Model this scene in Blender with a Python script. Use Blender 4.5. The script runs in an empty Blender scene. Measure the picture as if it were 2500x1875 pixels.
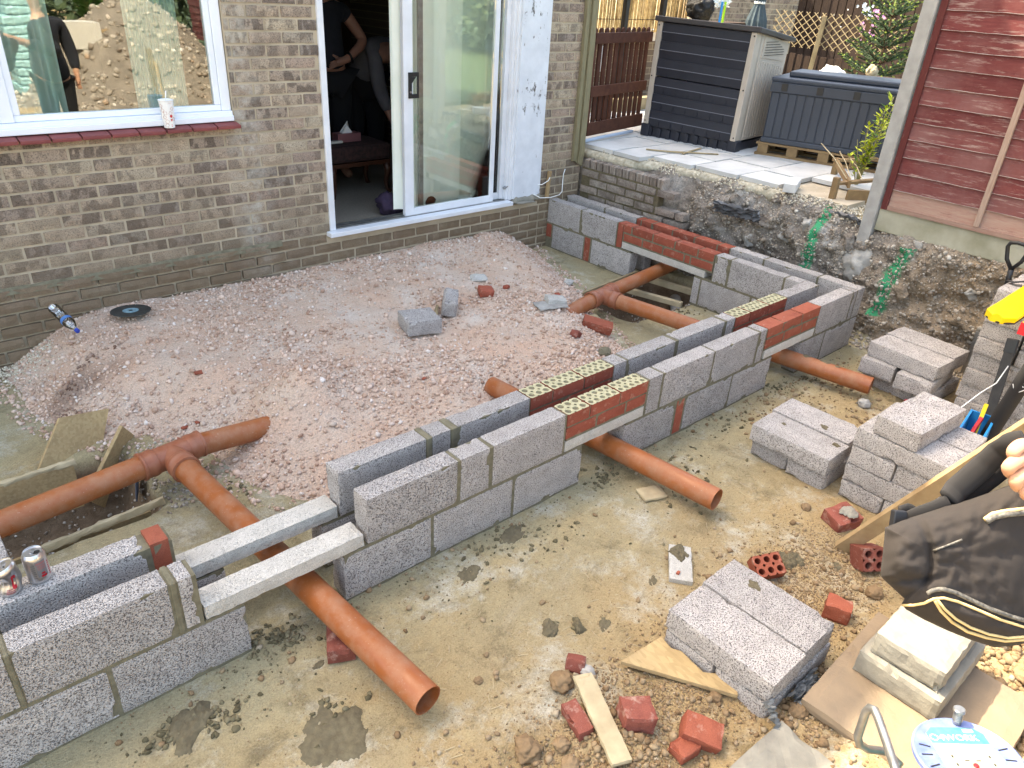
import bpy, bmesh, math, random
import numpy as np
from mathutils import Vector, Matrix, noise
R = math.radians
random.seed(7); rng = np.random.default_rng(7)
S = bpy.context.scene
COL = S.collection
# ------------------------------------------------------------------ camera
cam = bpy.data.cameras.new('camera'); cam.sensor_width = 36; cam.lens = 26.113; cam.clip_start = .05; cam.clip_end = 500
co = bpy.data.objects.new('camera', cam); COL.objects.link(co)
_r, _u, _f = Vector((.75276, -.65608, .05396)), Vector((.27841, .39156, .87702)), Vector((.59653, .64516, -.47741))
m = Matrix((_r, _u, -_f)).transposed().to_4x4(); m.translation = (-5.144, -1.99, 2.2007)
co.matrix_world = m; S.camera = co
# ------------------------------------------------------------------ sky, sun, exposure
SUN_EL, SUN_DX, SUN_DY = 54, -.36, .933       # sun stands behind the house, a little to the left
W = bpy.data.worlds.new('World'); S.world = W; W.use_nodes = True
nt = W.node_tree; nt.nodes.clear()
sky = nt.nodes.new('ShaderNodeTexSky'); sky.sky_type = 'NISHITA'; sky.sun_disc = False
sky.sun_elevation = R(SUN_EL); sky.sun_rotation = math.atan2(SUN_DX, SUN_DY); sky.dust_density = 4; sky.air_density = 1.0; sky.ozone_density = .6
bg = nt.nodes.new('ShaderNodeBackground'); bg.inputs[1].default_value = .15
out = nt.nodes.new('ShaderNodeOutputWorld')
nt.links.new(sky.outputs[0], bg.inputs[0]); nt.links.new(bg.outputs[0], out.inputs[0])
sl = bpy.data.lights.new('sun', 'SUN'); sl.energy = 2.0; sl.angle = R(.6); sl.color = (1, .95, .88)
so = bpy.data.objects.new('sun', sl); COL.objects.link(so)
dv = Vector((SUN_DX, SUN_DY, math.tan(R(SUN_EL)) * math.hypot(SUN_DX, SUN_DY))).normalized()
so.rotation_euler = dv.to_track_quat('Z', 'Y').to_euler(); so.location = dv * 30
vs = S.view_settings; vs.view_transform = 'Standard'; vs.look = 'None'; vs.gamma = 1; vs.use_curve_mapping = False
vs.exposure = 2.55
vs.use_white_balance = True; vs.white_balance_temperature = 7800; vs.white_balance_tint = 6
S.render.engine = 'CYCLES'; S.render.resolution_x = 1024; S.render.resolution_y = 768

# ------------------------------------------------------------------ helpers
def srgb(r, g, b):
    f = lambda c: (c/255/12.92) if c/255 <= .04045 else ((c/255+.055)/1.055)**2.4
    return (f(r), f(g), f(b), 1)
def fb(p, o=4): return noise.fractal(Vector(p), 1.0, 2.0, o)
def sm(a, b, x):
    t = min(1, max(0, (x-a)/(b-a))); return t*t*(3-2*t)
class MB:
    """collects shapes, builds one mesh object"""
    def __init__(s): s.v = []; s.f = []; s.mi = []
    def add(s, v, f, k=0):
        n = len(s.v); s.v += [tuple(p) for p in v]; s.f += [tuple(i+n for i in q) for q in f]; s.mi += [k]*len(f); return s
    def box(s, a, b, M=None, k=0):
        v = [Vector((x, y, z)) for x in (a[0], b[0]) for y in (a[1], b[1]) for z in (a[2], b[2])]
        if M: v = [M @ p for p in v]
        return s.add(v, [(0,1,3,2),(4,6,7,5),(0,4,5,1),(2,3,7,6),(0,2,6,4),(1,5,7,3)], k)
    def bar(s, p, q, w, h, up=(0,0,1), k=0, ext=0):
        p, q = Vector(p), Vector(q); d = (q-p).normalized(); p = p-d*ext; q = q+d*ext
        x = d.cross(Vector(up)); x = x.normalized() if x.length > 1e-6 else Vector((1,0,0)); z = x.cross(d)
        v = [o+x*a*w/2+z*b*h/2 for o in (p, q) for a in (-1,1) for b in (-1,1)]
        return s.add(v, [(0,1,3,2),(4,6,7,5),(0,4,5,1),(2,3,7,6),(0,2,6,4),(1,5,7,3)], k)
    def tube(s, pts, rad, n=12, cap=True, k=0, flat=1.0, up=None):
        pts = [Vector(p) for p in pts]; N_ = len(pts)
        rs = rad if isinstance(rad, (list, tuple)) else [rad]*N_
        pu = Vector(up) if up else None; V = []
        for i, p in enumerate(pts):
            d = (pts[min(i+1, N_-1)]-pts[max(i-1, 0)]).normalized()
            if pu is None: pu = Vector((0,0,1)) if abs(d.z) < .9 else Vector((1,0,0))
            x = d.cross(pu).normalized(); z = x.cross(d).normalized()
            if not up: pu = z
            V += [p+(x*math.cos(2*math.pi*j/n)+z*math.sin(2*math.pi*j/n)*flat)*rs[i] for j in range(n)]
        F = [(i*n+j, i*n+(j+1)%n, (i+1)*n+(j+1)%n, (i+1)*n+j) for i in range(N_-1) for j in range(n)]
        if cap: F += [tuple(range(n-1, -1, -1)), tuple((N_-1)*n+j for j in range(n))]
        return s.add(V, F, k)
    def lathe(s, prof, n=24, M=None, k=0):
        V = [Vector((r*math.cos(2*math.pi*j/n), r*math.sin(2*math.pi*j/n), z)) for r, z in prof for j in range(n)]
        if M: V = [M @ p for p in V]
        F = [(i*n+j, i*n+(j+1)%n, (i+1)*n+(j+1)%n, (i+1)*n+j) for i in range(len(prof)-1) for j in range(n)]
        return s.add(V, F, k)
    def prism(s, poly, z0, z1, M=None, k=0):
        n = len(poly); V = [Vector((x, y, z0)) for x, y in poly]+[Vector((x, y, z1)) for x, y in poly]
        if M: V = [M @ p for p in V]
        return s.add(V, [tuple(range(n-1, -1, -1)), tuple(range(n, 2*n))]+[(i, (i+1)%n, n+(i+1)%n, n+i) for i in range(n)], k)
    def build(s, name, mats, parent=None, smooth=False, bevel=0, loc=None):
        me = bpy.data.meshes.new(name); me.from_pydata(s.v, [], s.f)
        mats = mats if isinstance(mats, (list, tuple)) else [mats]
        for m_ in mats: me.materials.append(MT[m_])
        if len(mats) > 1: me.polygons.foreach_set('material_index', s.mi)
        return link(name, me, parent, smooth, bevel, loc)
def link(name, me, parent=None, smooth=False, bevel=0, loc=None):
    bm = bmesh.new(); bm.from_mesh(me); bmesh.ops.recalc_face_normals(bm, faces=bm.faces); bm.to_mesh(me); bm.free()
    if smooth: me.polygons.foreach_set('use_smooth', [True]*len(me.polygons))
    o = bpy.data.objects.new(name, me); COL.objects.link(o)
    if loc: o.location = loc
    if bevel:
        b = o.modifiers.new('bevel', 'BEVEL'); b.width = bevel; b.segments = 2; b.limit_method = 'ANGLE'
    if smooth == 'auto':
        me.set_sharp_from_angle(angle=R(40))
    if parent: put(o, parent)
    return o
def put(o, parent):
    o.parent = parent
    if parent.get('world'): o.matrix_parent_inverse = Matrix.Translation(-parent.location)
def thing(name, label, cat, loc=(0,0,0), rot=(0,0,0), group=None, world=False):
    o = bpy.data.objects.new(name, None); COL.objects.link(o); o.location = loc; o.rotation_euler = rot; o.empty_display_size = .1
    o['label'] = label; o['category'] = cat
    if group: o['group'] = group
    if world: o['world'] = 1
    return o
def tag(o, label, cat, group=None):
    o['label'] = label; o['category'] = cat
    if group: o['group'] = group
    return o
def kind(o, k): o['kind'] = k; return o
def inst(me, name, parent=None, loc=(0,0,0), rot=(0,0,0), scale=(1,1,1)):
    o = bpy.data.objects.new(name, me); COL.objects.link(o); o.location = loc; o.rotation_euler = rot; o.scale = scale
    if parent: put(o, parent)
    return o
def rough_box(sx, sy, sz, n=(6,2,3), amp=.0015, rnd=.004, seed=0, chip=0, mat=None, freq=30, holes=None):
    """box centred at 0 with slightly uneven faces and worn edges"""
    nx, ny, nz = n; idx = {}; V = []; F = []; o = seed*17.3
    def vid(i, j, k):
        if (i,j,k) in idx: return idx[(i,j,k)]
        p = Vector(((i/nx-.5)*sx, (j/ny-.5)*sy, (k/nz-.5)*sz))
        e = (i in (0,nx))+(j in (0,ny))+(k in (0,nz))
        nn = noise.noise_vector(p*freq+Vector((o,o*2,o*3)))
        p2 = p+nn*amp
        if e > 1:
            c = rnd*(.5+.5*abs(noise.noise(p*freq*1.7+Vector((o*5,1,2)))))
            if chip and noise.noise(p*9+Vector((o,o,4))) > .35: c += chip*random.random()
            if i in (0,nx): p2.x -= math.copysign(c, p.x)
            if j in (0,ny): p2.y -= math.copysign(c, p.y)
            if k in (0,nz): p2.z -= math.copysign(c, p.z)
        idx[(i,j,k)] = len(V); V.append(p2); return idx[(i,j,k)]
    for k in (0, nz):
        for i in range(nx):
            for j in range(ny): F.append((vid(i,j,k), vid(i+1,j,k), vid(i+1,j+1,k), vid(i,j+1,k)))
    for j in (0, ny):
        for i in range(nx):
            for k in range(nz): F.append((vid(i,j,k), vid(i+1,j,k), vid(i+1,j,k+1), vid(i,j,k+1)))
    for i in (0, nx):
        for j in range(ny):
            for k in range(nz): F.append((vid(i,j,k), vid(i,j+1,k), vid(i,j+1,k+1), vid(i,j,k+1)))
    me = bpy.data.meshes.new('piece'); me.from_pydata(V, [], F)
    bm = bmesh.new(); bm.from_mesh(me); bmesh.ops.recalc_face_normals(bm, faces=bm.faces); bm.to_mesh(me); bm.free()
    if mat: me.materials.append(MT[mat])
    return me
ICO = None
def stone_mesh(P, Sz, seed, squash=.6, ang=.28, sub=False, tint=None):
    """many angular stones in one mesh; P (n,3), Sz (n,) radii. returns mesh with 'rnd' attribute"""
    r_ = np.random.default_rng(seed)
    bm = bmesh.new(); bmesh.ops.create_icosphere(bm, subdivisions=2 if sub else 1, radius=1)
    bv = np.array([v.co[:] for v in bm.verts]); bf = np.array([[v.index for v in f.verts] for f in bm.faces]); bm.free()
    n = len(P); k = len(bv)
    ax = np.stack([np.ones(n), r_.uniform(.6,.95,n), r_.uniform(squash*.7, squash*1.25, n)], 1)
    rad = 1+r_.uniform(-ang, ang, (n,k,1))
    v = bv[None]*rad*ax[:,None,:]*Sz[:,None,None]
    q = r_.normal(size=(n,4)); q[:,1:3] *= .45; q /= np.linalg.norm(q, axis=1, keepdims=True)
    w,x,y,z = q.T
    Rm = np.stack([np.stack([1-2*(y*y+z*z),2*(x*y-z*w),2*(x*z+y*w)],1), np.stack([2*(x*y+z*w),1-2*(x*x+z*z),2*(y*z-x*w)],1), np.stack([2*(x*z-y*w),2*(y*z+x*w),1-2*(x*x+y*y)],1)],1)
    v = np.einsum('nij,nkj->nki', Rm, v)+np.asarray(P)[:,None,:]
    f = (bf[None]+(np.arange(n)*k)[:,None,None]).reshape(-1,3)
    me = bpy.data.meshes.new('stones'); me.vertices.add(n*k); me.vertices.foreach_set('co', v.reshape(-1).astype(np.float32))
    me.loops.add(len(f)*3); me.loops.foreach_set('vertex_index', f.reshape(-1).astype(np.int32))
    me.polygons.add(len(f)); me.polygons.foreach_set('loop_start', np.arange(0,len(f)*3,3,dtype=np.int32))
    me.update(); me.validate()
    a = me.attributes.new('rnd', 'FLOAT', 'POINT'); a.data.foreach_set('value', np.repeat(r_.random(n), k).astype(np.float32))
    if tint is not None:
        a = me.attributes.new('tint', 'FLOAT', 'POINT'); a.data.foreach_set('value', np.repeat(tint, k).astype(np.float32))
    return me
# ------------------------------------------------------------------ materials
MT = {}
class G:
    def __init__(s, name):
        s.m = bpy.data.materials.new(name); s.m.use_nodes = True; s.t = s.m.node_tree; s.t.nodes.clear(); MT[name] = s.m
        s.out = s.n('ShaderNodeOutputMaterial'); s.b = s.n('ShaderNodeBsdfPrincipled'); s.l(s.b.outputs[0], s.out.inputs[0])
        s.tc = s.n('ShaderNodeTexCoord'); s.vec = s.tc.outputs['Object']
    def n(s, t): return s.t.nodes.new(t)
    def l(s, a, b): s.t.links.new(a, b)
    def set(s, **k):
        for a, v in k.items():
            i = s.b.inputs[{'col':'Base Color','rough':'Roughness','metal':'Metallic','spec':'Specular IOR Level','trans':'Transmission Weight','ior':'IOR','coat':'Coat Weight','emit':'Emission Color','es':'Emission Strength','alpha':'Alpha','sss':'Subsurface Weight','sheen':'Sheen Weight'}[a]]
            if hasattr(v, 'is_linked'): s.l(v, i)
            else: i.default_value = v
        return s
    def jitter(s):     # shift the pattern per object
        oi = s.n('ShaderNodeObjectInfo'); mp = s.n('ShaderNodeVectorMath'); mp.operation = 'MULTIPLY_ADD'
        cx = s.n('ShaderNodeCombineXYZ')
        for i in range(3): s.l(oi.outputs['Random'], cx.inputs[i])
        s.l(cx.outputs[0], mp.inputs[0]); mp.inputs[1].default_value = (37, 23, 51); s.l(s.vec, mp.inputs[2]); s.vec = mp.outputs[0]; s.oi = oi; return s
    def noise(s, scale, detail=4, rough=.55, vec=None, dist=0):
        t = s.n('ShaderNodeTexNoise'); t.inputs['Scale'].default_value = scale; t.inputs['Detail'].default_value = detail; t.inputs['Roughness'].default_value = rough; t.inputs['Distortion'].default_value = dist
        s.l(vec or s.vec, t.inputs['Vector']); return t.outputs[0]
    def vor(s, scale, feat='F1', out='Distance', vec=None):
        t = s.n('ShaderNodeTexVoronoi'); t.inputs['Scale'].default_value = scale; t.feature = feat; s.l(vec or s.vec, t.inputs['Vector']); return t.outputs[out]
    def ramp(s, fac, stops):
        t = s.n('ShaderNodeValToRGB'); e = t.color_ramp.elements
        while len(e) > 1: e.remove(e[-1])
        for i, (p, c) in enumerate(stops):
            q = e[0] if i == 0 else e.new(p)
            q.position = p; q.color = c if hasattr(c, '__len__') else (c,c,c,1)
        s.l(fac, t.inputs[0]); return t.outputs[0]
    def mix(s, fac, a, b, mode='MIX'):
        t = s.n('ShaderNodeMix'); t.data_type = 'RGBA'; t.blend_type = mode
        for v, i in ((fac, t.inputs[0]), (a, t.inputs[6]), (b, t.inputs[7])):
            if hasattr(v, 'is_linked'): s.l(v, i)
            else: i.default_value = v
        return t.outputs[2]
    def math(s, op, a, b=0.0, clamp=False):
        t = s.n('ShaderNodeMath'); t.operation = op; t.use_clamp = clamp
        for v, i in ((a, t.inputs[0]), (b, t.inputs[1])):
            if hasattr(v, 'is_linked'): s.l(v, i)
            else: i.default_value = v
        return t.outputs[0]
    def hsv(s, col, val=None, hue=None, sat=None):
        t = s.n('ShaderNodeHueSaturation'); s.l(col, t.inputs['Color'])
        for v, i in ((val,'Value'),(hue,'Hue'),(sat,'Saturation')):
            if v is not None:
                if hasattr(v, 'is_linked'): s.l(v, t.inputs[i])
                else: t.inputs[i].default_value = v
        return t.outputs[0]
    def bump(s, h, dist=.002, st=.6):
        t = s.n('ShaderNodeBump'); t.inputs['Distance'].default_value = dist; t.inputs['Strength'].default_value = st; s.l(h, t.inputs['Height'])
        if s.b.inputs['Normal'].is_linked: s.l(s.b.inputs['Normal'].links[0].from_socket, t.inputs['Normal'])
        s.l(t.outputs[0], s.b.inputs['Normal']); return s
    def attr(s, name):
        t = s.n('ShaderNodeAttribute'); t.attribute_name = name; return t
    def rand_val(s, lo, hi):
        if not hasattr(s, 'oi'): s.oi = s.n('ShaderNodeObjectInfo')
        mr = s.n('ShaderNodeMapRange'); s.l(s.oi.outputs['Random'], mr.inputs[0]); mr.inputs[3].default_value = lo; mr.inputs[4].default_value = hi; return mr.outputs[0]
def simple(name, c, rough=.6, c2=None, scale=8, bump=0, bscale=60, metal=0, spec=.5, rand=None, jit=False, detail=5, **kw):
    g = G(name)
    if jit: g.jitter()
    col = c
    if c2 is not None: col = g.ramp(g.noise(scale, detail), [(.32, c), (.68, c2)])
    if rand:
        if not hasattr(col, 'is_linked'): rr = g.n('ShaderNodeRGB'); rr.outputs[0].default_value = col; col = rr.outputs[0]
        col = g.hsv(col, val=g.rand_val(*rand))
    g.set(col=col, rough=rough, metal=metal, spec=spec, **kw)
    if bump: g.bump(g.noise(bscale, 6, .65), bump)
    return g
# lightweight concrete block: grey with open dark pits
def block_mat(name, light, mid, dark, pit=.36):
    g = G(name); g.jitter()
    base = g.ramp(g.noise(14, 5), [(.3, mid), (.7, light)])
    v = g.noise(190, 3, .66); pits = g.ramp(v, [(pit, .9), (pit+.09, 0.0)])
    grain = g.ramp(g.noise(420, 2), [(.35, .62), (.7, 1.08)])
    col = g.mix(1.0, base, grain, 'MULTIPLY')
    col = g.mix(pits, col, dark)
    col = g.hsv(col, val=g.rand_val(.88, 1.08))
    g.set(col=col, rough=.95, spec=.15)
    g.bump(g.ramp(v, [(pit-.06, 0.0), (pit+.14, 1.0)]), .004, .8)
    g.bump(g.noise(420, 2), .0012, .6)
block_mat('block', srgb(214,207,202), srgb(192,185,180), srgb(84,79,79), .385)
block_mat('block_white', srgb(222,218,210), srgb(200,196,188), srgb(130,128,124), .32)
block_mat('lintel', srgb(230,224,214), srgb(210,204,194), srgb(140,136,130), .31)
def brick_mat(name, a, b, c, smear=None, sm_amt=.55, val=(.85,1.12)):
    g = G(name); g.jitter()
    col = g.ramp(g.noise(9, 5), [(.3, a), (.55, b), (.75, c)])
    col = g.mix(1.0, col, g.ramp(g.noise(300, 3), [(.3, .75), (.7, 1.1)]), 'MULTIPLY')
    col = g.hsv(col, val=g.rand_val(*val))
    if smear: col = g.mix(g.ramp(g.noise(22, 6, .7), [(sm_amt, 0.0), (sm_amt+.18, .8)]), col, smear)
    g.set(col=col, rough=.88, spec=.2); g.bump(g.noise(160, 5, .7), .0015, .7)
brick_mat('red_brick', srgb(146,78,62), srgb(158,86,68), srgb(136,72,60), srgb(190,150,130), .56)
brick_mat('red_brick_clean', srgb(150,82,64), srgb(162,92,72), srgb(140,74,58), srgb(190,156,138), .58)
brick_mat('old_red', srgb(126,70,60), srgb(142,82,70), srgb(112,62,54), srgb(178,150,136), .52)
# weathered house brick: dragged face, brown grey with burnt ends
def house_brick(name, dirt=0.0):
    g = G(name); g.jitter()
    rn = g.oi.outputs['Random']
    sep = g.n('ShaderNodeSeparateXYZ'); g.l(g.tc.outputs['Object'], sep.inputs[0])
    base = g.ramp(g.rand_val(0,1), [(0, srgb(164,146,130)), (.18, srgb(178,160,140)), (.34, srgb(146,130,118)), (.5, srgb(184,166,144)), (.64, srgb(164,143,129)), (.8, srgb(140,130,121)), (1, srgb(186,170,147))])
    # dark kiln marks: bands along the brick, position from the object's random number
    wv = g.n('ShaderNodeTexNoise'); wv.inputs['Scale'].default_value = 1; wv.inputs['Detail'].default_value = 2
    mp = g.n('ShaderNodeMapping'); mp.inputs['Scale'].default_value = (16, 6, 9); g.l(g.vec, mp.inputs[0]); g.l(mp.outputs[0], wv.inputs['Vector'])
    dark = g.ramp(wv.outputs[0], [(.48, 0.0), (.54, .85)])
    amt = g.math('MULTIPLY', dark, g.ramp(g.rand_val(0,1), [(0,.3),(.3,1.0),(.55,.2),(.8,.95),(1,.5)]))
    col = g.mix(amt, base, srgb(100,88,80))
    v = g.noise(135, 4, .75); col = g.mix(1.0, col, g.ramp(v, [(.36,.42),(.5,1.0),(.66,1.25)]), 'MULTIPLY')
    col = g.mix(g.ramp(g.noise(260,2), [(.66,0.0),(.74,.55)]), col, srgb(212,200,180))
    # weathering of the wall as a whole (world position)
    geo = g.n('ShaderNodeNewGeometry'); ps = g.n('ShaderNodeSeparateXYZ'); g.l(geo.outputs['Position'], ps.inputs[0])
    st = g.ramp(g.noise(2.2, 5, .6, geo.outputs['Position']), [(.4,0.0),(.7,.55)])
    low = g.n('ShaderNodeMapRange'); g.l(ps.outputs[2], low.inputs[0]); low.inputs[1].default_value = 1.15; low.inputs[2].default_value = .35; low.inputs[3].default_value = .08; low.inputs[4].default_value = .85
    col = g.mix(g.math('MULTIPLY', low.outputs[0], g.ramp(g.noise(6,5,.6,geo.outputs['Position']), [(.3,.5),(.7,1.0)])), col, srgb(118,103,85))
    eff = g.ramp(g.noise(5.5, 6, .75, geo.outputs['Position']), [(.58,0.0),(.72,.38)])
    col = g.mix(eff, col, srgb(188,176,158))
    xb = g.math('ABSOLUTE', g.math('ADD', ps.outputs[0], 3.12)); band = g.math('MULTIPLY', g.ramp(xb, [(.03,.75),(.16,0.0)]), g.ramp(g.noise(9,6,.75,geo.outputs['Position']), [(.42,0.0),(.62,1.0)]))
    col = g.mix(band, col, srgb(186,180,168))
    if dirt: col = g.mix(g.ramp(g.noise(7,6,.7,geo.outputs['Position']), [(.35,dirt*.5),(.65,dirt)]), col, srgb(122,104,84))
    g.set(col=col, rough=.95, spec=.12)
    g.bump(v, .004, .75); g.bump(g.noise(45, 4), .004, .5)
house_brick('house_brick'); house_brick('house_brick_dirty', .75)
g = G('bank_brick'); g.jitter(); c = g.ramp(g.noise(7,6,.7), [(.3,srgb(116,104,94)),(.5,srgb(146,134,124)),(.7,srgb(170,162,152))])
c = g.mix(1.0, c, g.ramp(g.noise(90,5,.75), [(.3,.5),(.5,1.0),(.7,1.2)]), 'MULTIPLY'); g.set(col=g.hsv(c, val=g.rand_val(.8,1.15)), rough=.97, spec=.1); g.bump(g.noise(50,6,.7), .008, .8)
def far_wall(name):      # brick texture for what lies outside the picture
    g = G(name); t = g.n('ShaderNodeTexBrick'); mp = g.n('ShaderNodeMapping'); mp.inputs['Rotation'].default_value = (R(-90),0,0)
    g.l(g.vec, mp.inputs[0]); g.l(mp.outputs[0], t.inputs[0]); t.inputs['Scale'].default_value = 1; t.inputs['Mortar Size'].default_value = .005; t.inputs['Brick Width'].default_value = .225; t.inputs['Row Height'].default_value = .075
    t.inputs['Color1'].default_value = srgb(140,122,104); t.inputs['Color2'].default_value = srgb(112,98,86); t.inputs['Mortar'].default_value = srgb(170,156,132)
    g.set(col=t.outputs[0], rough=.95)
far_wall('far_brick')
g = simple('wall_mortar', srgb(194,179,156), .95, srgb(168,154,133), 5, .003, 150); 
simple('mortar', srgb(100,94,76), .95, srgb(126,119,98), 30, .002, 200)
simple('mortar_damp', srgb(88,79,60), .9, srgb(110,100,77), 40, .004, 120)
simple('mortar_cream', srgb(188,180,146), .95, srgb(168,160,128), 40, .001, 300)
simple('upvc', srgb(236,240,246), .28, srgb(226,231,238), 3, spec=.5)
simple('white_paint', srgb(226,228,232), .5, srgb(212,214,218), 6, .0006, 90)
def peel(name):
    g = G(name); geo = g.tc.outputs['Object']
    mp = g.n('ShaderNodeMapping'); mp.inputs['Scale'].default_value = (1,1,.45); g.l(geo, mp.inputs[0])
    v = g.noise(26, 8, .75, mp.outputs[0]); area = g.noise(3.0, 3, .5, geo)
    k = g.math('ADD', v, g.math('MULTIPLY', g.math('SUBTRACT', area, .5), .5))
    col = g.mix(g.ramp(k, [(.635,0.0),(.66,1.0)]), g.ramp(g.noise(9,5), [(.3,srgb(222,226,232)),(.7,srgb(206,210,216))]), srgb(92,84,78))
    g.set(col=col, rough=.55); g.bump(g.ramp(k, [(.62,1.0),(.67,0.0)]), .002, .6)
peel('peeling_paint')
simple('black_plastic', (.012,.012,.014,1), .42)
simple('rubber', (.016,.016,.018,1), .7, (.03,.03,.03,1), 20)
simple('sill_tile', srgb(138,72,70), .75, srgb(122,62,62), 14, .0008, 200, rand=(.86,1.12), jit=True)
simple('carpet', srgb(140,130,117), 1, srgb(124,115,102), 60, .002, 300)
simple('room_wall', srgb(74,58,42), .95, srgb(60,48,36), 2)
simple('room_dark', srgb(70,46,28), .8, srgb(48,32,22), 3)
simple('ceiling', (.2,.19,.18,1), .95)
simple('roof_tile', srgb(110,74,62), .9, srgb(92,66,58), 8)
def fabric(name, c, c2, wave=None):
    g = G(name); g.set(col=g.ramp(g.noise(5,4), [(.3,c),(.7,c2)]), rough=.95, spec=.1)
    g.bump(g.noise(400,2), .0006, .4); return g
fabric('curtain_green', srgb(222,236,228), srgb(204,222,214)); fabric('curtain_cream', srgb(250,252,242), srgb(242,246,234))
def glass(name, tint, refl=1.7, base=.03):
    g = G(name); g.t.nodes.remove(g.b)
    tr = g.n('ShaderNodeBsdfTransparent'); tr.inputs[0].default_value = tint
    gl = g.n('ShaderNodeBsdfGlossy'); gl.inputs['Roughness'].default_value = .012; gl.inputs[0].default_value = (1,1,1,1)
    fr = g.n('ShaderNodeFresnel'); fr.inputs[0].default_value = 1.52
    mx = g.n('ShaderNodeMixShader'); g.l(g.math('MULTIPLY_ADD', fr.outputs[0], refl, True), mx.inputs[0])
    mx.inputs[0].links[0].from_node.inputs[2].default_value = base
    g.l(tr.outputs[0], mx.inputs[1]); g.l(gl.outputs[0], mx.inputs[2]); g.l(mx.outputs[0], g.out.inputs[0])
    # old float glass is a little wavy
    b = g.n('ShaderNodeBump'); b.inputs['Distance'].default_value = .02; b.inputs['Strength'].default_value = .06; g.l(g.noise(2.2,1), b.inputs['Height']); g.l(b.outputs[0], gl.inputs['Normal']); return g
glass('window_glass', (.92,.97,.95,1), 1.9, .07); glass('door_glass', (.975,1,.985,1), 1.0, .03)
glass('pet', (.94,.96,.98,1), 2.0, .07)
# orange drain pipe, dusty and splashed with mortar
g = G('drain_pipe'); c = g.ramp(g.noise(4,4), [(.35, srgb(148,82,42)), (.65, srgb(160,92,50))])
c = g.mix(g.ramp(g.noise(9,7,.7), [(.44,0.0),(.66,.55)]), c, srgb(168,130,104))
c = g.mix(g.ramp(g.noise(110,4,.7), [(.63,0.0),(.70,.5)]), c, srgb(190,172,158))
g.set(col=c, rough=g.ramp(g.noise(9,7,.7), [(.4,.32),(.7,.8)]), spec=.45)
simple('drain_inside', srgb(140,62,36), .5, srgb(120,52,32), 10)
simple('drain_fitting', srgb(144,80,52), .45, srgb(154,100,76), 16, .0005, 100)
# ground: screeded, trodden concrete blinding with sand, lime and damp patches
g = G('oversite'); P_ = g.vec
c = g.ramp(g.noise(1.3,6,.6,dist=.6), [(.30,srgb(178,158,120)),(.46,srgb(170,157,124)),(.6,srgb(162,154,126)),(.75,srgb(180,175,156))])
sp = g.n('ShaderNodeSeparateXYZ'); g.l(P_, sp.inputs[0])
yy = g.n('ShaderNodeMapRange'); g.l(g.math('ADD', sp.outputs[1], g.math('MULTIPLY', g.noise(1.6,4), .9)), yy.inputs[0]); yy.inputs[1].default_value = .35; yy.inputs[2].default_value = -.45
c = g.mix(g.math('MULTIPLY', yy.outputs[0], .62), c, g.ramp(g.noise(7,5), [(.3,srgb(172,138,94)),(.7,srgb(184,154,112))]))
c = g.mix(g.ramp(g.noise(3.1,9,.78), [(.51,0.0),(.68,.85)]), c, srgb(200,196,182))
c = g.mix(g.ramp(g.noise(4.6,8,.75,dist=.4), [(.53,0.0),(.66,.7)]), c, srgb(118,106,80))
c = g.mix(g.ramp(g.noise(46,4,.7), [(.6,0.0),(.7,.55)]), c, srgb(128,116,90))
c = g.mix(1.0, c, g.ramp(g.noise(170,5,.78), [(.3,.6),(.52,1.0),(.72,1.22)]), 'MULTIPLY')
c = g.mix(g.ramp(g.noise(11,8,.75), [(.50,0.0),(.68,.45)]), c, srgb(192,174,136))
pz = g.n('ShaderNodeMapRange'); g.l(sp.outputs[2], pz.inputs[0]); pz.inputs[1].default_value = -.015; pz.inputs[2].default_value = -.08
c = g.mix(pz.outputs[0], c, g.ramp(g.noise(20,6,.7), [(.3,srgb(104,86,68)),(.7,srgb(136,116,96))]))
g.set(col=c, rough=.97, spec=.1)
g.bump(g.noise(14,9,.7), .035, .7); g.bump(g.noise(110,5,.75), .007, .8)
# hardcore: pink crushed stone and its dust
g = G('hardcore_dust'); c = g.ramp(g.noise(3,6,.65), [(.3,srgb(216,180,156)),(.5,srgb(212,186,166)),(.7,srgb(220,204,190))])
c = g.mix(1.0, c, g.ramp(g.noise(120,5,.75), [(.3,.62),(.5,1.0),(.72,1.15)]), 'MULTIPLY')
sd_ = g.n('ShaderNodeVectorMath'); sd_.operation = 'DISTANCE'; mp = g.n('ShaderNodeMapping'); mp.inputs['Location'].default_value = (4.50,-2.20,0); g.l(g.vec, mp.inputs[0]); mp2 = g.n('ShaderNodeMapping'); mp2.inputs['Rotation'].default_value = (0,0,R(-48)); mp2.inputs['Scale'].default_value = (3.2,6.5,0); g.l(mp.outputs[0], mp2.inputs[0]); g.l(mp2.outputs[0], sd_.inputs[0])
c = g.mix(g.ramp(g.math('ADD', sd_.outputs['Value'], g.math('MULTIPLY', g.math('SUBTRACT', g.noise(7,5,.7), .5), 1.5)), [(.4,.6),(1.0,0.0)]), c, srgb(112,82,66))
g.set(col=c, rough=.98, spec=.1); g.bump(g.noise(90,6,.75), .012, .9); g.bump(g.vor(70), .008, .6)
def stone_mat(name, stops, tintcol=None):
    g = G(name); a = g.attr('rnd').outputs['Fac']; c = g.ramp(a, stops)
    geo = g.n('ShaderNodeNewGeometry')
    c = g.mix(1.0, c, g.ramp(g.noise(60,4,.7,geo.outputs['Position']), [(.3,.85),(.7,1.08)]), 'MULTIPLY')
    if tintcol: c = g.mix(g.attr('tint').outputs['Fac'], c, tintcol)
    g.set(col=c, rough=.95, spec=.12); g.bump(g.noise(70,6,.75,geo.outputs['Position']), .006, .7)
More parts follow.
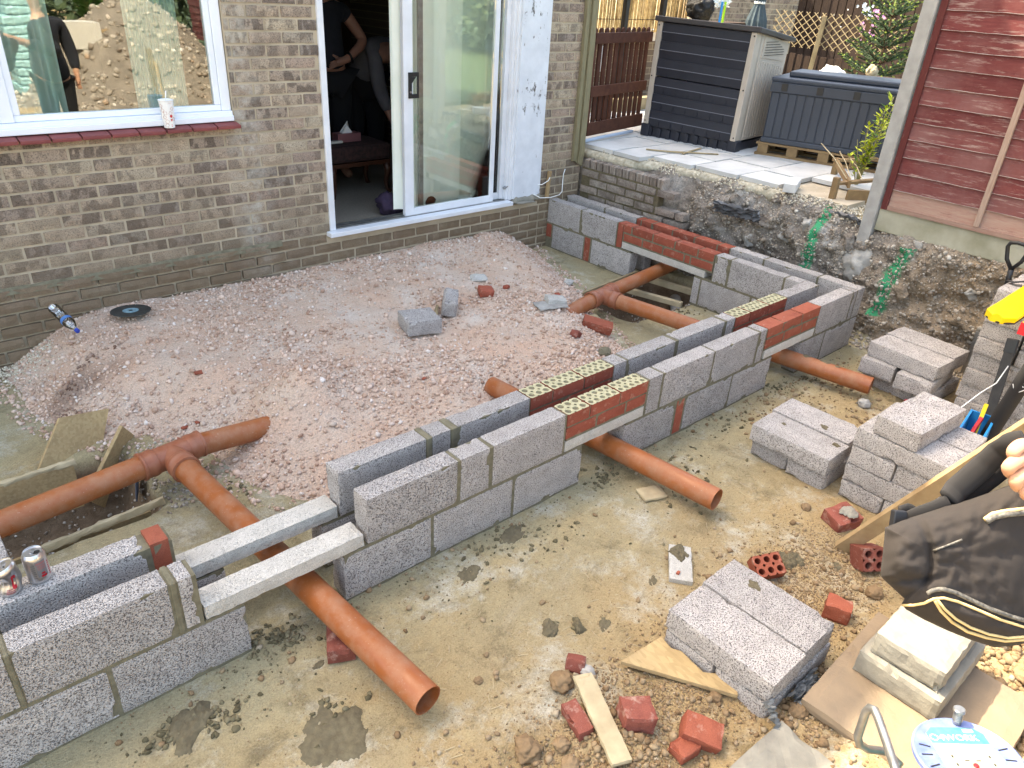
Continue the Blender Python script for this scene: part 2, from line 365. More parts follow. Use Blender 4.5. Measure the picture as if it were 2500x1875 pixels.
stone_mat('hardcore', [(0,srgb(172,140,120)),(.2,srgb(210,180,160)),(.45,srgb(228,202,184)),(.62,srgb(200,180,164)),(.8,srgb(192,158,136)),(.93,srgb(234,222,212)),(1,srgb(166,132,112))], srgb(104,76,62))
stone_mat('soil_stone', [(0,srgb(128,104,78)),(.3,srgb(150,126,98)),(.6,srgb(162,142,114)),(.85,srgb(140,116,88)),(1,srgb(178,164,142))])
stone_mat('bank_stone', [(0,srgb(128,116,104)),(.3,srgb(160,148,134)),(.6,srgb(182,174,162)),(.85,srgb(146,132,116)),(.93,srgb(212,206,196)),(1,srgb(176,152,130))])
stone_mat('pale_stone', [(0,srgb(202,190,168)),(.4,srgb(220,210,190)),(.8,srgb(184,172,152)),(1,srgb(236,230,216))])
stone_mat('mortar_crumb', [(0,srgb(92,84,64)),(.5,srgb(112,103,80)),(1,srgb(140,130,104))])
# dug bank: grey brown soil full of stones, two green marks sprayed on it
g = G('bank_soil'); geo = g.n('ShaderNodeNewGeometry'); pos = geo.outputs['Position']; sp = g.n('ShaderNodeSeparateXYZ'); g.l(pos, sp.inputs[0])
c = g.ramp(g.noise(3.2,6,.65), [(.3,srgb(112,102,92)),(.5,srgb(142,133,124)),(.7,srgb(170,165,158))])
yb = g.n('ShaderNodeMapRange'); g.l(g.math('ADD', sp.outputs[1], g.math('MULTIPLY', sp.outputs[2], .6)), yb.inputs[0]); yb.inputs[1].default_value = .5; yb.inputs[2].default_value = -.1
c = g.mix(g.math('MULTIPLY', yb.outputs[0], .6), c, g.ramp(g.noise(5,5), [(.3,srgb(150,128,98)),(.7,srgb(180,154,122))]))
c = g.mix(1.0, c, g.ramp(g.noise(60,6,.75), [(.28,.45),(.5,1.0),(.72,1.25)]), 'MULTIPLY')
c = g.mix(g.ramp(g.noise(2.4,5,.7), [(.6,0.0),(.7,.6)]), c, srgb(214,210,204))
def streak(y0, z0, y1, z1, w):
    # distance (in y) from a slanted line, limited in height
    sl_ = (y1-y0)/(z1-z0)
    ctr = g.math('ADD', y0, g.math('MULTIPLY', g.math('SUBTRACT', sp.outputs[2], z0), sl_))
    d_ = g.math('ABSOLUTE', g.math('SUBTRACT', sp.outputs[1], g.math('ADD', ctr, g.math('MULTIPLY', g.math('SUBTRACT', g.noise(5,3), .5), .10))))
    d_ = g.math('ADD', d_, g.math('MULTIPLY', g.math('SUBTRACT', g.noise(40,4,.7), .5), .05))
    zz = g.math('MULTIPLY', g.math('GREATER_THAN', sp.outputs[2], min(z0,z1)), g.math('LESS_THAN', sp.outputs[2], max(z0,z1)))
    return g.math('MULTIPLY', g.ramp(d_, [(w*.8, 1.0),(w*1.5, 0.0)]), zz)
st1 = streak(.60,.82,.60,.33,.034); st2 = streak(-.07,.70,-.02,.2,.038)
c = g.mix(g.math('MULTIPLY', g.math('MAXIMUM', st1, st2), .85), c, srgb(30,160,110))
g.set(col=c, rough=.97, spec=.1); g.bump(g.noise(26,8,.75), .03, .8); g.bump(g.noise(130,5,.7), .006, .7)
simple('wood_raw', srgb(170,144,106), .88, srgb(144,118,84), 12, .001, 120, jit=True)
g = G('osb'); v = g.n('ShaderNodeTexVoronoi'); v.inputs['Scale'].default_value = 90; mp = g.n('ShaderNodeMapping'); mp.inputs['Scale'].default_value = (1,.35,1); g.l(g.vec, mp.inputs[0]); g.l(mp.outputs[0], v.inputs['Vector'])
g.set(col=g.hsv(g.mix(.72, g.ramp(v.outputs['Color'], [(.2,srgb(150,116,74)),(.5,srgb(186,150,102)),(.8,srgb(206,176,128))]), g.ramp(g.noise(4,5),[(.3,srgb(150,130,98)),(.7,srgb(190,166,122))])), val=.95), rough=.9); g.bump(g.noise(60,4), .002)
simple('timber_grey', srgb(168,152,120), .9, srgb(138,122,92), 9, .002, 60, jit=True)
simple('timber_pale', srgb(190,174,142), .88, srgb(164,148,118), 10, .001, 90, jit=True)
def plank_mat(name, a, b, worn, amt, axis=(1.2,14,14), val=(.85,1.12)):
    g = G(name); g.jitter(); mp = g.n('ShaderNodeMapping'); mp.inputs['Scale'].default_value = axis; g.l(g.vec, mp.inputs[0])
    gr = g.noise(5, 8, .7, mp.outputs[0]); c = g.ramp(gr, [(.3,a),(.7,b)])
    c = g.hsv(c, val=g.rand_val(*val))
    if worn: 
        w = g.noise(3.2, 7, .75, mp.outputs[0]); c = g.mix(g.ramp(w, [(amt,0.0),(amt+.12,.8)]), c, worn)
    g.set(col=c, rough=.8, spec=.25); g.bump(gr, .002, .5); return g
g = plank_mat('fence_red', srgb(96,44,44), srgb(114,60,58), srgb(164,142,134), .54, (14,1.6,14))
bc = g.b.inputs['Base Color'].links[0].from_socket; ed = g.attr('rnd').outputs['Fac']
wm = g.math('ADD', ed, g.math('MULTIPLY', g.math('SUBTRACT', g.noise(9,6,.75), .5), .5))
g.set(col=g.mix(g.ramp(wm, [(.80,0.0),(.93,.85)]), g.mix(g.ramp(g.noise(1.7,6,.7), [(.42,0.0),(.7,.45)]), bc, srgb(140,108,104)), srgb(188,176,170)))
plank_mat('fence_bare', srgb(160,136,122), srgb(146,110,98), srgb(112,60,60), .58, (14,1.6,14))
plank_mat('batten_red', srgb(92,42,42), srgb(108,56,52), srgb(180,160,148), .6, (14,14,1.6))
plank_mat('batten_bare', srgb(176,154,140), srgb(150,124,110), srgb(120,60,56), .6, (14,14,1.6))
plank_mat('gate_brown', srgb(74,44,34), srgb(96,60,46), srgb(120,88,70), .7, (3,3,3))
plank_mat('dark_fence', srgb(52,42,38), srgb(70,56,48), srgb(90,78,68), .7, (14,14,1.5))
plank_mat('corner_timber', srgb(150,142,112), srgb(122,112,88), srgb(96,80,62), .62, (14,14,1.2))
simple('concrete_post', srgb(170,168,164), .95, srgb(148,146,142), 12, .003, 160)
simple('gravel_board', srgb(172,168,150), .95, srgb(140,138,116), 5, .003, 90)
g = simple('paving', srgb(206,206,204), .92, srgb(184,184,182), 4, .002, 120, rand=(.92,1.06), jit=True)
simple('flag', srgb(150,130,106), .92, srgb(128,112,94), 5, .003, 110)
simple('concrete_lump', srgb(176,173,167), .95, srgb(138,135,130), 10, .008, 50)
simple('concrete_cream', srgb(152,147,134), .95, srgb(126,122,113), 12, .004, 60)
simple('shed_black', srgb(36,38,47), .5, srgb(42,44,54), 5, .0004, 200)
simple('shed_line', srgb(110,112,122), .5)
simple('shed_lid', srgb(70,66,66), .55, srgb(60,57,58), 4, .0004, 200)
simple('shed_beige', srgb(190,178,164), .55, srgb(180,168,154), 5)
simple('bin_grey', srgb(48,56,68), .42, srgb(54,62,75), 3, .0003, 120)
simple('pallet', srgb(150,124,88), .9, srgb(118,94,66), 8, .002, 70, jit=True)
simple('reed', srgb(206,176,118), .9, srgb(150,116,70), 20, rand=(.8,1.15), jit=True)
simple('leaf_yellow', srgb(196,200,30), .55, srgb(150,172,36), 9, sss=.0)
simple('leaf_green', srgb(90,130,50), .6, srgb(66,104,44), 12)
simple('needle', srgb(42,66,40), .7, srgb(62,88,50), 5)
simple('needle_tip', srgb(140,154,62), .7, srgb(110,130,56), 5)
simple('stem', srgb(150,140,90), .8); simple('bark', srgb(110,84,60), .9, srgb(80,62,46), 12)
simple('petal_pink', srgb(226,176,220), .6, srgb(206,140,200), 20); simple('petal_white', srgb(214,226,236), .6, srgb(180,200,220), 20)
simple('white_rock', srgb(226,224,220), .9, srgb(196,194,190), 8, .01, 30)
simple('metal_grey', srgb(168,168,166), .38, srgb(140,140,138), 20, metal=.85)
simple('aluminium', srgb(214,214,216), .28, metal=1.0)
simple('can_red', srgb(186,30,48), .35, metal=.4); simple('can_pink', srgb(176,120,124), .38, metal=.5); simple('can_grey', srgb(140,140,144), .38, metal=.6)
simple('dark', (.006,.006,.007,1), .6)
simple('white_plastic', srgb(236,236,232), .45); simple('paper_white', srgb(238,236,232), .7); simple('print_red', srgb(206,44,48), .6); simple('print_line', srgb(176,112,100), .7)
simple('blue_cap', srgb(36,66,170), .4); simple('blue_label', srgb(60,104,178), .5, srgb(90,140,190), 30)
simple('disc_steel', srgb(96,104,106), .42, srgb(70,76,78), 14, metal=.7); simple('disc_blue', srgb(150,190,204), .45, srgb(110,150,166), 60, metal=.3)
simple('yellow', srgb(238,208,24), .5, srgb(226,192,20), 6); simple('level_red', srgb(196,30,40), .45); simple('lime', srgb(170,220,60), .2)
simple('bag_cloth', srgb(52,46,43), .95, srgb(44,39,37), 6, .0008, 500); simple('bag_black', srgb(34,32,32), .9, srgb(42,40,40), 9)
simple('piping', srgb(224,196,140), .8, srgb(206,180,128), 30); simple('zip', srgb(120,116,108), .6, srgb(60,58,56), 160)
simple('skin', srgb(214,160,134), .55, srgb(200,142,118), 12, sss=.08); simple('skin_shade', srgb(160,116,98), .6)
simple('cloth_navy', srgb(36,38,46), .95, srgb(30,32,40), 20); simple('cloth_black', (.01,.01,.012,1), .95); simple('cloth_grey', srgb(112,110,114), .95, srgb(100,98,104), 8); simple('hair', srgb(40,30,26), .7)
simple('stool_fabric', srgb(66,40,36), .9, srgb(36,24,22), 40); simple('dark_wood', srgb(70,40,26), .4)
simple('purple', srgb(52,38,60), .9)
simple('reel_blue', srgb(84,102,160), .5, srgb(116,130,174), 24, .0004, 100); simple('reel_label', srgb(158,154,138), .5, srgb(148,143,124), 6); simple('reel_cyan', srgb(50,110,134), .5, srgb(80,124,136), 40)
simple('print_white', srgb(240,240,240), .5); simple('teal', srgb(70,140,150), .5)
simple('tray_blue', srgb(30,140,210), .4); simple('sheet_plastic', srgb(120,122,122), .4, srgb(92,94,94), 8, .002, 40)
simple('slate', srgb(80,88,104), .6)
simple('rubble_earth', srgb(136,126,114), .95, srgb(110,102,92), 6, .01, 30)
simple('bedding', srgb(206,198,178), .95, srgb(160,150,130), 30, .012, 60)
simple('cement_bag', srgb(150,190,190), .4, srgb(130,172,176), 10); simple('cardboard', srgb(200,196,186), .8); simple('wrap', srgb(40,42,44), .15, srgb(70,72,74), 30)
simple('foliage_far', srgb(74,90,58), .85, srgb(52,68,42), 20)
simple('conduit', srgb(170,186,206), .5); simple('parasol', srgb(66,82,90), .9, srgb(56,70,78), 30)
simple('glove', srgb(206,158,128), .7, srgb(192,140,112), 14, sss=.05)
# ================================================================== SETTING
WY = 2.877                                        # face of the house wall
POLY = [(-4.80,3.4),(-4.80,2.6),(-4.78,2.25),(-4.70,1.92),(-4.60,1.72),(-4.38,1.62),(-4.20,1.34),(-4.16,1.02),(-4.06,.70),(-3.9,.40),(-3.4,.26),(-2.4,.24),(-1.75,.36),(-1.55,.66),(-1.38,.92),(-1.24,1.18),(-1.0,1.62),(-.86,1.85),(-.68,2.35),(-.5,2.75),(-.42,3.4)]
def inside(x, y):
    c = False; n = len(POLY)
    for i in range(n):
        x1,y1 = POLY[i]; x2,y2 = POLY[(i+1)%n]
        if (y1 > y) != (y2 > y) and x < (x2-x1)*(y-y1)/(y2-y1)+x1: c = not c
    return c
def pdist(x, y):
    d = 9
    for i in range(len(POLY)-1):
        x1,y1 = POLY[i]; x2,y2 = POLY[i+1]; dx,dy = x2-x1,y2-y1
        t = min(1,max(0,((x-x1)*dx+(y-y1)*dy)/(dx*dx+dy*dy))); d = min(d, math.hypot(x-x1-t*dx, y-y1-t*dy))
    return d if inside(x, y) else -d
def mound(x, y):
    d = pdist(x, y)
    if d <= -.02: return -.05
    yy = min(y, WY)
    return -.015+sm(-.02,.55,d)**.85*(.115+.052*yy)+.17*math.exp(-((x+3.64)/.23)**2-((y-1.27)/.18)**2)-.13*math.exp(-((x+2.62)/.22)**2-((y-.72)/.22)**2)+.05*math.exp(-((x+1.55)/.2)**2-((y-1.40)/.15)**2)-.05*math.exp(-((x+3.3)/.9)**2-((y-.45)/.25)**2)+sm(0,.2,d)*(.022*fb((x*2.1,y*2.1,3),3)+.012*fb((x*6,y*6,9),2))
def rect(x, y, x0, x1, y0, y1, s=.08): return sm(x0-s,x0+s,x)*(1-sm(x1-s,x1+s,x))*sm(y0-s,y0+s,y)*(1-sm(y1-s,y1+s,y))
def foot(y):
    pts = [(-60,.3),(-3,.3),(-.6,.31),(0,.24),(.4,.31),(1.2,.30),(1.6,.22),(2,.10),(2.9,.06),(60,.06)]
    for (a,b),(c,d) in zip(pts, pts[1:]):
        if y <= c: return b+(d-b)*(y-a)/(c-a)
    return .06
def top(y):
    pts = [(-60,.40),(-.2,.40),(.1,.41),(.35,.46),(1.0,.46),(1.4,.44),(1.9,.40),(2.3,.33),(2.6,.20),(3.05,.22),(60,.22)]
    for (a,b),(c,d) in zip(pts, pts[1:]):
        if y <= c: return b+(d-b)*(y-a)/(c-a)
    return .22
PZ = .88
def toplev(y): return .74+.08*sm(.2,.7,y)
def gz(x, y):
    h = .008*fb((x*1.7,y*1.7,1),3)+.0075*fb((x*7,y*7,2),4)
    h -= .34*rect(x,y,-5.9,-4.50,1.06,1.60,.06)
    h -= .36*rect(x,y,-1.0,.02,1.21,1.80,.05)
    h += (.045+.015*fb((x*3,y*3,5),3))*sm(-1.15,-1.75,y)
    h += .05*sm(.55,.95,-y)*sm(-4.4,-3.9,x)*(1-sm(-3.0,-2.6,x))*(.6+fb((x*2.5,y*2.5,8),3))
    h += .25*sm(-2.6,-4,y)
    f_, t_ = foot(y), top(y)
    if x > f_-.15:
        h += .10*sm(f_-.15,f_+.02,x)*sm(.6,.1,y)
        h = h+(toplev(y)-h)*sm(f_+.06,t_+.10,x)
    return h
def lines(core0, core1, step, far):
    a = list(np.arange(core0, core1+1e-6, step)); g_ = step
    lo, hi = a[0], a[-1]; L, H = [], []
    while lo > -far: g_ *= 1.5; lo -= g_; L.append(lo)
    g_ = step
    while hi < far: g_ *= 1.5; hi += g_; H.append(hi)
    return L[::-1]+a+H
xs = lines(-6.2,.9,.03,70); ys = lines(-2.7,2.9,.03,70)
V = [(x,y,gz(x,y)) for y in ys for x in xs]; nx = len(xs)
F = [(j*nx+i,j*nx+i+1,(j+1)*nx+i+1,(j+1)*nx+i) for j in range(len(ys)-1) for i in range(nx-1)]
ground = kind(MB().add(V,F).build('ground','oversite',smooth=True), 'structure')
# hardcore base sheet
st = .03; X = np.arange(-4.95,-.3,st); Y = np.arange(.32,2.95,st); V = []; ix = {}
for j,y in enumerate(Y):
    for i,x in enumerate(X): V.append((x,y,max(mound(x,y), -.05)))
n = len(X); F = []
for j in range(len(Y)-1):
    for i in range(n-1):
        q = (j*n+i,j*n+i+1,(j+1)*n+i+1,(j+1)*n+i)
        if max(V[k][2] for k in q) > -.02: F.append(q)
hard = kind(MB().add(V,F).build('hardcore_bed','hardcore_dust',smooth=True), 'stuff'); tag(hard, 'pink crushed stone dust bedding spread inside the new walls', 'hardcore')
# loose stones on the hardcore
P_, Z_, T_ = [], [], []
y = .34
while y < 2.95:
    x = -4.95
    while x < -.3:
        jx, jy = x+random.uniform(-.011,.011), y+random.uniform(-.011,.011)
        d = pdist(jx, jy)
        if d > -.07 and jy < WY-.01:
            dens = .46+.85*noise.noise(Vector((jx*1.6,jy*1.6,4)))+.25*noise.noise(Vector((jx*5,jy*5,7)))
            dens += .5*(1-sm(.1,.5,d))+.25*sm(2.2,2.8,jy)*sm(-2.2,-3.2,jx)+.3*(1-sm(.9,1.6,jy))*sm(-4.2,-3.5,jx)
            if d < 0: dens *= 1+d/.07
            if random.random() < min(.97, max(.2, dens)):
                r_ = .0054+.0092*random.random()**1.7+(.009 if random.random() < .05 else 0)
                r_ *= .85+.5*max(0, noise.noise(Vector((jx*2,jy*2,11))))+.12
                P_.append((jx,jy,(mound(jx,jy) if d > 0 else gz(jx,jy))+r_*random.uniform(.05,.6))); Z_.append(r_)
                e2 = min(math.hypot((jx+4.63)/.10,(jy-2.04)/.12),math.hypot((jx+4.54)/.09,(jy-2.22)/.09),math.hypot((jx+4.40)/.10,(jy-2.34)/.06),math.hypot((jx+4.25)/.07,(jy-2.35)/.05))
                e2 += .5*noise.noise(Vector((jx*9,jy*9,2))); T_.append(.9*max(0,1-max(0,e2)**2) if e2 < 1 else 0)
        x += .0195
    y += .0195
me = stone_mesh(np.array(P_), np.array(Z_), 3, .62, .3, tint=np.array(T_)); me.materials.append(MT['hardcore'])
o = kind(link('hardcore_stones', me), 'stuff'); tag(o, 'loose pinkish crushed stones covering the hardcore inside the walls', 'hardcore')
# ------------------------------------------------------------------ dug bank
def bank_pt(y, t):
    f_, t_ = foot(y), top(y); zt = toplev(y)+.02
    z = -.04+(zt+.04)*t
    k = sm(0,.9,t)**1.2
    x = f_+(t_-f_)*(.22*t+.78*t**6)
    x -= .07*(1-t)**5*(1-sm(.2,.8,y))*2
    nz_ = fb((y*3.2,z*4.2,1.5),5)*.09-abs(fb((y*6,z*6,9.5),4))*.07+fb((y*14,z*14,4.5),4)*.034+.03
    nz_ *= (.35+.65*(1-sm(1.5,2.0,y)))
    x += nz_-.02*math.sin(min(1,t)*3.1)*(1-sm(1.3,2,y))
    return (x, y+.02*noise.noise(Vector((y*9,z*9,8))), z+.015*noise.noise(Vector((y*12,z*12,2))))
ny, nt_ = 330, 62; ys_ = np.linspace(-2.9, 3.0, ny); V = [bank_pt(y, t) for y in ys_ for t in np.linspace(0,1,nt_)]
F = [(j*nt_+i,j*nt_+i+1,(j+1)*nt_+i+1,(j+1)*nt_+i) for j in range(ny-1) for i in range(nt_-1)]
bank = kind(MB().add(V,F).build('earth_bank','bank_soil',smooth=True), 'structure')
P_, Z_ = [], []
for _ in range(9500):
    y = random.uniform(-1.6,1.75); t = random.random()**.9; p = bank_pt(y,t)
    r_ = random.uniform(.004,.011)+(.014*random.random() if random.random() < .12 else 0)
    P_.append((p[0]-.002,p[1],p[2])); Z_.append(r_)
for _ in range(1400):
    y = random.uniform(-1.3,.1); x = foot(y)+random.gauss(-.02,.10); r_ = random.uniform(.006,.018)
    if x < -.02 and y > -.05: continue
    P_.append((x,y,gz(x,y)+r_*.3)); Z_.append(r_)
me = stone_mesh(np.array(P_), np.array(Z_), 5, .7, .3); me.materials.append(MT['bank_stone'])
tag(kind(link('bank_stones', me),'stuff'), 'grey stones and clods bedded in the dug earth bank', 'stones')
P_, Z_ = [], []     # pale scalpings directly under the patio edge
for _ in range(1500):
    y = random.uniform(.35,3.0); t = 1-.07*random.random()**1.6; p = bank_pt(y,t); r_ = random.uniform(.005,.012)
    P_.append((p[0]-.004+random.uniform(-.005,.02),p[1],p[2]+random.uniform(-.005,.012))); Z_.append(r_)
for _ in range(1500):
    x, y = random.uniform(.42,1.0), random.uniform(.30,.98); r_ = random.uniform(.005,.012); P_.append((x,y,gz(x,y)+r_*.4+.004)); Z_.append(r_)
me = stone_mesh(np.array(P_), np.array(Z_), 6, .7, .3); me.materials.append(MT['pale_stone'])
tag(kind(link('scalpings', me),'stuff'), 'pale shingle showing under the broken edge of the patio', 'shingle')
# soil clods, foreground right
P_, Z_ = [], []
def clod(n, fx, fy, lo, hi, big=.06):
    for _ in range(n):
        x, y = fx(), fy()
        r_ = random.uniform(lo,hi)+(random.uniform(.004,.013) if random.random() < big else 0)
        P_.append((x,y,gz(x,y)+r_*.35)); Z_.append(r_)
G_ = random.gauss; U = random.uniform
clod(5200, lambda: U(-4.05,-3.05), lambda: G_(-1.16,.13), .002,.0055,.035)
clod(800, lambda: G_(-3.9,.18), lambda: G_(-1.12,.12), .004,.010,.10)
clod(3600, lambda: U(-3.1,-2.1), lambda: G_(-1.20,.11), .002,.0055,.03)
clod(1800, lambda: U(-2.75,-2.1), lambda: G_(-1.03,.12), .0018,.005,.02)
clod(600, lambda: U(-3.3,-2.9), lambda: U(-1.55,-1.36), .003,.009,.08)
clod(1300, lambda: U(-2.75,-2.0), lambda: U(-2.1,-1.55), .006,.018,.2)
clod(500, lambda: U(-3.6,-3.0), lambda: U(-2.2,-1.5), .004,.012,.1)
clod(6500, lambda: U(-4.7,-.9), lambda: G_(-.68,.32), .0010,.0032,.015)
clod(1500, lambda: U(-5.0,-.3), lambda: -abs(G_(.05,.12)), .0012,.004,.03)
clod(900, lambda: U(-4.3,-2.2), lambda: G_(-1.0,.12), .003,.008,.06)
clod(500, lambda: U(-1.6,-.2), lambda: U(-.6,-.05), .003,.011,.08)
me = stone_mesh(np.array(P_), np.array(Z_), 8, .75, .32); me.materials.append(MT['soil_stone'])
tag(kind(link('soil_clods', me),'stuff'), 'tan clods and crumbs of dry soil on the trodden ground', 'soil')
P_, Z_ = [], []
for _ in range(1500):
    x, y = U(-5.3,-4.2), U(.95,1.6); r_ = U(.004,.012)
    if gz(x,y) < -.02 or x > -4.5: P_.append((x,y,gz(x,y)+r_*.3)); Z_.append(r_)
for _ in range(700):
    x, y = U(-1.0,.0), U(1.15,1.85); r_ = U(.004,.014); P_.append((x,y,gz(x,y)+r_*.3)); Z_.append(r_)
me = stone_mesh(np.array(P_), np.array(Z_), 18, .7, .3); me.materials.append(MT['bank_stone'])
tag(kind(link('pit_stones', me),'stuff'), 'small stones and earth in the two drain pits', 'stones')
P_, Z_ = [], []
for _ in range(700):
    x, y = U(-5.0,-4.5), 2.86-abs(G_(0,.12)); r_ = U(.003,.009); P_.append((x,y,max(mound(x,y),gz(x,y)+.02*max(0,(y-2.5)/.4))+r_*.4)); Z_.append(r_)
me = stone_mesh(np.array(P_), np.array(Z_), 28, .7, .3); me.materials.append(MT['pale_stone'])
tag(kind(link('pale_grit', me),'stuff'), 'pale grit along the house wall at the left edge', 'grit')
ck = MB()
for _ in range(420):
    x, y = U(-4.4,-1.4), G_(-.75,.30); a = U(0,3.14); l = U(.006,.022); z = gz(x,y)+.003
    if y > -.05: continue
    ck.bar((x-l*math.cos(a),y-l*math.sin(a),z),(x+l*math.cos(a),y+l*math.sin(a),z+U(0,.004)),U(.0012,.003),.0014)
tag(kind(ck.build('wood_chips','timber_pale'),'stuff'), 'pale wood splinters scattered on the trodden floor', 'splinters')
# dropped mortar along the walls
P_, Z_ = [], []
def drop(cx, cy, n, s, lo=.004, hi=.014):
    for _ in range(n):
        x, y = G_(cx,s), G_(cy,s*.6); r_ = U(lo,hi); P_.append((x,y,gz(x,y)+r_*.25)); Z_.append(r_)
for a in [(-4.45,.02,60,.06),(-4.38,-.02,45,.07),(-4.85,-.16,46,.05),(-4.7,-.2,34,.05),(-2.62,.0,30,.06),(-2.7,-.07,24,.05),(-1.05,-.05,30,.06),(-.75,-.12,24,.07),(-3.45,-.12,30,.10),(-3.2,-.2,26,.10),(-2.2,-.25,20,.12),(-1.7,-.15,20,.12),(-4.4,-.42,20,.06),(-3.57,-.6,16,.012),(-3.49,-.66,16,.014),(-2.5,-.4,26,.15),(-.6,1.05,24,.10),(-.7,.9,16,.08),(-4.2,.95,24,.07)]: drop(*a)
for _ in range(520):
    x = U(-5.1,-.1); y = -abs(G_(0,.14))-.01; r_ = U(.002,.006); P_.append((x,y,gz(x,y)+r_*.3)); Z_.append(r_)
me = stone_mesh(np.array(P_), np.array(Z_), 9, .55, .3, sub=True); me.materials.append(MT['mortar_crumb'])
tag(kind(link('mortar_crumbs', me),'stuff'), 'dropped olive grey mortar crumbs along the foot of the walls', 'mortar')
def splat(x, y, r_, h=.012, seed=0, cat='mortar', lab='', z=None, rz=0, ay=.7, m='mortar_damp', crack=.35):
    n = 44; V = []; F = []; H = {}
    z0 = gz(x,y) if z is None else z
    for j in range(n+1):
        for i in range(n+1):
            u_, w_ = (i/n*2-1)*1.5, (j/n*2-1)*1.5; d = math.hypot(u_,w_)
            k = 1-d+.55*noise.noise(Vector((u_*1.1,w_*1.1,seed*3.7)))+.28*noise.noise(Vector((u_*3.1,w_*3.1,seed*2.3)))+.12*noise.noise(Vector((u_*8,w_*8,seed)))
            px, py = u_*r_, w_*r_*ay; px, py = px*math.cos(rz)-py*math.sin(rz), px*math.sin(rz)+py*math.cos(rz)
            hh = h*min(1,max(0,k)*2.2)**.6*(1+.55*noise.noise(Vector((px*45,py*45,seed)))+.45*noise.noise(Vector((px*120,py*120,seed+2))))
            g_ = gz(x+px,y+py)-z0 if z is None else 0
            H[(i,j)] = k; V.append((px,py,g_+hh-(.003 if k <= 0 else 0)))
    for j in range(n):
        for i in range(n):
            if max(H[(i,j)],H[(i+1,j)],H[(i,j+1)],H[(i+1,j+1)]) > 0: F.append((j*(n+1)+i,j*(n+1)+i+1,(j+1)*(n+1)+i+1,(j+1)*(n+1)+i))
    o = MB().add(V,F).build('mortar_splat', m, smooth=True, loc=(x,y,z0)); return tag(o, lab, cat)
for a in [(-3.579,-.60,.045,.016,1,'leftmost of three dark mortar lumps in a row on the sandy floor',.3,.8),(-3.487,-.66,.042,.022,2,'middle of three dark mortar lumps in a row, tallest and crumbly',1.1,.6),(-3.40,-.721,.038,.006,3,'flat rightmost of three mortar lumps in a row, oval splash',.8,.6),(-2.45,-.97,.062,.022,4,'cracked dark mortar heap beside the broken perforated brick',.2,.75),(-4.80,-.17,.10,.016,5,'trowelled dark mortar patch in front of the nearest block wall',.75,.5),(-4.46,-.50,.12,.008,6,'boot trodden dark mortar patch at the bottom edge',.3,.8),(-3.64,-.17,.055,.008,7,'flat trodden mortar splash with a red crumb by the wall foot',.5,.7),(-4.35,-.20,.022,.005,8,'small mortar splash left of the brick under the pipe',.2,.7),(-3.33,-.10,.08,.006,11,'damp mortar smear at the foot of the front wall',.3,.5),(-2.33,-1.13,.03,.006,12,'thin mortar splash on soil beside the bag',.5,.6),(-2.76,-1.13,.035,.004,14,'thin grey mortar splash on the soil behind the nearest stack',.5,.6),(-3.05,-.68,.03,.004,15,'faint mortar splash beside the white offcut',.5,.6)]:
    splat(a[0],a[1],a[2],a[3],a[4],lab=a[5],rz=a[6],ay=a[7])

# ================================================================== HOUSE
house = thing('house','brown grey brick house with white window and open sliding patio door','house',(-2.4,WY,0),world=True)
X0, Z0 = -4.3895, 1.1978
WX0, WX1, WZ0, WZ1 = -6.2, -3.185, 1.318, 2.5            # window opening
DX0, DX1, DZ0, DZ1 = -2.566, -.470, .445, 2.6            # door opening with its white board
XC = .055                                                # house corner
c = MB(); yb, yf = WY+.24, WY+.007
for (a,b,z0,z1) in [(-9,WX0,-.4,2.6),(WX0,WX1,-.4,WZ0-.03),(WX0,WX1,WZ1,2.6),(WX1,DX0,-.4,2.6),(DX0,DX1,-.4,DZ0),(DX1,XC-.006,-.4,2.6)]: c.box((a,yf,z0),(b,yb,z1))
c.build('mortar_bed','wall_mortar',house)
u = MB().box((-9,WY,2.6),(XC,WY+.24,6.0)); u.box((XC-.24,WY+.241,-.4),(XC,9.6,6.0)); u.box((-9,WY+.241,-.4),(-8.76,9.6,6.0)); u.box((-8.759,9.36,-.4),(XC-.241,9.6,6.0))
u.build('upper_wall','far_brick',house)
rf = MB(); ey, ez = WY-.42, 6.08; ry, rz_ = 6.2, 8.5
rf.add([(-9.3,ey,ez),(XC+.25,ey,ez),(XC+.25,ry,rz_),(-9.3,ry,rz_),(-9.3,9.9,ez),(XC+.25,9.9,ez),(-9.3,ey,ez-.12),(XC+.25,ey,ez-.12),(XC+.25,9.9,ez-.12),(-9.3,9.9,ez-.12)],[(0,1,2,3),(3,2,5,4),(6,9,8,7),(0,6,7,1),(4,5,8,9),(1,7,8,5,2),(0,3,4,9,6)])
rf.build('roof','roof_tile',house)
BR = [rough_box(.215,.1,.065,(5,1,2),.0018,.0035,s,mat='house_brick') for s in range(4)]
BRD = [rough_box(.215,.1,.065,(5,1,2),.003,.006,s+9,mat='house_brick_dirty') for s in range(3)]
def in_view(p, mg=.06):
    d = Vector(p)-Vector((-5.144,-1.99,2.2007)); z = d.dot(_f)
    return z > 0 and abs(d.dot(_r)/z) < .6893*(1+mg) and abs(d.dot(_u)/z) < .517*(1+mg)
nb = 0; hidden = MB()
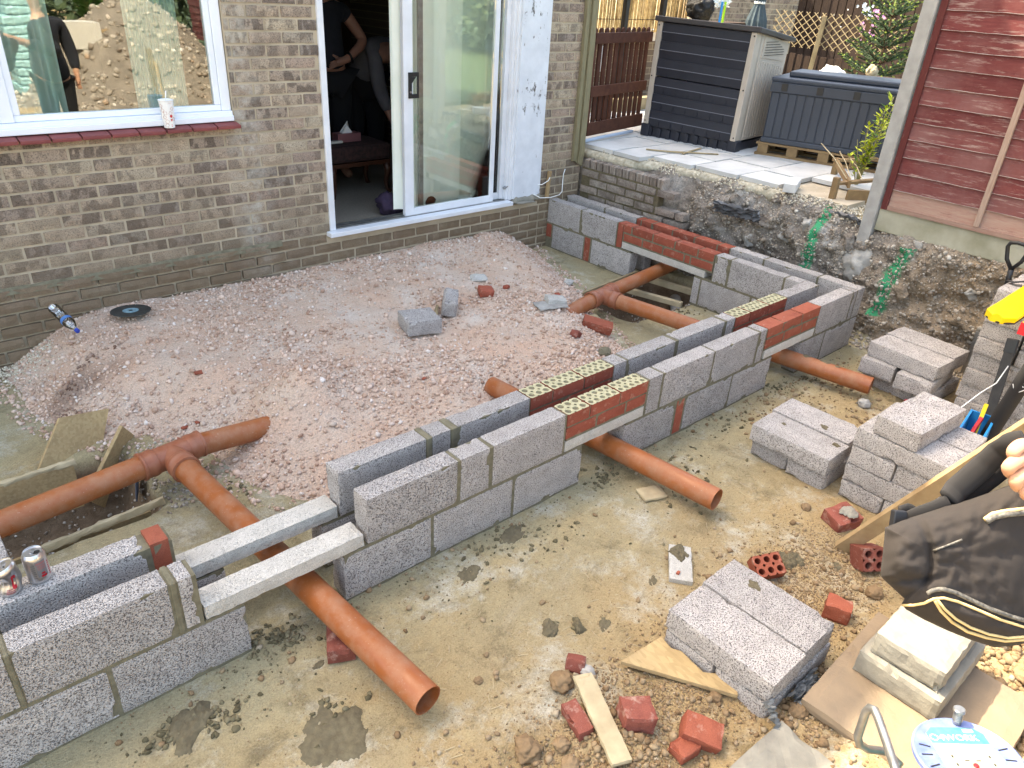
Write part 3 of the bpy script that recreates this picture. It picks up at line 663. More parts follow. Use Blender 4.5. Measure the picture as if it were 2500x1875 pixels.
def lay_brick(x0, x1, z, row, prj=0):
    global nb
    if x1-x0 < .02: return
    xc = (x0+x1)/2; dirty = z < .47
    yo = -.018 if (dirty and xc < -2.95) else 0
    if dirty and xc > -2.95: yo = -.004
    me = random.choice(BRD if dirty else BR)
    sc = (x1-x0)/.215
    y_ = WY+.05+yo+random.uniform(-.0015,.0015)
    vis = in_view((xc,WY,z)) and z > max(mound(xc,WY-.03),0)-.05
    if z < .12 and not vis: return
    if vis:
        inst(me,'brick',house,(xc,y_,z),(random.uniform(-.006,.006),random.uniform(-.003,.003),random.uniform(-.004,.004)),(sc*random.choice((1,-1)),1,1)); nb += 1
    elif z > .1 and x0 > -6.4: hidden.box((x0,y_-.05,z-.0325),(x1,y_+.05,z+.0325))
for row in range(-17, 19):
    z = Z0-.075*(row-1); odd = row % 2
    off = 0 if odd else .5
    k = -9
    while True:                                       # left part up to the door
        a = X0+.225*(k+off); b = a+.215; k += 1
        if a > -.45: break
        a += .005; b += .005
        lo, hi = -9, DX0-.002
        if z < DZ0-.03: hi = DX1+.02
        if z > WZ0-.035:                              # broken by the window
            lo = WX1+.002
        a2, b2 = max(a,lo), min(b,hi)
        if b2 > a2+.02: lay_brick(a2,b2,z,row)
    XR = -.368; k = -2
    offr = 0 if (row % 2) else .5                     # pier right of the door
    while True:
        a = XR+.005+.225*(k+offr); b = a+.215; k += 1
        if a > XC: break
        a2, b2 = max(a,DX1+.004 if z > DZ0-.03 else DX1+.03), min(b,XC)
        if b2 > a2+.02: lay_brick(a2,b2,z,row)
if hidden.v: kind(hidden.build('brick_outside_view','house_brick',house),'stuff')
print('house bricks', nb)
# mortar fillet on the ledge of the plinth
V = []; n = 70
for i in range(n+1):
    x = -6+3.05*i/n; k = .012*noise.noise(Vector((x*9,1,1)))
    V += [(x,WY-.0175,.452+k),(x,WY-.012,.474+k*.5),(x,WY+.003,.492+k)]
MB().add(V,[(3*i+j,3*i+3+j,3*i+4+j,3*i+1+j) for i in range(n) for j in range(2)]).build('mortar_ledge','mortar',house,smooth=True)
# window: white frame, glass, tiles below
wy = WY+.035
wf = MB()
wf.box((WX0,wy-.03,1.330),(WX1-.004,wy+.06,1.378)); wf.box((WX0,wy-.045,1.318),(WX1-.004,wy-.031,1.352))
wf.box((WX1-.062,wy-.012,1.379),(WX1-.004,wy+.06,WZ1)); wf.box((-4.474,wy-.012,1.379),(-4.380,wy+.06,WZ1))
win = wf.build('window_frame','upvc',house,bevel=.004)
sash = MB()
for (a,b) in [(-4.379,WX1-.063)]:
    sash.box((a,wy+.0,1.379),(b,wy+.05,1.412)); sash.box((a,wy+.0,1.413),(a+.034,wy+.05,WZ1)); sash.box((b-.034,wy+.0,1.413),(b,wy+.05,WZ1))
sash.build('sash_bead','upvc',house,bevel=.003)
ls = MB(); ls.box((-5.6,wy-.035,1.385),(-4.476,wy+.01,1.455)); ls.box((-4.545,wy-.035,1.456),(-4.476,wy+.01,WZ1)); lsash = ls.build('opening_sash','upvc',house,bevel=.006)
MB().box((-4.345,wy+.020,1.4125),(WX1-.097,wy+.024,WZ1)).build('window_pane','window_glass',house)
MB().box((-5.6,wy+.012,1.456),(-4.545,wy+.016,WZ1)).build('window_pane','window_glass',house)
tl = rough_box(.146,.115,.022,(6,4,2),.0008,.002,3,mat='sill_tile')
for i in range(12): inst(tl,'sill_tile',house,(-3.247-.1535*i,WY-.012,1.298+random.uniform(-.002,.002)),(R(9),random.uniform(-.012,.012),random.uniform(-.01,.01)))
# patio door
df = MB()
df.box((DX0,WY-.012,.50),(DX0+.044,WY+.12,DZ1)); df.build('door_jamb','white_paint',house,bevel=.003)
MB().box((DX0-.025,WY-.06,.463),(-.815,WY+.02,.497)).build('door_sill','white_paint',house,bevel=.004)
tr = MB(); 
for k in range(4): tr.box((DX0+.045,WY+.022+.028*k,.489),(-.86,WY+.032+.028*k,.503+.004*(k%2)))
tr.box((DX0+.045,WY+.021,.470),(-.86,WY+.14,.488)); tr.build('door_track','metal_grey',house)
fx = MB()
fx.box((-.886,WY+.055,.498),(-.842,WY+.11,DZ1)); fx.box((-.841,WY+.02,.498),(-.815,WY+.12,DZ1)); fx.box((-.8145,WY-.004,.498),(-.789,WY+.12,DZ1)); fx.box((-1.3,WY+.07,.498),(-.887,WY+.11,.556)); fx.build('fixed_frame','white_paint',house,bevel=.002)
MB().box((-1.3,WY+.088,.557),(-.887,WY+.092,DZ1)).build('fixed_pane','door_glass',house)
MB().box((-.788,WY-.022,.505),(DX1-.002,WY+.1,DZ1)).build('side_board','peeling_paint',house)
sd = MB(); sx0, sx1, sy0, sy1 = -1.880, -.975, WY+.030, WY+.068
sd.box((sx0,sy0,.500),(sx0+.082,sy1,DZ1)); sd.box((sx1-.040,sy0,.500),(sx1,sy1,DZ1)); sd.box((sx0+.0825,sy0,.500),(sx1-.0405,sy1,.556))
slide = sd.build('sliding_sash','white_paint',house,bevel=.003)
MB().box((sx0+.0825,sy0+.016,.5565),(sx1-.0405,sy0+.020,DZ1)).build('sliding_pane','door_glass',slide) if False else None
gp = MB().box((sx0+.0825,sy0+.016,.5565),(sx1-.0405,sy0+.020,DZ1)).build('glass','door_glass'); gp.parent = slide
gm = MB().box((-1.712,sy1+.012,.53),(-1.672,sy1+.035,DZ1)).build('inner_stile','metal_grey'); gm.parent = house; gm.matrix_parent_inverse = Matrix.Translation(-house.location)
# handle plate with its grip
hd = MB(); hx0,hx1,hz0,hz1 = -1.842,-1.752,1.385,1.565
hd.box((hx0,sy0-.012,hz0),(hx0+.028,sy0-.0005,hz1)); hd.box((hx1-.014,sy0-.012,hz0),(hx1,sy0-.0005,hz1)); hd.box((hx0+.0285,sy0-.012,hz1-.03),(hx1-.0145,sy0-.0005,hz1)); hd.box((hx0+.0285,sy0-.012,hz0),(hx1-.0145,sy0-.0005,hz0+.03))
hd.add([(hx0+.0285,sy0-.012,hz1-.031),(hx0+.066,sy0-.012,hz1-.031),(hx0+.0285,sy0-.012,hz1-.075),(hx0+.0285,sy0-.003,hz1-.031),(hx0+.066,sy0-.003,hz1-.031),(hx0+.0285,sy0-.003,hz1-.075)],[(0,1,2),(3,5,4),(0,3,4,1),(1,4,5,2),(2,5,3,0)])
h_ = hd.build('handle','black_plastic',bevel=.002); h_.parent = slide
kh = MB().lathe([(0,0),(.008,0),(.008,.006),(0,.006)],12,Matrix.Translation((hx0+.014,sy0-.013,hz0+.045)) @ Matrix.Rotation(R(90),4,'X')).build('lock','metal_grey'); kh.parent = slide
pin = MB().lathe([(.0,0),(.012,0),(.014,.02),(.010,.05),(0,.052)],12,Matrix.Translation((-.86,WY+.03,.60)) @ Matrix.Rotation(R(70),4,'Y')); pin.build('door_stop','metal_grey',house)
# timber at the corner of the house, rotten at the foot
V = []; F = []; n = 60
prof = [(-.085,-.002),(-.085,-.035),(-.045,-.035),(-.045,-.022),(-.020,-.022),(-.020,-.040),(.045,-.040),(.045,.06)]
for i in range(n+1):
    z = .735+1.9*(i/n)
    for (x,y) in prof:
        zz = z+(.06*fb((x*40,i*.0,3),2)+(.05 if x < -.04 else 0) if i == 0 else 0)
        w = .35*(1-sm(.73,.86,z))
        V.append((x+.004+w*.02*noise.noise(Vector((x*60,z*30,2))),WY+y*(1-w)+.004*noise.noise(Vector((x*50,z*6,1))),zz))
m_ = len(prof); F = [(i*m_+j,i*m_+j+1,(i+1)*m_+j+1,(i+1)*m_+j) for i in range(n) for j in range(m_-1)]
MB().add(V,F).build('corner_board','corner_timber',house)
MB().box((XC+.001,WY+.02,.70),(XC+.03,WY+.10,2.7)).build('corner_batten','corner_timber',house)
# room behind
rm = MB(); rm.box((-6.4,yb+.001,.30),(XC-.242,6.6,.468)); rm.build('carpet','carpet',house)
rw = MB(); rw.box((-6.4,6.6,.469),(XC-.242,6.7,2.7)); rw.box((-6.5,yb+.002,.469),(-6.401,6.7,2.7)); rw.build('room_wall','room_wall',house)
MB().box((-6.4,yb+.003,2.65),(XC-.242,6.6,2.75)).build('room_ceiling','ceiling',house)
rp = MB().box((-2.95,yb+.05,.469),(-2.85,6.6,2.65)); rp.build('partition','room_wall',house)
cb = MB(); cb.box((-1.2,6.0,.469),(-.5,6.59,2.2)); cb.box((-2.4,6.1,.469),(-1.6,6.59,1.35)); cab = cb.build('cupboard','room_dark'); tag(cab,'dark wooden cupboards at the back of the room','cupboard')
# ================================================================== NEW BLOCK WALLS
BLK = {}
def blk_mesh(L, T, H, mat, var):
    key = (round(L,3),round(T,3),round(H,3),mat,var)
    if key not in BLK:
        BLK[key] = rough_box(L,T,H,(max(2,int(L/.022)),max(2,int(T/.022)),max(2,int(H/.022))),.0016,.004 if mat != 'lintel' else .0025,int(L*1000)%97+var,chip=.007 if mat != 'lintel' else .002,mat=mat,freq=45)
    return BLK[key]
def core_brick(L=.215, T=.102, H=.065, deep=.0, mat='red_brick', cols=5, rows=2):
    """brick whose bed face shows rows of round holes; returns body and plug meshes, top at z=H/2"""
    b = MB(); pl = MB(); cw, ch = L/cols, T/rows; rr = min(cw,ch)*.33; n = 16
    dp = deep if deep else .007
    top = H/2
    for i in range(cols):
        for j in range(rows):
            cx, cy = -L/2+cw*(i+.5), -T/2+ch*(j+.5); sq, ci, lo = [], [], []
            for k in range(n):
                a = 2*math.pi*(k+.5)/n; c_, s_ = math.cos(a), math.sin(a); q = 1/max(abs(c_),abs(s_))
                sq.append((cx+c_*q*cw/2, cy+s_*q*ch/2, top)); ci.append((cx+rr*c_, cy+rr*s_, top)); lo.append((cx+rr*c_, cy+rr*s_, top-dp))
            b.add(sq+ci+lo, [(k,(k+1)%n,n+(k+1)%n,n+k) for k in range(n)]+[(n+k,n+(k+1)%n,2*n+(k+1)%n,2*n+k) for k in range(n)], 1)
            pl.add(lo+[(cx,cy,top-dp)], [(k,(k+1)%n,n) for k in range(n)])
    x,y,z0,z1 = L/2,T/2,-H/2,top
    b.add([(-x,-y,z0),(x,-y,z0),(x,y,z0),(-x,y,z0),(-x,-y,z1),(x,-y,z1),(x,y,z1),(-x,y,z1)],[(0,3,2,1),(0,1,5,4),(1,2,6,5),(2,3,7,6),(3,0,4,7)],0)
    return b, pl
CB = {}
def cored(L, topmat, plug):
    k = (round(L,3),topmat,plug)
    if k not in CB:
        b, p = core_brick(L, cols=5 if L > .18 else 3)
        ob = b.build('t',['red_brick',topmat]); op = p.build('t',plug); CB[k] = (ob.data, op.data)
        bpy.data.objects.remove(ob); bpy.data.objects.remove(op)
    return CB[k]
RB = {}
def brick_mesh(L, H=.065, T=.102, mat='red_brick', var=0):
    k = (round(L,3),H,T,mat,var)
    if k not in RB: RB[k] = rough_box(L,T,H,(max(2,int(L/.03)),3,3),.0012,.003,var+3,chip=.004,mat=mat,freq=50)
    return RB[k]
ZB1, ZT1, ZB2, ZT2 = .010, .225, .2375, .4525
wall_out = thing('outer_block_wall','outer leaf of the new grey block wall, nearest the camera','block wall',(-2.5,0,0),world=True)
wall_in = thing('inner_block_wall','inner leaf of the new grey block wall, beside the pink hardcore','block wall',(-2.5,.215,0),world=True)
class Leaf:
    def __init__(s, root, axis, face, thick):  # axis 'x': runs along x, face = min y ; axis 'y': runs along y, face = min x
        s.r, s.a, s.f, s.t, s.n = root, axis, face, thick, 0
    def place(s, me, a, b, z0, z1, name, sub=None):
        s.n += 1; c_ = (a+b)/2; w = s.f+s.t/2
        loc = (c_,w,(z0+z1)/2) if s.a == 'x' else (w,c_,(z0+z1)/2)
        return inst(me,name,s.r,loc,(0,random.uniform(-.002,.002),(0 if s.a == 'x' else R(90))+random.uniform(-.003,.003)))
    def block(s, a, b, course=2, mat='block', z=None):
        z0,z1 = z or ((ZB1,ZT1) if course == 1 else (ZB2,ZT2))
        return s.place(blk_mesh(b-a,s.t,z1-z0,mat,s.n%3),a,b,z0,z1,'block')
    def brick(s, a, b, z0, z1, mat='red_brick'): return s.place(brick_mesh(b-a,round(z1-z0,4),.1,mat,s.n%3),a,b,z0,z1,'brick')
    def cored(s, a, b, z0, z1, topmat='mortar_cream', plug='mortar'):
        mb, mp = cored(b-a,topmat,plug); c_ = (a+b)/2; w = s.f+s.t/2
        o = inst(mb,'brick',s.r,(c_,w,(z0+z1)/2) if s.a == 'x' else (w,c_,(z0+z1)/2),(0,0,0 if s.a == 'x' else R(90)))
        p = inst(mp,'mortar_plug'); p.parent = o; return o
    def lintel(s, a, b, z0=.2385, z1=.2985):
        return s.place(blk_mesh(b-a,s.t,z1-z0,'lintel',1),a,b,z0,z1,'lintel')
    def core(s, spans, mat='mortar', ins=.0035):
        m_ = MB()
        for (a,b,z0,z1) in spans:
            if s.a == 'x': m_.box((a,s.f+ins,z0),(b,s.f+s.t-ins,z1))
            else: m_.box((s.f+ins,a,z0),(s.f+s.t-ins,b,z1))
        m_.build('mortar_joint',mat,s.r)
def row_bricks(L, a, lens, z0, z1, cored=False, mat='red_brick'):
    x = a
    for l in lens:
        (L.cored(x,x+l,z0,z1) if cored else L.brick(x,x+l,z0,z1,mat)); x += l+.0105
# outer front leaf
A = Leaf(wall_out,'x',0.0,.1)
for a,b in [(-5.402,-4.961),(-4.949,-4.508),(-4.125,-3.711),(-3.699,-3.259),(-3.246,-2.806),(-2.500,-2.078),(-1.980,-1.542),(-1.530,-1.112),(-.762,-.452),(-.440,-.102)]: A.block(a,b,1)
A.brick(-2.062,-1.995,ZB1,ZT1)
for a,b in [(-5.631,-5.191),(-5.176,-4.738),(-4.710,-4.662),(-4.013,-3.577),(-3.561,-3.404),(-3.386,-2.950),(-2.345,-2.238),(-2.224,-1.786),(-1.773,-1.334),(-1.315,-1.250),(-.612,-.172),(-.161,-.112)]: A.block(a,b,2)
A.lintel(-4.645,-4.028); A.lintel(-2.937,-2.362); A.lintel(-1.222,-.622)
row_bricks(A,-2.938,[.146,.205,.205],.3835,.4475,True); row_bricks(A,-2.938,[.205,.205,.146],.3095,.3725)
row_bricks(A,-1.236,[.170,.215,.215],.3835,.4495,False,'red_brick_clean'); row_bricks(A,-1.236,[.205,.205,.180],.3095,.3725,False,'red_brick_clean')
A.core([(-5.62,-4.512,-.01,ZT1+.006),(-4.115,-2.811,-.01,ZT1+.006),(-2.49,-1.118,-.01,ZT1+.006),(-.756,-.10,-.01,ZT1+.006),(-5.62,-4.65,ZT1+.0062,ZT2-.006),(-4.648,-4.51,ZT1+.0062,.236),(-4.12,-4.005,ZT1+.0062,.2365),(-4.004,-2.94,ZT1+.0062,ZT2-.006),(-2.9395,-2.81,ZT1+.0062,.236),(-2.93,-2.366,.297,.442),(-2.49,-2.3615,ZT1+.0062,.2365),(-2.361,-1.24,ZT1+.0062,ZT2-.006),(-1.2395,-1.12,ZT1+.0062,.236),(-1.23,-.626,.297,.442),(-.756,-.6205,ZT1+.0062,.2365),(-.62,-.10,ZT1+.0062,ZT2-.006)])
# outer return leaf
D = Leaf(wall_out,'y',-.1,.1)
for a,b in [(0.0,.302),(.314,.745),(.757,1.05),(2.012,2.38),(2.392,2.870)]: D.block(a,b,2)
for a,b in [(0.0,.36),(.372,.812),(.824,1.16),(1.86,2.30),(2.312,2.870)]: D.block(a,b,1)
D.lintel(1.07,1.99)
row_bricks(D,1.062,[.105,.212,.212,.212,.105,.045],.3835,.4475); row_bricks(D,1.062,[.212,.212,.212,.212,.055],.3095,.3725)
D.core([(.01,1.155,-.01,ZT1+.006),(1.865,2.87,-.01,ZT1+.006),(.01,1.058,ZT1+.0062,ZT2-.006),(2.008,2.87,ZT1+.0062,ZT2-.006),(1.07,2.0,.297,.442),(1.06,1.155,ZT1+.0062,.2365),(1.865,2.006,ZT1+.0062,.2365)])
# inner front leaf
B_ = Leaf(wall_in,'x',.215,.1)
for a,b in [(-5.402,-4.961),(-4.949,-4.492),(-4.10,-3.69),(-3.68,-3.24),(-3.23,-2.82),(-2.48,-2.05),(-2.04,-1.60),(-1.59,-1.12),(-.78,-.24)]: B_.block(a,b,1)
for a,b in [(-5.631,-5.191),(-5.178,-4.738),(-4.012,-3.583),(-3.553,-3.452),(-3.414,-2.980),(-2.377,-2.278),(-2.264,-1.858),(-1.828,-1.378),(-1.352,-1.264),(-.662,-.238)]: B_.block(a,b,2)
B_.brick(-4.722,-4.660,.238,.462,'red_brick_clean')
B_.lintel(-4.648,-4.022); B_.lintel(-2.98,-2.385); B_.lintel(-1.258,-.668)
row_bricks(B_,-2.972,[.140,.212,.212],.3835,.4475,True); row_bricks(B_,-2.972,[.212,.212,.140],.3095,.3725)
row_bricks(B_,-1.256,[.150,.206,.206],.3835,.4475,True); row_bricks(B_,-1.256,[.206,.206,.150],.3095,.3725)
B_.core([(-5.62,-4.496,-.01,ZT1+.006),(-4.095,-2.824,-.01,ZT1+.006),(-2.47,-1.124,-.01,ZT1+.006),(-.775,-.245,-.01,ZT1+.006),(-5.62,-4.65,ZT1+.0062,ZT2-.006),(-4.09,-4.004,ZT1+.0062,.2365),(-4.0,-2.975,ZT1+.0062,ZT2-.006),(-2.97,-2.388,.297,.442),(-2.384,-1.26,ZT1+.0062,ZT2-.006),(-1.25,-.67,.297,.442),(-.665,-.245,ZT1+.0062,ZT2-.006),(-2.974,-2.825,ZT1+.0062,.236),(-2.47,-2.385,ZT1+.0062,.2362),(-1.258,-1.125,ZT1+.0062,.236),(-.775,-.667,ZT1+.0062,.2362)])
# inner return leaf
E_ = Leaf(wall_in,'y',-.337,.1)
for a,b in [(.317,.428),(.440,.878),(.894,1.016),(2.020,2.436),(2.452,2.868)]: E_.block(a,b,2)
for a,b in [(.317,.652),(.664,1.104),(1.116,1.18),(1.832,2.286),(2.384,2.786)]: E_.block(a,b,1)
E_.brick(2.304,2.372,ZB1,ZT1); E_.brick(2.80,2.868,.10,ZT1); E_.brick(1.950,2.008,.238,.4495)
E_.lintel(1.085,1.945,.2415,.2985)
row_bricks(E_,1.030,[.146,.214,.214,.214,.086],.3835,.4495); row_bricks(E_,1.030,[.204,.05,.204,.204,.204],.3095,.3725)
E_.core([(.32,1.175,-.01,ZT1+.006),(1.838,2.87,-.01,ZT1+.006),(.32,1.02,ZT1+.0062,ZT2-.006),(2.012,2.87,ZT1+.0062,ZT2-.006),(1.026,1.946,.297,.442),(1.022,1.175,ZT1+.0062,.2395),(1.838,2.010,ZT1+.0062,.2365)])
# fat mortar pressed out of a few joints, on the inner leaf and the near course
fm = MB()
for (x,y0,y1,z0,z1,w) in [(-3.567,.213,.317,.23,.4505,.028),(-3.432,.213,.317,.23,.4505,.030),(-4.7225,-.0015,.1015,.232,.4515,.020),(-5.1835,-.0015,.1015,.232,.449,.014),(-4.654,.010,.101,.236,.330,.012)]: fm.box((x-w/2,y0,z0),(x+w/2,y1,z1))
fmo = fm.build('mortar_joint','mortar',wall_out,bevel=.004)
# a block end on the far side of the pipe, cut by the frame
t = rough_box(.1,.44,.215,(4,16,8),.0016,.004,31,chip=.006,mat='block')
tag(inst(t,'concrete_block',None,(-5.140,.545,.3395)), 'grey block standing on edge behind the drink cans at the left edge','concrete block')
t2 = rough_box(.1,.44,.22,(4,16,8),.0016,.004,32,chip=.006,mat='block')
tag(inst(t2,'concrete_block',None,(-5.142,.545,.120)), 'grey block under the edgeways block behind the drink cans','concrete block')

# ================================================================== DRAIN PIPES
PR = .055
def pipe(name, p, q, parent, mat='drain_pipe', n=40):
    p, q = Vector(p), Vector(q); d = (q-p).normalized(); k = 26
    x = d.cross(Vector((0,0,1))).normalized(); z = x.cross(d); V = []
    L = [(0,PR-.0035),(0,PR)]+[((q-p).length*i/10,PR) for i in range(1,11)]+[((q-p).length,PR-.0035)]
    ring = lambda s_, r_: [p+d*s_+(x*math.cos(2*math.pi*j/n)+z*math.sin(2*math.pi*j/n))*r_ for j in range(n)]
    b = MB(); Ln = (q-p).length
    prof = [(Ln-.001,PR-.0035)]+[(0+.0,PR-.0035)]
    for s_, r_ in [(0,PR)]+[(Ln*i/10,PR) for i in range(1,11)]: V += ring(s_,r_)
    m_ = len(V)//n; b.add(V,[(i*n+j,i*n+(j+1)%n,(i+1)*n+(j+1)%n,(i+1)*n+j) for i in range(m_-1) for j in range(n)])
    e = []
    for s_, r_ in [(Ln,PR),(Ln+.0005,PR-.0018),(Ln,PR-.0036),(Ln-.30,PR-.0036)]: e += ring(s_,r_)
    b.add(e,[(i*n+j,i*n+(j+1)%n,(i+1)*n+(j+1)%n,(i+1)*n+j) for i in range(3) for j in range(n)])
    e = []
    for s_, r_ in [(0,PR),(0,PR-.0036),(.25,PR-.0036)]: e += ring(s_,r_)
    b.add(e,[(i*n+j,i*n+(j+1)%n,(i+1)*n+(j+1)%n,(i+1)*n+j) for i in range(2) for j in range(n)])
    return b.build(name,mat,parent,smooth='auto')
def socket(b, c_, d, L=.075, r0=PR+.001, r1=PR+.0085):
    c_, d = Vector(c_), Vector(d).normalized(); x = d.cross(Vector((0,0,1))).normalized(); z = x.cross(d); n = 40; V = []
    prof = [(-L*.5,r0),(-L*.45,r1-.002),(-L*.38,r1),(-L*.2,r1+.0015),(-L*.1,r1+.0015),(-L*.05,r1-.001),(L*.3,r1-.001),(L*.34,r1+.003),(L*.46,r1+.003),(L*.5,r0)]
    for s_, r_ in prof: V += [c_+d*s_+(x*math.cos(2*math.pi*j/n)+z*math.sin(2*math.pi*j/n))*r_ for j in range(n)]
    b.add(V,[(i*n+j,i*n+(j+1)%n,(i+1)*n+(j+1)%n,(i+1)*n+j) for i in range(len(prof)-1) for j in range(n)])
def tee(parent, c_, d1, db, arm=.13, barm=.125):
    c_ = Vector(c_); d1 = Vector(d1).normalized(); db = Vector(db).normalized(); b = MB()
    b.tube([c_-d1*arm,c_,c_+d1*arm],PR+.004,40,False)
    pts = [c_+d1*.0, c_+db*.02, c_+db*.06, c_+db*barm]; b.tube(pts,[PR+.004,PR+.004,PR+.004,PR+.004],40,False)
    socket(b,c_-d1*(arm-.02),-d1); socket(b,c_+d1*(arm-.02),d1); socket(b,c_+db*(barm-.01),db)
    return b.build('tee_junction','drain_fitting',parent,smooth='auto')
run1 = thing('drain_pipe','long orange drain pipe with tee junction passing under the near concrete lintels','drain pipe',(-4.36,1.14,.17),world=True)
T1 = Vector((-4.366,1.155,.172)); d1 = Vector((1.0,.135,.0)).normalized(); e1 = Vector((-4.181,-.635,.098)); db = (e1-T1).normalized()
tee(run1,T1,d1,db); pipe('pipe',T1+db*.10,e1,run1); pipe('pipe',T1-d1*.10,T1-d1*1.3+Vector((0,0,.0)),run1); pipe('pipe',T1+d1*.10,Vector((-3.60,1.262,.07)),run1)
run2 = thing('drain_pipe','orange drain pipe under the middle brick panel, open end pointing right','drain pipe',(-2.5,-.2,.1),world=True)
pipe('pipe',(-2.640,.90,.105),(-2.482,-.578,.103),run2)
run3 = thing('drain_pipe','far orange drain pipe with mortar splashed tee beside the timber braced hole','drain pipe',(-1.1,1.4,.15),world=True)
T2 = Vector((-1.115,1.435,.150)); d2 = Vector((.93,.135,0)).normalized(); e3 = Vector((-.708,-.478,.103)); db2 = (e3-T2).normalized()
tee(run3,T2,d2,db2); pipe('pipe',T2+db2*.10,e3,run3); pipe('pipe',T2+d2*.10,T2+d2*1.15,run3); pipe('pipe',T2-d2*.10,T2-d2*.45+Vector((0,0,-.03)),run3)
# mortar dropped on that pipe
dirn = db2; side = dirn.cross(Vector((0,0,1))).normalized()
def pipe_splat(s_, a0, w, l, seed, lab):
    V = []; n, m_ = 14, 10
    for i in range(n+1):
        for j in range(m_+1):
            uu, vv = i/n*2-1, j/m_*2-1; k = 1-(uu*uu+vv*vv)
            k *= 1; a = a0+vv*w/PR*(1+.3*noise.noise(Vector((uu*2,vv*2,seed)))); ss = s_+uu*l*(1+.3*noise.noise(Vector((uu*2,vv*2,seed+5))))
            h = .007*max(0,k+.35*noise.noise(Vector((uu*3,vv*3,seed+2))))-.002
            V.append(T2+dirn*ss+(side*math.cos(a)+side.cross(dirn)*math.sin(a))*(PR+h))
    o = MB().add(V,[(i*(m_+1)+j,i*(m_+1)+j+1,(i+1)*(m_+1)+j+1,(i+1)*(m_+1)+j) for i in range(n) for j in range(m_)]).build('mortar_splat','mortar_damp',smooth=True); tag(o,lab,'mortar')
Lp = (e3-T2).length
pipe_splat(Lp-.30,R(110),.03,.045,3,'mortar splash on top of the far open pipe end'); pipe_splat(Lp-.22,R(85),.014,.018,4,'small mortar dab near the far open pipe end'); pipe_splat(Lp-.42,R(100),.03,.03,5,'mortar lump where the far pipe leaves the wall')

# ================================================================== BLOCK STACKS
FB = [rough_box(.44,.215,.1,(18,9,5),.0018,.0045,40+i,chip=.008,mat='block',freq=45) for i in range(3)]
HB = [rough_box(.215,.215,.1,(9,9,5),.0022,.005,50+i,chip=.010,mat='block',freq=45) for i in range(2)]
def cblock(x, y, z, rz, lab, me=None, grp=None, tilt=0):
    o = inst(me or random.choice(FB),'concrete_block',None,(x,y,z+.05),(tilt,0,R(rz)+random.uniform(-.012,.012))); tag(o,lab,'concrete block',grp); return o
g1 = 'blocks of the nearest stack'
cblock(-3.2055,-1.15,.002,0,'bottom block of the nearest stack, end by the wooden offcut',None,g1).location.xy = (-3.09,-1.042)
cblock(-3.085,-1.26,.002,0,'bottom block of the nearest stack, end by the soil clods',None,g1)
cblock(-3.205,-1.148,.104,90,'top block of the nearest stack, nearer the camera side, clean face',None,g1); cblock(-2.985,-1.140,.104,90,'top block of the nearest stack with a mortar dab',None,g1)
splat(-2.95,-1.06,.028,.004,21,lab='mortar dab on the top of the nearest block stack',z=.2045,rz=1)
g2 = 'blocks of the low stack left of the tall pile'
cblock(-1.63,-.468,.0,1,'bottom block of the low middle stack, end nearest the open pipe',None,g2); cblock(-1.64,-.69,.0,1,'bottom block of the low middle stack, end with a chip of rubble',None,g2)
cblock(-1.775,-.580,.102,91,'top left block of the low middle stack with mortar dabs',None,g2); cblock(-1.545,-.560,.102,91,'top right block of the low middle stack with a pale smear',None,g2)
splat(-1.60,-.62,.026,.004,22,lab='oval mortar dab on the right block of the low middle stack',z=.2025,rz=1); splat(-1.72,-.75,.02,.008,23,lab='dark mortar dab at the front of the low middle stack',z=.2025,rz=1); splat(-1.75,-.47,.014,.003,24,lab='tiny mortar spot on the left block of the low middle stack',z=.2025,rz=1)
g3 = 'blocks of the four layer stack beside the plank'
for L_ in range(4):
    z = .002+.1005*L_; nm = ['bottom layer','second layer','third layer','top full layer'][L_]
    if L_ in (0,2):
        cblock(-1.60,-.965,z,0,'block in the %s of the stack by the leaning plank, left end'%nm,None,g3); cblock(-1.60+(.0 if L_ == 0 else .01),-1.184,z,0,'block in the %s of the stack by the leaning plank, right end'%nm,None,g3)
    else:
        cblock(-1.712,-1.075,z,90,'block in the %s of the stack by the leaning plank, long face outward'%nm,None,g3); cblock(-1.492,-1.075,z,90,'block in the %s of the stack by the leaning plank, behind the other'%nm,None,g3)
cblock(-1.60,-1.045,.405,-4,'single grey block lying across the top of the stack by the plank',None,g3)
g4 = 'blocks of the three layer stack at the foot of the bank'
for L_ in range(3):
    z = .002+.1005*L_; nm = ['bottom','middle','top'][L_]
    if L_ == 1:
        cblock(-.46,-.42,z,4,'half block sticking out of the middle layer by the bank',HB[0],g4); cblock(-.38,-.655,z,4,'block in the middle layer of the stack by the bank',None,g4)
    else:
        cblock(-.425+(.03 if L_ == 0 else 0),-.55,z,86,'left block in the %s layer of the stack by the bank'%nm,None,g4); cblock(-.200+(.03 if L_ == 0 else 0),-.555,z,86,'right block in the %s layer of the stack by the bank'%nm,None,g4)
g5 = 'blocks of the tall tower at the right edge'
for L_ in range(6):
    z = .002+.1005*L_
    for k in range(3):
        yy = -.963-.219*k+random.uniform(-.008,.008)
        cblock(-.165+random.uniform(-.014,.014),yy,z,0,'%s layer block of the right edge tower, %s'%(['lowest','second','third','fourth','fifth','sixth'][L_],['bank end','middle one','plank end'][k]),None,g5)
for L_ in range(2):
    for k in range(2): cblock(-.165+.012*L_,-.963-.222*k,.605+.1005*L_,0,[['block under the topmost pair of the right edge tower, bank end','block under the topmost pair of the right edge tower, inner one'],['topmost block of the right edge tower under the black strap','topmost block of the right edge tower under the yellow sleeve']][L_][k],None,g5)

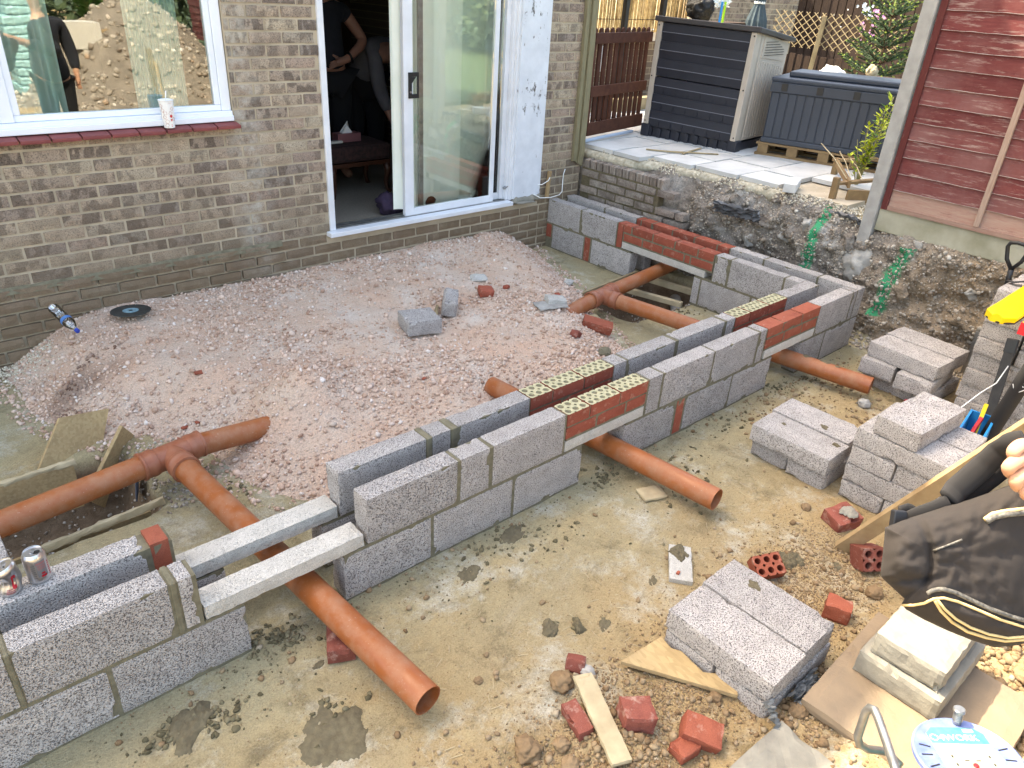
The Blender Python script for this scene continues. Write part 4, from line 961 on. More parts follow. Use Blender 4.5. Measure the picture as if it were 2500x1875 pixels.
# ================================================================== LOOSE PIECES ON THE SITE
def piece(name, lab, cat, me, loc, rot): return tag(inst(me,name,None,loc,tuple(R(a) for a in rot)),lab,cat)
def on(x, y): return max(mound(x,y) if pdist(x,y) > 0 else -9, gz(x,y))
hb = rough_box(.23,.215,.10,(10,9,5),.002,.005,61,chip=.012,mat='block')
piece('half_block','grey half block lying on the pink hardcore','concrete block',hb,(-2.615,1.66,on(-2.6,1.66)+.055),(0,2,-14))
hb2 = rough_box(.10,.21,.13,(5,9,6),.006,.010,62,chip=.02,mat='block')
piece('half_block','broken grey block offcut standing behind the half block','concrete block',hb2,(-2.285,1.775,on(-2.28,1.77)+.06),(6,10,-38))
piece('wood_offcut','thin splinter of wood leaning beside the broken block','offcut',rough_box(.02,.20,.05,(2,8,3),.003,.003,63,mat='timber_grey'),(-2.40,1.78,on(-2.4,1.78)+.02),(0,20,-38))
piece('brick_piece','broken red brick piece on the hardcore','brick',rough_box(.11,.10,.065,(5,4,3),.006,.010,64,chip=.015,mat='red_brick'),(-1.93,1.82,on(-1.93,1.82)+.028),(8,4,-25))
piece('brick_piece','small red brick chip behind the broken brick piece','brick',rough_box(.06,.04,.03,(3,3,2),.006,.006,65,mat='red_brick'),(-1.70,1.86,on(-1.7,1.86)+.012),(0,10,20))
piece('brick_piece','tiny red brick chip left of the far tee','brick',rough_box(.06,.04,.025,(3,3,2),.006,.006,66,mat='red_brick'),(-1.40,1.62,on(-1.4,1.62)+.012),(0,0,60))
piece('block_offcut','pale cracked block chip on the far hardcore','block offcut',rough_box(.13,.10,.03,(6,5,2),.010,.008,67,mat='block_white'),(-1.77,2.10,on(-1.77,2.1)+.018),(5,0,-30))
piece('block_offcut','pale lump of block near the far wall foot','block offcut',rough_box(.08,.07,.04,(4,4,3),.010,.01,68,mat='block_white'),(-.90,1.99,on(-.9,1.99)+.02),(0,0,15))
piece('red_brick','whole red brick lying beside the far tee junction','brick',rough_box(.215,.1025,.065,(9,4,3),.0018,.004,69,chip=.008,mat='red_brick_clean'),(-1.440,1.165,on(-1.44,1.165)+.045),(6,12,-48))
piece('brick_piece','red brick shard with grooves below the whole brick','brick',rough_box(.09,.06,.05,(4,3,3),.005,.008,70,mat='old_red'),(-1.77,1.06,on(-1.77,1.06)+.02),(10,25,20))
piece('block_offcut','flat grey block chip left of the far tee','block offcut',rough_box(.15,.12,.05,(6,5,3),.008,.01,71,mat='block_white'),(-1.60,1.44,on(-1.6,1.44)+.025),(0,6,-30))
piece('slate_piece','flat grey slate shard by the far tee','slate',rough_box(.22,.14,.015,(6,5,2),.006,.004,72,mat='concrete_lump'),(-1.67,1.42,on(-1.67,1.42)+.01),(0,0,-20))
piece('mortar_lump','grey lump of dried mortar behind the inner wall','mortar',rough_box(.10,.08,.05,(5,4,3),.012,.012,73,mat='mortar'),(-1.72,.84,on(-1.72,.84)+.02),(0,0,30))
for i,(x,y,s) in enumerate([(-3.98,1.83,.05),(-4.17,1.58,.04),(-4.22,1.52,.035),(-4.11,1.55,.025),(-4.67,1.80,.025),(-2.96,1.12,.03)]):
    piece('brick_chip',['flat red brick chip below the cutting disc','crumbled red brick chips above the near tee','smaller crumbled red chip above the near tee','red chip right of the crumbled ones','red chip at the left edge of the hardcore','red chip in the middle of the stones'][i],'brick',rough_box(s,s*.6,.015,(3,3,2),.006,.004,80+i,mat='red_brick_clean'),(x,y,on(x,y)+.01),(5,8,40*i))
piece('red_brick','red brick wedged under the near open pipe','brick',rough_box(.215,.1025,.065,(8,4,3),.0016,.004,90,chip=.006,mat='old_red'),(-4.235,-.155,.033),(0,0,62))
piece('block_offcut','white speckled block slip with wet mortar on one end','block offcut',rough_box(.225,.10,.028,(10,5,2),.0016,.003,91,mat='block_white'),(-2.892,-.697,.016),(0,0,39))
splat(-2.845,-.655,.045,.012,25,lab='wet mortar on the end of the white block slip',z=.030,rz=.7,ay=.8)
piece('brick_chip','tiny red chip on the white block slip','brick',rough_box(.022,.016,.012,(2,2,2),.003,.003,92,mat='red_brick_clean'),(-2.96,-.735,.036),(0,0,20))
piece('board_offcut','small splintered board offcut beside the middle pipe','offcut',rough_box(.13,.10,.018,(6,5,2),.004,.004,93,mat='timber_pale'),(-2.585,-.285,.012),(0,0,-20))
# wedge of OSB on the soil
w_ = MB().prism([(0,0),(.175,.115),(.20,.06),(.235,.045),(.29,-.05),(.37,-.06),(.395,-.075),(.385,-.15)],0,.018,Matrix.Translation((-3.527,-.91,gz(-3.45,-1.0)+.02)) @ Matrix.Rotation(R(-38),4,'Z') @ Matrix.Rotation(R(0),4,'X'))
tag(w_.build('board_offcut','osb',bevel=.002),'torn chipboard wedge in front of the nearest stack','offcut')
pl = rough_box(.072,.34,.02,(4,16,2),.003,.003,95,chip=.008,mat='timber_pale')
piece('timber_offcut','pale split timber strip lying between red brick bats','offcut',pl,(-3.765,-1.03,gz(-3.76,-1.03)+.025),(2,0,-24))
def bat(x, y, sz, rot, lab, mat='old_red', seed=100):
    piece('brick_bat',lab,'brick',rough_box(sz[0],sz[1],sz[2],(7,6,5),.0055,.004,seed,chip=.022,mat=mat,freq=22),(x,y,gz(x,y)+sz[2]*.5),rot)
bat(-3.815,-.975,(.06,.125,.055),(4,-10,-15),'faded red brick bat left of the timber strip',seed=101)
bat(-3.668,-1.10,(.11,.10,.07),(-4,6,-35),'square red brick bat right of the timber strip',seed=102)
bat(-3.535,-1.27,(.09,.13,.06),(10,-12,30),'wedge shaped red brick bat at the bottom edge','red_brick_clean',103)
bat(-3.615,-1.265,(.09,.07,.04),(0,6,-5),'grooved red brick bat cut by the bottom edge','red_brick_clean',104)
bat(-3.665,-.815,(.05,.07,.05),(0,20,35),'red brick bat behind the brown lump','old_red',105)
bat(-2.02,-.985,(.14,.12,.07),(8,-6,-20),'red brick bat with mortar on top in front of the plank','old_red',106)
splat(-2.0,-1.0,.05,.008,26,lab='dry mortar face on the red bat by the plank',z=gz(-2,-1)+.078,rz=.3,m='concrete_cream')
bat(-2.62,-1.275,(.09,.10,.07),(0,4,20),'red brick bat behind the nearest stack','red_brick_clean',107)
# lumps of soil
def lump(x, y, r_, lab, seed, mat='soil_stone', zs=.75, name='soil_lump', cat='soil'):
    bm = bmesh.new(); bmesh.ops.create_icosphere(bm,subdivisions=4,radius=r_)
    for v in bm.verts:
        k = 1+.26*fb(v.co*(1.6/r_)*.5+Vector((seed,0,0)),3)+.20*fb(v.co*(5/r_)*.5+Vector((0,seed,0)),4)+.10*noise.noise(v.co*(16/r_)*.5); v.co *= k; v.co.z *= zs
    me = bpy.data.meshes.new(name); bm.to_mesh(me); bm.free(); me.materials.append(MT[mat])
    a = me.attributes.new('rnd','FLOAT','POINT'); a.data.foreach_set('value',[.1+.2*random.random()]*len(me.vertices))
    o = link(name,me,smooth=True,loc=(x,y,gz(x,y)+r_*zs*.6)); return tag(o,lab,cat)
lump(-3.742,-.832,.042,'round brown lump of clay beside the timber strip',1); lump(-4.0,-.93,.044,'large tan clod among the stones at the bottom',2); lump(-3.90,-.99,.026,'tan clod right of the large one',3); lump(-3.93,-1.06,.03,'tan stone near the bottom edge',4)
lump(-3.655,-.865,.026,'pale broken chip beside the round clay lump',5,'concrete_lump'); lump(-3.36,-1.21,.022,'orange stone by the chipboard wedge',6)
lump(-3.95,-.62,.016,'pebble right of the near open pipe',7); lump(-3.20,-1.43,.032,'clod on the edge of the stone flag',8); lump(-2.05,-.82,.022,'orange stone before the low middle stack',9); lump(-.80,-.50,.038,'grey brown stone under the far open pipe end',10,'concrete_lump')
lump(-5.03,-.36,.03,'orange clod at the bottom left edge',11)
lump(-2.38,-1.32,.034,'large tan clod in front of the bag blocks',12); lump(-2.25,-1.75,.06,'brown clod at the right edge',13); lump(-2.4,-1.9,.05,'brown clod behind the cable reel',14)
# ================================================================== PITS
def board(name, lab, cat, mat, p, q, w, h, up=(0,0,1), **k):
    return tag(MB().bar(p,q,w,h,up,**k).build(name,mat,bevel=.002),lab,cat)
board('osb_board','tilted chipboard panel standing behind the near pipe tee','board','osb',(-4.655,1.54,-.22),(-4.40,1.70,.02),.30,.018,(-.55,.8,.3))
o = MB().prism([(0,0),(.30,.06),(.46,.30),(.22,.36),(.0,.14)],0,.018,Matrix.Translation((-4.86,1.60,-.16)) @ Matrix.Rotation(R(20),4,'Z') @ Matrix.Rotation(R(72),4,'X')).build('osb_board','osb'); tag(o,'chipboard panel lining the pit below the near pipe','board')
o = MB().box((-5.8,1.585,-.34),(-4.705,1.605,.02)).build('osb_board','osb'); tag(o,'long chipboard shutter along the far side of the near pit','board')
o = MB().box((-5.8,1.07,-.34),(-4.52,1.085,-.03)).build('osb_board','osb'); tag(o,'chipboard shutter on the camera side of the near pit','board')
o = rough_box(.55,.022,.04,(26,2,3),.006,.004,120,chip=.012,mat='timber_pale'); piece('timber_edge','splintered timber edge along the rim of the near pit','timber',o,(-4.735,1.035,.014),(0,-2,2))
o = rough_box(.42,.03,.03,(20,3,3),.006,.004,121,chip=.01,mat='timber_pale'); piece('timber_edge','splintered top edge of the chipboard at the left frame edge','timber',o,(-4.90,1.60,.022),(0,-1,0))
piece('slate_piece','blue grey slate upright in the near pit','slate',rough_box(.012,.11,.15,(2,4,5),.003,.004,122,mat='slate'),(-4.50,1.33,-.03),(0,8,-20))
board('timber_brace','pale timber brace across the far pit, nearer one','timber','timber_pale',(-.545,1.72,-.005),(-.405,1.20,-.005),.045,.040)
board('timber_brace','pale timber brace across the far pit under the lintel','timber','timber_pale',(-.185,1.74,.0),(-.10,1.24,.0),.045,.045)
o = MB().bar((-.95,1.79,-.03),(-.30,1.775,.03),.02,.10).build('timber_edge','timber_grey'); tag(o,'grey board edging the far pit beside the upper pipe','timber')
pp = thing('drain_pipe','old grey buried pipe at the bottom of the far pit','drain pipe',(-.3,1.4,-.18),world=True)
MB().tube([(-.5,1.1,-.20),(.0,1.55,-.17)],.05,24).build('pipe','concrete_lump',pp,smooth=True)
piece('board_offcut','curled brown offcut by the far tee','offcut',rough_box(.16,.10,.015,(6,4,2),.012,.004,123,mat='timber_grey'),(-1.36,1.26,on(-1.36,1.26)+.03),(30,10,20))
# ================================================================== PATIO, RETAINING WALL, FENCE
patio = thing('patio','pale paving slab patio on top of the dug bank','patio',(.9,2,PZ),world=True)
ysl = [(.55,1.060),(1.066,1.438),(1.444,1.872),(1.878,2.300),(2.306,2.62),(2.626,3.02),(3.026,3.45),(3.456,3.88),(3.886,4.3)]
edge = lambda y: .455 if y < 1.5 else (.43 if y < 1.9 else (.38 if y < 2.35 else (.20 if y < 3.2 else .25)))
sk = 0
for i,(a,b) in enumerate(ysl):
    x = edge((a+b)/2) if i else .95
    x0 = x; first = True
    while x < 3.2:
        w = .42 if not first else (.36 if i%2 else .52)
        me = rough_box(w-.006,b-a-.006,.038,(5,4,1),.0012,.003,200+sk%6,mat='paving'); sk += 1
        if not (x < XC+.02 and b > WY): inst(me,'slab',patio,(x+w/2,(a+b)/2,PZ-.019+.004*math.sin(sk*1.7)),(random.uniform(-.006,.006),random.uniform(-.006,.006),0))
        x += w; first = False
kind(MB().box((.50,.50,PZ-.09),(3.4,4.4,PZ-.0425)).build('patio_bed','wall_mortar'),'structure').name = 'patio_bedding'
V = []; n = 120          # broken bedding concrete under the slabs
for i in range(n+1):
    y = .98+2.05*i/n; e = edge(y) if y > 1 else .46
    e = .455-.08*sm(1.5,2.1,y)-.17*sm(2.1,2.5,y); k = noise.noise(Vector((y*14,2,2)))*.018
    V += [(e+.03,y,PZ-.041),(e-.03+k,y,PZ-.045),(e-.055+k*1.4,y,PZ-.085+k*.5),(e-.03+k,y,PZ-.135-.03*noise.noise(Vector((y*6,1,1)))),(e+.10,y,PZ-.15)]
MB().add(V,[(5*i+j,5*i+5+j,5*i+6+j,5*i+1+j) for i in range(n) for j in range(4)]).build('bedding_edge','bedding',patio,smooth=True)
kb = rough_box(.30,.10,.07,(8,3,2),.002,.004,130,mat='paving'); piece('kerb_stone','pale kerb offcut at the corner of the patio','kerb',kb,(.52,.99,.885),(0,0,22))
rw_ = thing('retaining_wall','old dirty brick retaining wall under the patio beside the house corner','wall',(.1,2.3,0),world=True)
RBK = [rough_box(.1,.215,.065,(2,5,2),.004,.007,140+i,mat='bank_brick') for i in range(3)]
MB().box((.085,1.95,-.1),(.16,WY,.70)).build('mortar_bed','mortar_damp',rw_)
for r_ in range(10):
    z = .055+.075*r_; y = WY-.002-(.11 if r_%2 else 0)
    while True:
        y0 = max(y-.215, 1.38+.75*abs(noise.noise(Vector((r_*1.3+.4,4,1))))+.03*r_)
        if r_ < 9 and y-y0 > .05:
            o = inst(random.choice(RBK),'brick',rw_,(.122+random.uniform(-.006,.006)+.0*z,(y+y0)/2,z),(random.uniform(-.02,.02),random.uniform(-.05,.02),random.uniform(-.02,.02)),(1,(y-y0)/.215,1))
        y -= .226
        if y < 1.5: break
y = WY-.02
while y > 1.95:
    inst(RBK[1],'brick',rw_,(.135,y-.033,.715),(0,R(-4),random.uniform(-.03,.03)),(1,.302,2.0)); y -= .079
# black membrane poking out of the bank
def rag(name, lab, cat, mat, c_, sx, sy, seed, rot=(0,0,0), amp=.035):
    n, m_ = 22, 14; V = []
    for i in range(n+1):
        for j in range(m_+1):
            u_, v_ = i/n-.5, j/m_-.5
            V.append((u_*sx*(1+.3*noise.noise(Vector((v_*4,seed,1)))),v_*sy*(1+.3*noise.noise(Vector((u_*4,seed,2)))),amp*(noise.noise(Vector((u_*6,v_*6,seed)))+.6*noise.noise(Vector((u_*13,v_*13,seed+3))))))
    o = MB().add(V,[(i*(m_+1)+j,i*(m_+1)+j+1,(i+1)*(m_+1)+j+1,(i+1)*(m_+1)+j) for i in range(n) for j in range(m_)]).build(name,mat,smooth='auto',loc=c_); o.rotation_euler = [R(a) for a in rot]; return tag(o,lab,cat)
simple('membrane', srgb(92,94,98), .45, srgb(66,68,72), 12)
rag('plastic_sheet','crumpled dark grey membrane hanging out of the bank','plastic sheet','membrane',(.155,1.22,.665),.12,.42,3,(0,62,4),.05)
rag('plastic_sheet','strip of grey felt on the bank below the wooden planter','plastic sheet','membrane',(.44,.50,.775),.05,.34,5,(0,30,-12),.03)
for i,(y,z,s_) in enumerate([(1.05,.60,.07),(.86,.52,.05),(1.33,.70,.06),(.70,.66,.05),(.35,.62,.06),(1.15,.42,.05),(-.15,.42,.05),(-.55,.50,.045)]):
    t = (z+.04)/(toplev(y)+.06); q = bank_pt(y,t)
    tag(inst(rough_box(s_*1.2,s_*1.9,s_*1.3,(6,8,6),.012,.008,300+i,chip=.02,mat='concrete_lump' if i%2 else 'bank_soil',freq=25),'rubble_chunk',None,q,(R(20*i),R(15),R(30*i))),['pale chunk of concrete in the bank below the membrane','earth chunk in the bank right of the membrane chunk','pale chunk under the patio edge above the brick wall end','earth chunk beside the upper green mark','pale chunk in the bank left of the fence post','earth chunk low in the bank behind the return wall','pale stone in the bank beside the lower green mark','earth chunk in the bank under the gravel board'][i],'rubble')
# concrete fence post, gravel board and panel
FX = .40
post = MB()
post.box((FX-.055,.215,.60),(FX+.055,.305,2.45)); po = post.build('concrete_fence_post','concrete_post',bevel=.006); tag(po,'grey concrete fence post at the end of the red panel','fence post')
lump(.385,.24,.105,'pale concrete footing lump under the fence post',15,'concrete_lump',1.35,'concrete_footing','footing').location.z = .47
fence = thing('fence_panel','red stained lap board fence panel with flaking paint','fence',(FX,-.7,.9),world=True)
ZL = [.94+.1135*i for i in range(13)]
for i,z in enumerate(ZL):
    me = MB(); jg = lambda y: .005*noise.noise(Vector((y*3,i*3.1,1)))+.003*noise.noise(Vector((y*14,i*2.1,5)))
    V = []; n = 40
    for k in range(n+1):
        y = .205-1.84*k/n; t_ = jg(y)
        V += [(FX-.021,y,z-.006+t_),(FX-.0185,y,z+.012),(FX-.006,y,z+.125),(FX-.004,y,z-.006+t_)]
    me.add(V,[(4*k+j,4*k+4+j,4*k+4+(j+1)%4,4*k+(j+1)%4) for k in range(n) for j in range(4)])
    ob_ = me.build('board','fence_bare' if i == 0 else 'fence_red',fence); at_ = ob_.data.attributes.new('rnd','FLOAT','POINT'); at_.data.foreach_set('value',[(1.0,.0,.0,1.0)[q%4] for q in range(len(V))])
edges = MB(); edges.box((FX-.034,.160,.905),(FX-.0215,.205,2.45)); edges.build('side_batten','batten_red',fence,bevel=.002)
MB().box((FX-.036,-1.63,.906),(FX-.0215,.159,.938)).build('bottom_rail','fence_bare',fence,bevel=.002)
MB().box((FX-.044,-.450,.939),(FX-.0215,-.415,2.45)).build('batten','batten_bare',fence,bevel=.002)
MB().box((FX-.044,-1.06,.939),(FX-.0215,-1.025,2.45)).build('batten','batten_bare',fence,bevel=.002)
gb = MB().box((FX-.02,-1.66,.748),(FX+.03,.212,.904)).build('gravel_board','gravel_board',bevel=.004); tag(gb,'stained concrete gravel board under the red fence','gravel board')
po2 = MB().box((FX-.055,-1.755,.2),(FX+.055,-1.665,2.45)).build('concrete_fence_post','concrete_post',bevel=.006); tag(po2,'concrete fence post outside the right edge of the picture','fence post')
f2 = thing('fence_panel','red fence panel behind the camera, seen mirrored in the patio door','fence',(FX,-3,.9),world=True)
for z in ZL: MB().add([(FX-.02,-1.76,z-.006),(FX-.02,-7.4,z-.006),(FX-.008,-7.4,z+.125),(FX-.008,-1.76,z+.125)],[(0,1,2,3)]).build('board','fence_red',f2)
piece('brick_piece','flat stone propping the gravel board','stone',rough_box(.05,.17,.06,(3,6,3),.004,.006,141,mat='concrete_lump'),(.37,-.07,.72),(0,0,0))
# bits sticking out of the bank at the foot: teeth marks of the digger stay in the soil, roots
for i,(y,z) in enumerate([(-.25,.52),(-.33,.55),(-.42,.42),(-.30,.33),(-.36,.30)]): pass
# ------------------------------------------------------------------ storage shed
SH = (1.10,3.04); sa = math.atan2(2.03-3.04,1.23-1.10)
shed = thing('storage_shed','black and beige plastic storage shed with sloping lid on the patio','shed',(SH[0],SH[1],PZ),(0,R(1.2),sa))
shed.rotation_euler = (0,R(1.2),sa)
w_, dp, ht = 1.02,.72,1.09              # local x along the front, local y to the back (left of x)
b = MB().box((0,.03,.0),(w_,dp,.10)); 
for k in range(9): b.box((.06+.105*k,.005,.005),(.10+.105*k,.029,.095))
b.build('base','shed_black',shed); 
MB().box((-.02,-.012,0),(.075,.10,.12)).build('base_corner','shed_black',shed,bevel=.01); MB().box((w_-.075,-.012,0),(w_+.02,.10,.12)).build('base_corner','shed_black',shed,bevel=.01)
for nm,z0,z1,k in (('lower_door',.105,.565,4),('upper_door',.575,1.045,4)):
    d_ = MB(); n = 3; h_ = (z1-z0)/n; dr = MB().box((.055,.006,z0),(w_-.055,.05,z1)).build(nm,'shed_black',shed)
    for i in range(n):
        zz = z0+h_*i; q = MB(); q.add([(.058,.006,zz+.004),(w_-.058,.006,zz+.004),(w_-.058,-.010,zz+h_*.5),(.058,-.010,zz+h_*.5),(w_-.058,-.004,zz+h_-.004),(.058,-.004,zz+h_-.004),(w_-.058,.006,zz+h_-.003),(.058,.006,zz+h_-.003)],[(0,1,2,3),(3,2,4,5),(5,4,6,7)])
        s_ = q.build('slat','shed_black'); s_.parent = dr
        e = MB().box((.058,-.0118,zz+h_*.5-.003),(w_-.058,-.0098,zz+h_*.5+.003)).build('slat_edge','shed_line'); e.parent = dr
        if nm == 'lower_door':
            for kx in range(6):
                r_ = MB().box((.17+.135*kx,-.008,zz+h_*.05),(.174+.135*kx,-.002,zz+h_*.45)).build('rib','shed_black'); r_.parent = dr
for x0 in (0,w_-.055): MB().box((x0,-.014,.12),(x0+.054,.10,1.05)).build('corner_post','shed_beige',shed,bevel=.006)
hg = MB()
for x in (.02,w_-.02):
    for z in (.15,.57,1.02): hg.lathe([(0,0),(.007,0),(.007,.004),(0,.004)],8,Matrix.Translation((x,-.0145,z)) @ Matrix.Rotation(R(90),4,'X'))
hg.build('screw_hole','dark',shed)
sp_ = MB()                # side panel with its slope
sp_.add([(w_,.10,.12),(w_,dp,.12),(w_,dp,.955),(w_,.10,1.05),(w_-.02,.10,.12),(w_-.02,dp,.12),(w_-.02,dp,.955),(w_-.02,.10,1.05)],[(0,1,2,3),(4,7,6,5),(0,4,5,1),(3,2,6,7)])
side = sp_.build('side_panel','shed_beige',shed)
rb = MB()
for i in range(11): rb.box((w_+.0002,.13+.052*i,.14),(w_+.005,.17+.052*i,.82-.007*i))
q = rb.build('rib','shed_beige'); q.parent = side
vf = MB(); vf.add([(w_+.006,.16,.845),(w_+.006,.66,.80),(w_+.006,.66,.94),(w_+.006,.16,1.02),(w_,.16,.845),(w_,.66,.80),(w_,.66,.94),(w_,.16,1.02)],[(0,1,2,3),(0,4,5,1),(1,5,6,2),(2,6,7,3),(3,7,4,0)])
q = vf.build('vent_plate','shed_beige'); q.parent = side
for i in range(6):
    z = .862+.022*i; y1 = .62-max(0,(z-.90))*2.4
    q = MB().box((w_+.0062,.20,z-.0025),(w_+.011,y1,z+.0025)).build('louvre','shed_lid'); q.parent = side
MB().box((0,.10,.12),(.02,dp,.96)).build('side_panel','shed_beige',shed); MB().box((.021,dp-.02,.12),(w_-.021,dp,.95)).build('back_panel','shed_black',shed)
ld = MB(); ld.add([(-.03,-.035,1.055),(w_+.04,-.035,1.055),(w_+.04,dp+.05,.965),(-.03,dp+.05,.965),(-.03,-.035,1.10),(w_+.04,-.035,1.10),(w_+.04,dp+.05,1.005),(-.03,dp+.05,1.005)],[(0,3,2,1),(4,5,6,7),(0,1,5,4),(1,2,6,5),(2,3,7,6),(3,0,4,7)])
ld.build('lid','shed_lid',shed,bevel=.008)
# ------------------------------------------------------------------ storage box on a pallet
BX = (1.39,1.86); ba = math.atan2(.951-1.857,1.643-1.385)
pal = thing('pallet','weathered wooden pallet under the grey storage box','pallet',(BX[0]-.02,BX[1]+.01,PZ),(0,0,ba))
for y0 in (0,.28,.55): MB().box((-.02,y0,.002),(1.22,y0+.09,.022)).build('board','pallet',pal)
for x0 in (0,.27,.55,.83,1.10):
    for y0 in (0,.28,.55): MB().box((x0,y0,.0225),(x0+.095,y0+.09,.098)).build('block','pallet',pal,bevel=.004)
for k in range(6): MB().box((-.02,.12*k,.0985),(1.22,.12*k+.095,.116)).build('board','pallet',pal)
sb = thing('storage_box','dark grey plastic storage box with ribbed front on a pallet','storage box',(BX[0],BX[1],PZ+.118),(0,0,ba))
bw, bd, bh = 1.18,.55,.555
n = 18; V = []           # front face bows slightly
bod = MB(); bod.box((0,.012,0),(bw,bd,bh-.07)); bo = bod.build('body','bin_grey',sb,bevel=.02)
for k in range(15):
    x = .05+k*(bw-.10)/14-.034
    q = MB().box((x,.002,.05),(x+.066,.0118,bh-.12)).build('rib','bin_grey',bevel=.004); q.parent = bo
fr = MB(); fr.box((-.005,-.004,0.0),(bw+.005,.0118,.045)); fr.box((-.008,-.010,bh-.115),(bw+.008,.0118,bh-.03)); fr.build('rim','bin_grey',sb,bevel=.006)
for k in range(4):
    x = .09+k*.31; q = MB().box((x,-.016,bh-.10),(x+.055,-.0105,bh-.035)).build('catch','black_plastic',sb,bevel=.003)
ldb = MB(); ldb.box((-.012,-.016,bh-.029),(bw+.012,bd+.01,bh+.012)); ldb.box((.10,.12,bh+.0122),(bw-.06,bd-.04,bh+.06)); ldb.build('lid','bin_grey',sb,bevel=.014)
# ------------------------------------------------------------------ picket gate between house and shed
gate = thing('picket_gate','dark brown picket gate between the house corner and the black shed','gate',(.29,3.08,.9),world=True)
ga, gb_ = Vector((.285,3.085,0)), Vector((1.32,3.28,0)); gd = (gb_-ga).normalized()
for z0,z1,y in ((.925,1.045,-.02),(1.275,1.37,-.02),(1.73,1.822,-.02)):
    MB().bar(ga+Vector((0,-.028,(z0+z1)/2)),gb_+Vector((0,-.028,(z0+z1)/2)),.022,z1-z0).build('rail','gate_brown',gate,bevel=.003)
for k in range(11):
    p = ga+gd*(.045+.098*k); V = []
    pr = [(-.028,.99),(.028,.99),(.028,1.83),(.02,1.85),(0,1.862),(-.02,1.85),(-.028,1.83)]
    n_ = Vector((-gd.y,gd.x,0)); A_ = [p+gd*x+Vector((0,0,z)) for x,z in pr]; B2 = [q+n_*.018 for q in A_]
    MB().add(A_+B2,[tuple(range(7)),tuple(range(13,6,-1))]+[(i,(i+1)%7,7+(i+1)%7,7+i) for i in range(7)]).build('picket','gate_brown',gate)
board('gate_post','dark brown post beside the house corner','post','gate_brown',(.245,3.10,.88),(.245,3.10,1.95),.07,.07)
cd = thing('conduit','grey plastic conduit lying along the foot of the picket gate','pipe',(.6,3.08,.91),world=True)
MB().tube([(.18,2.985,.90),(.45,3.03,.905),(.80,3.09,.905),(1.05,3.13,.905)],.016,12).build('pipe','conduit',cd,smooth=True)
# laths on the patio
for i,(p,q) in enumerate([((.56,2.42,.886),(.98,2.02,.888)),((.52,2.50,.886),(.70,2.22,.890)),((.68,2.20,.886),(1.06,2.28,.888))]):
    board('lath',['thin wooden lath lying diagonally before the shed','short wooden lath crossing the diagonal one','wooden lath lying nearest the shed door'][i],'lath','timber_grey',p,q,.022,.01)
# wooden planter cut from pallets, with a yellow shrub
plant = thing('wooden_planter','rough pallet wood planter at the end of the patio beside the post','planter',(.8,.62,.80),world=True)
for (p,q,w,h) in [((.66,.60,.87),(.98,.38,.86),.02,.095),((.60,.68,.83),(.60,.68,1.00),.045,.045),((.60,.68,.955),(1.06,.52,.965),.05,.022),((1.25,1.02,.84),(1.25,1.02,1.02),.045,.045),((1.22,1.04,1.0),(1.56,.82,1.02),.05,.022),((.66,.60,.955),(1.24,1.02,.985),.02,.06)]: MB().bar(p,q,w,h).build('plank','pallet',plant,bevel=.003)
def leafy(name, lab, cat, base, stems, leaf, lmat, seed, tipmat=None, group=None):
    random.seed(seed); r_ = thing(name,lab,cat,base)
    st_ = MB(); lf = MB()
    for (dx,dy,h,n) in stems:
        pts = [Vector((dx*t*t*.7+dx*.3*t+.01*math.sin(t*7+dx*9),dy*t,h*t)) for t in np.linspace(0,1,8)]; st_.tube(pts,[.006*(1-.6*i/7) for i in range(8)],6)
        for k in range(n):
            t = .30+.70*k/n; i = min(6,int(t*7)); p = pts[i].lerp(pts[i+1],t*7-i)
            for w in range(random.choice((1,2,2))):
                a = random.uniform(0,6.28); el = random.uniform(.1,.9); d = Vector((math.cos(a)*math.cos(el),math.sin(a)*math.cos(el),math.sin(el))); s_ = leaf*random.uniform(.6,1.15)
                x = d.cross(Vector((0,0,1))).normalized(); nn = x.cross(d); q = p+d*.008
                lf.add([q,q+d*s_*.35+x*s_*.2+nn*.004,q+d*s_*.7+x*s_*.17,q+d*s_,q+d*s_*.7-x*s_*.17,q+d*s_*.35-x*s_*.2+nn*.004,q+d*s_*.5-nn*s_*.05],[(0,1,6),(1,2,6),(2,3,6),(3,4,6),(4,5,6),(5,0,6)],0 if random.random() < .35+.7*t else 1)
    st_.build('stem','stem',r_,smooth=True); lf.build('foliage',[lmat,'leaf_green'],r_); return r_
leafy('shrub','yellow leaved shrub growing beside the concrete fence post','shrub',(1.05,.72,.86),[(.10,-.02,.62,22),(-.02,.02,.50,16),(.16,-.08,.58,20),(-.10,.04,.38,10),(-.16,.06,.28,6),(.05,-.10,.66,22),(.20,-.02,.50,16),(.02,.0,.34,12),(.12,-.05,.70,22)],.062,'leaf_yellow',11)
tw = MB()
for p,q in [((.70,.62,.99),(1.10,.95,1.10)),((.72,.66,.98),(.95,1.05,1.16)),((.75,.55,.99),(1.15,.88,1.06))]: tw.tube([p,((Vector(p)+Vector(q))/2+Vector((0,0,.02))),q],.004,6)
tag(tw.build('dry_stalks','timber_pale'),'dry pale stalks lying across the planter','stalks')
random.seed(21)
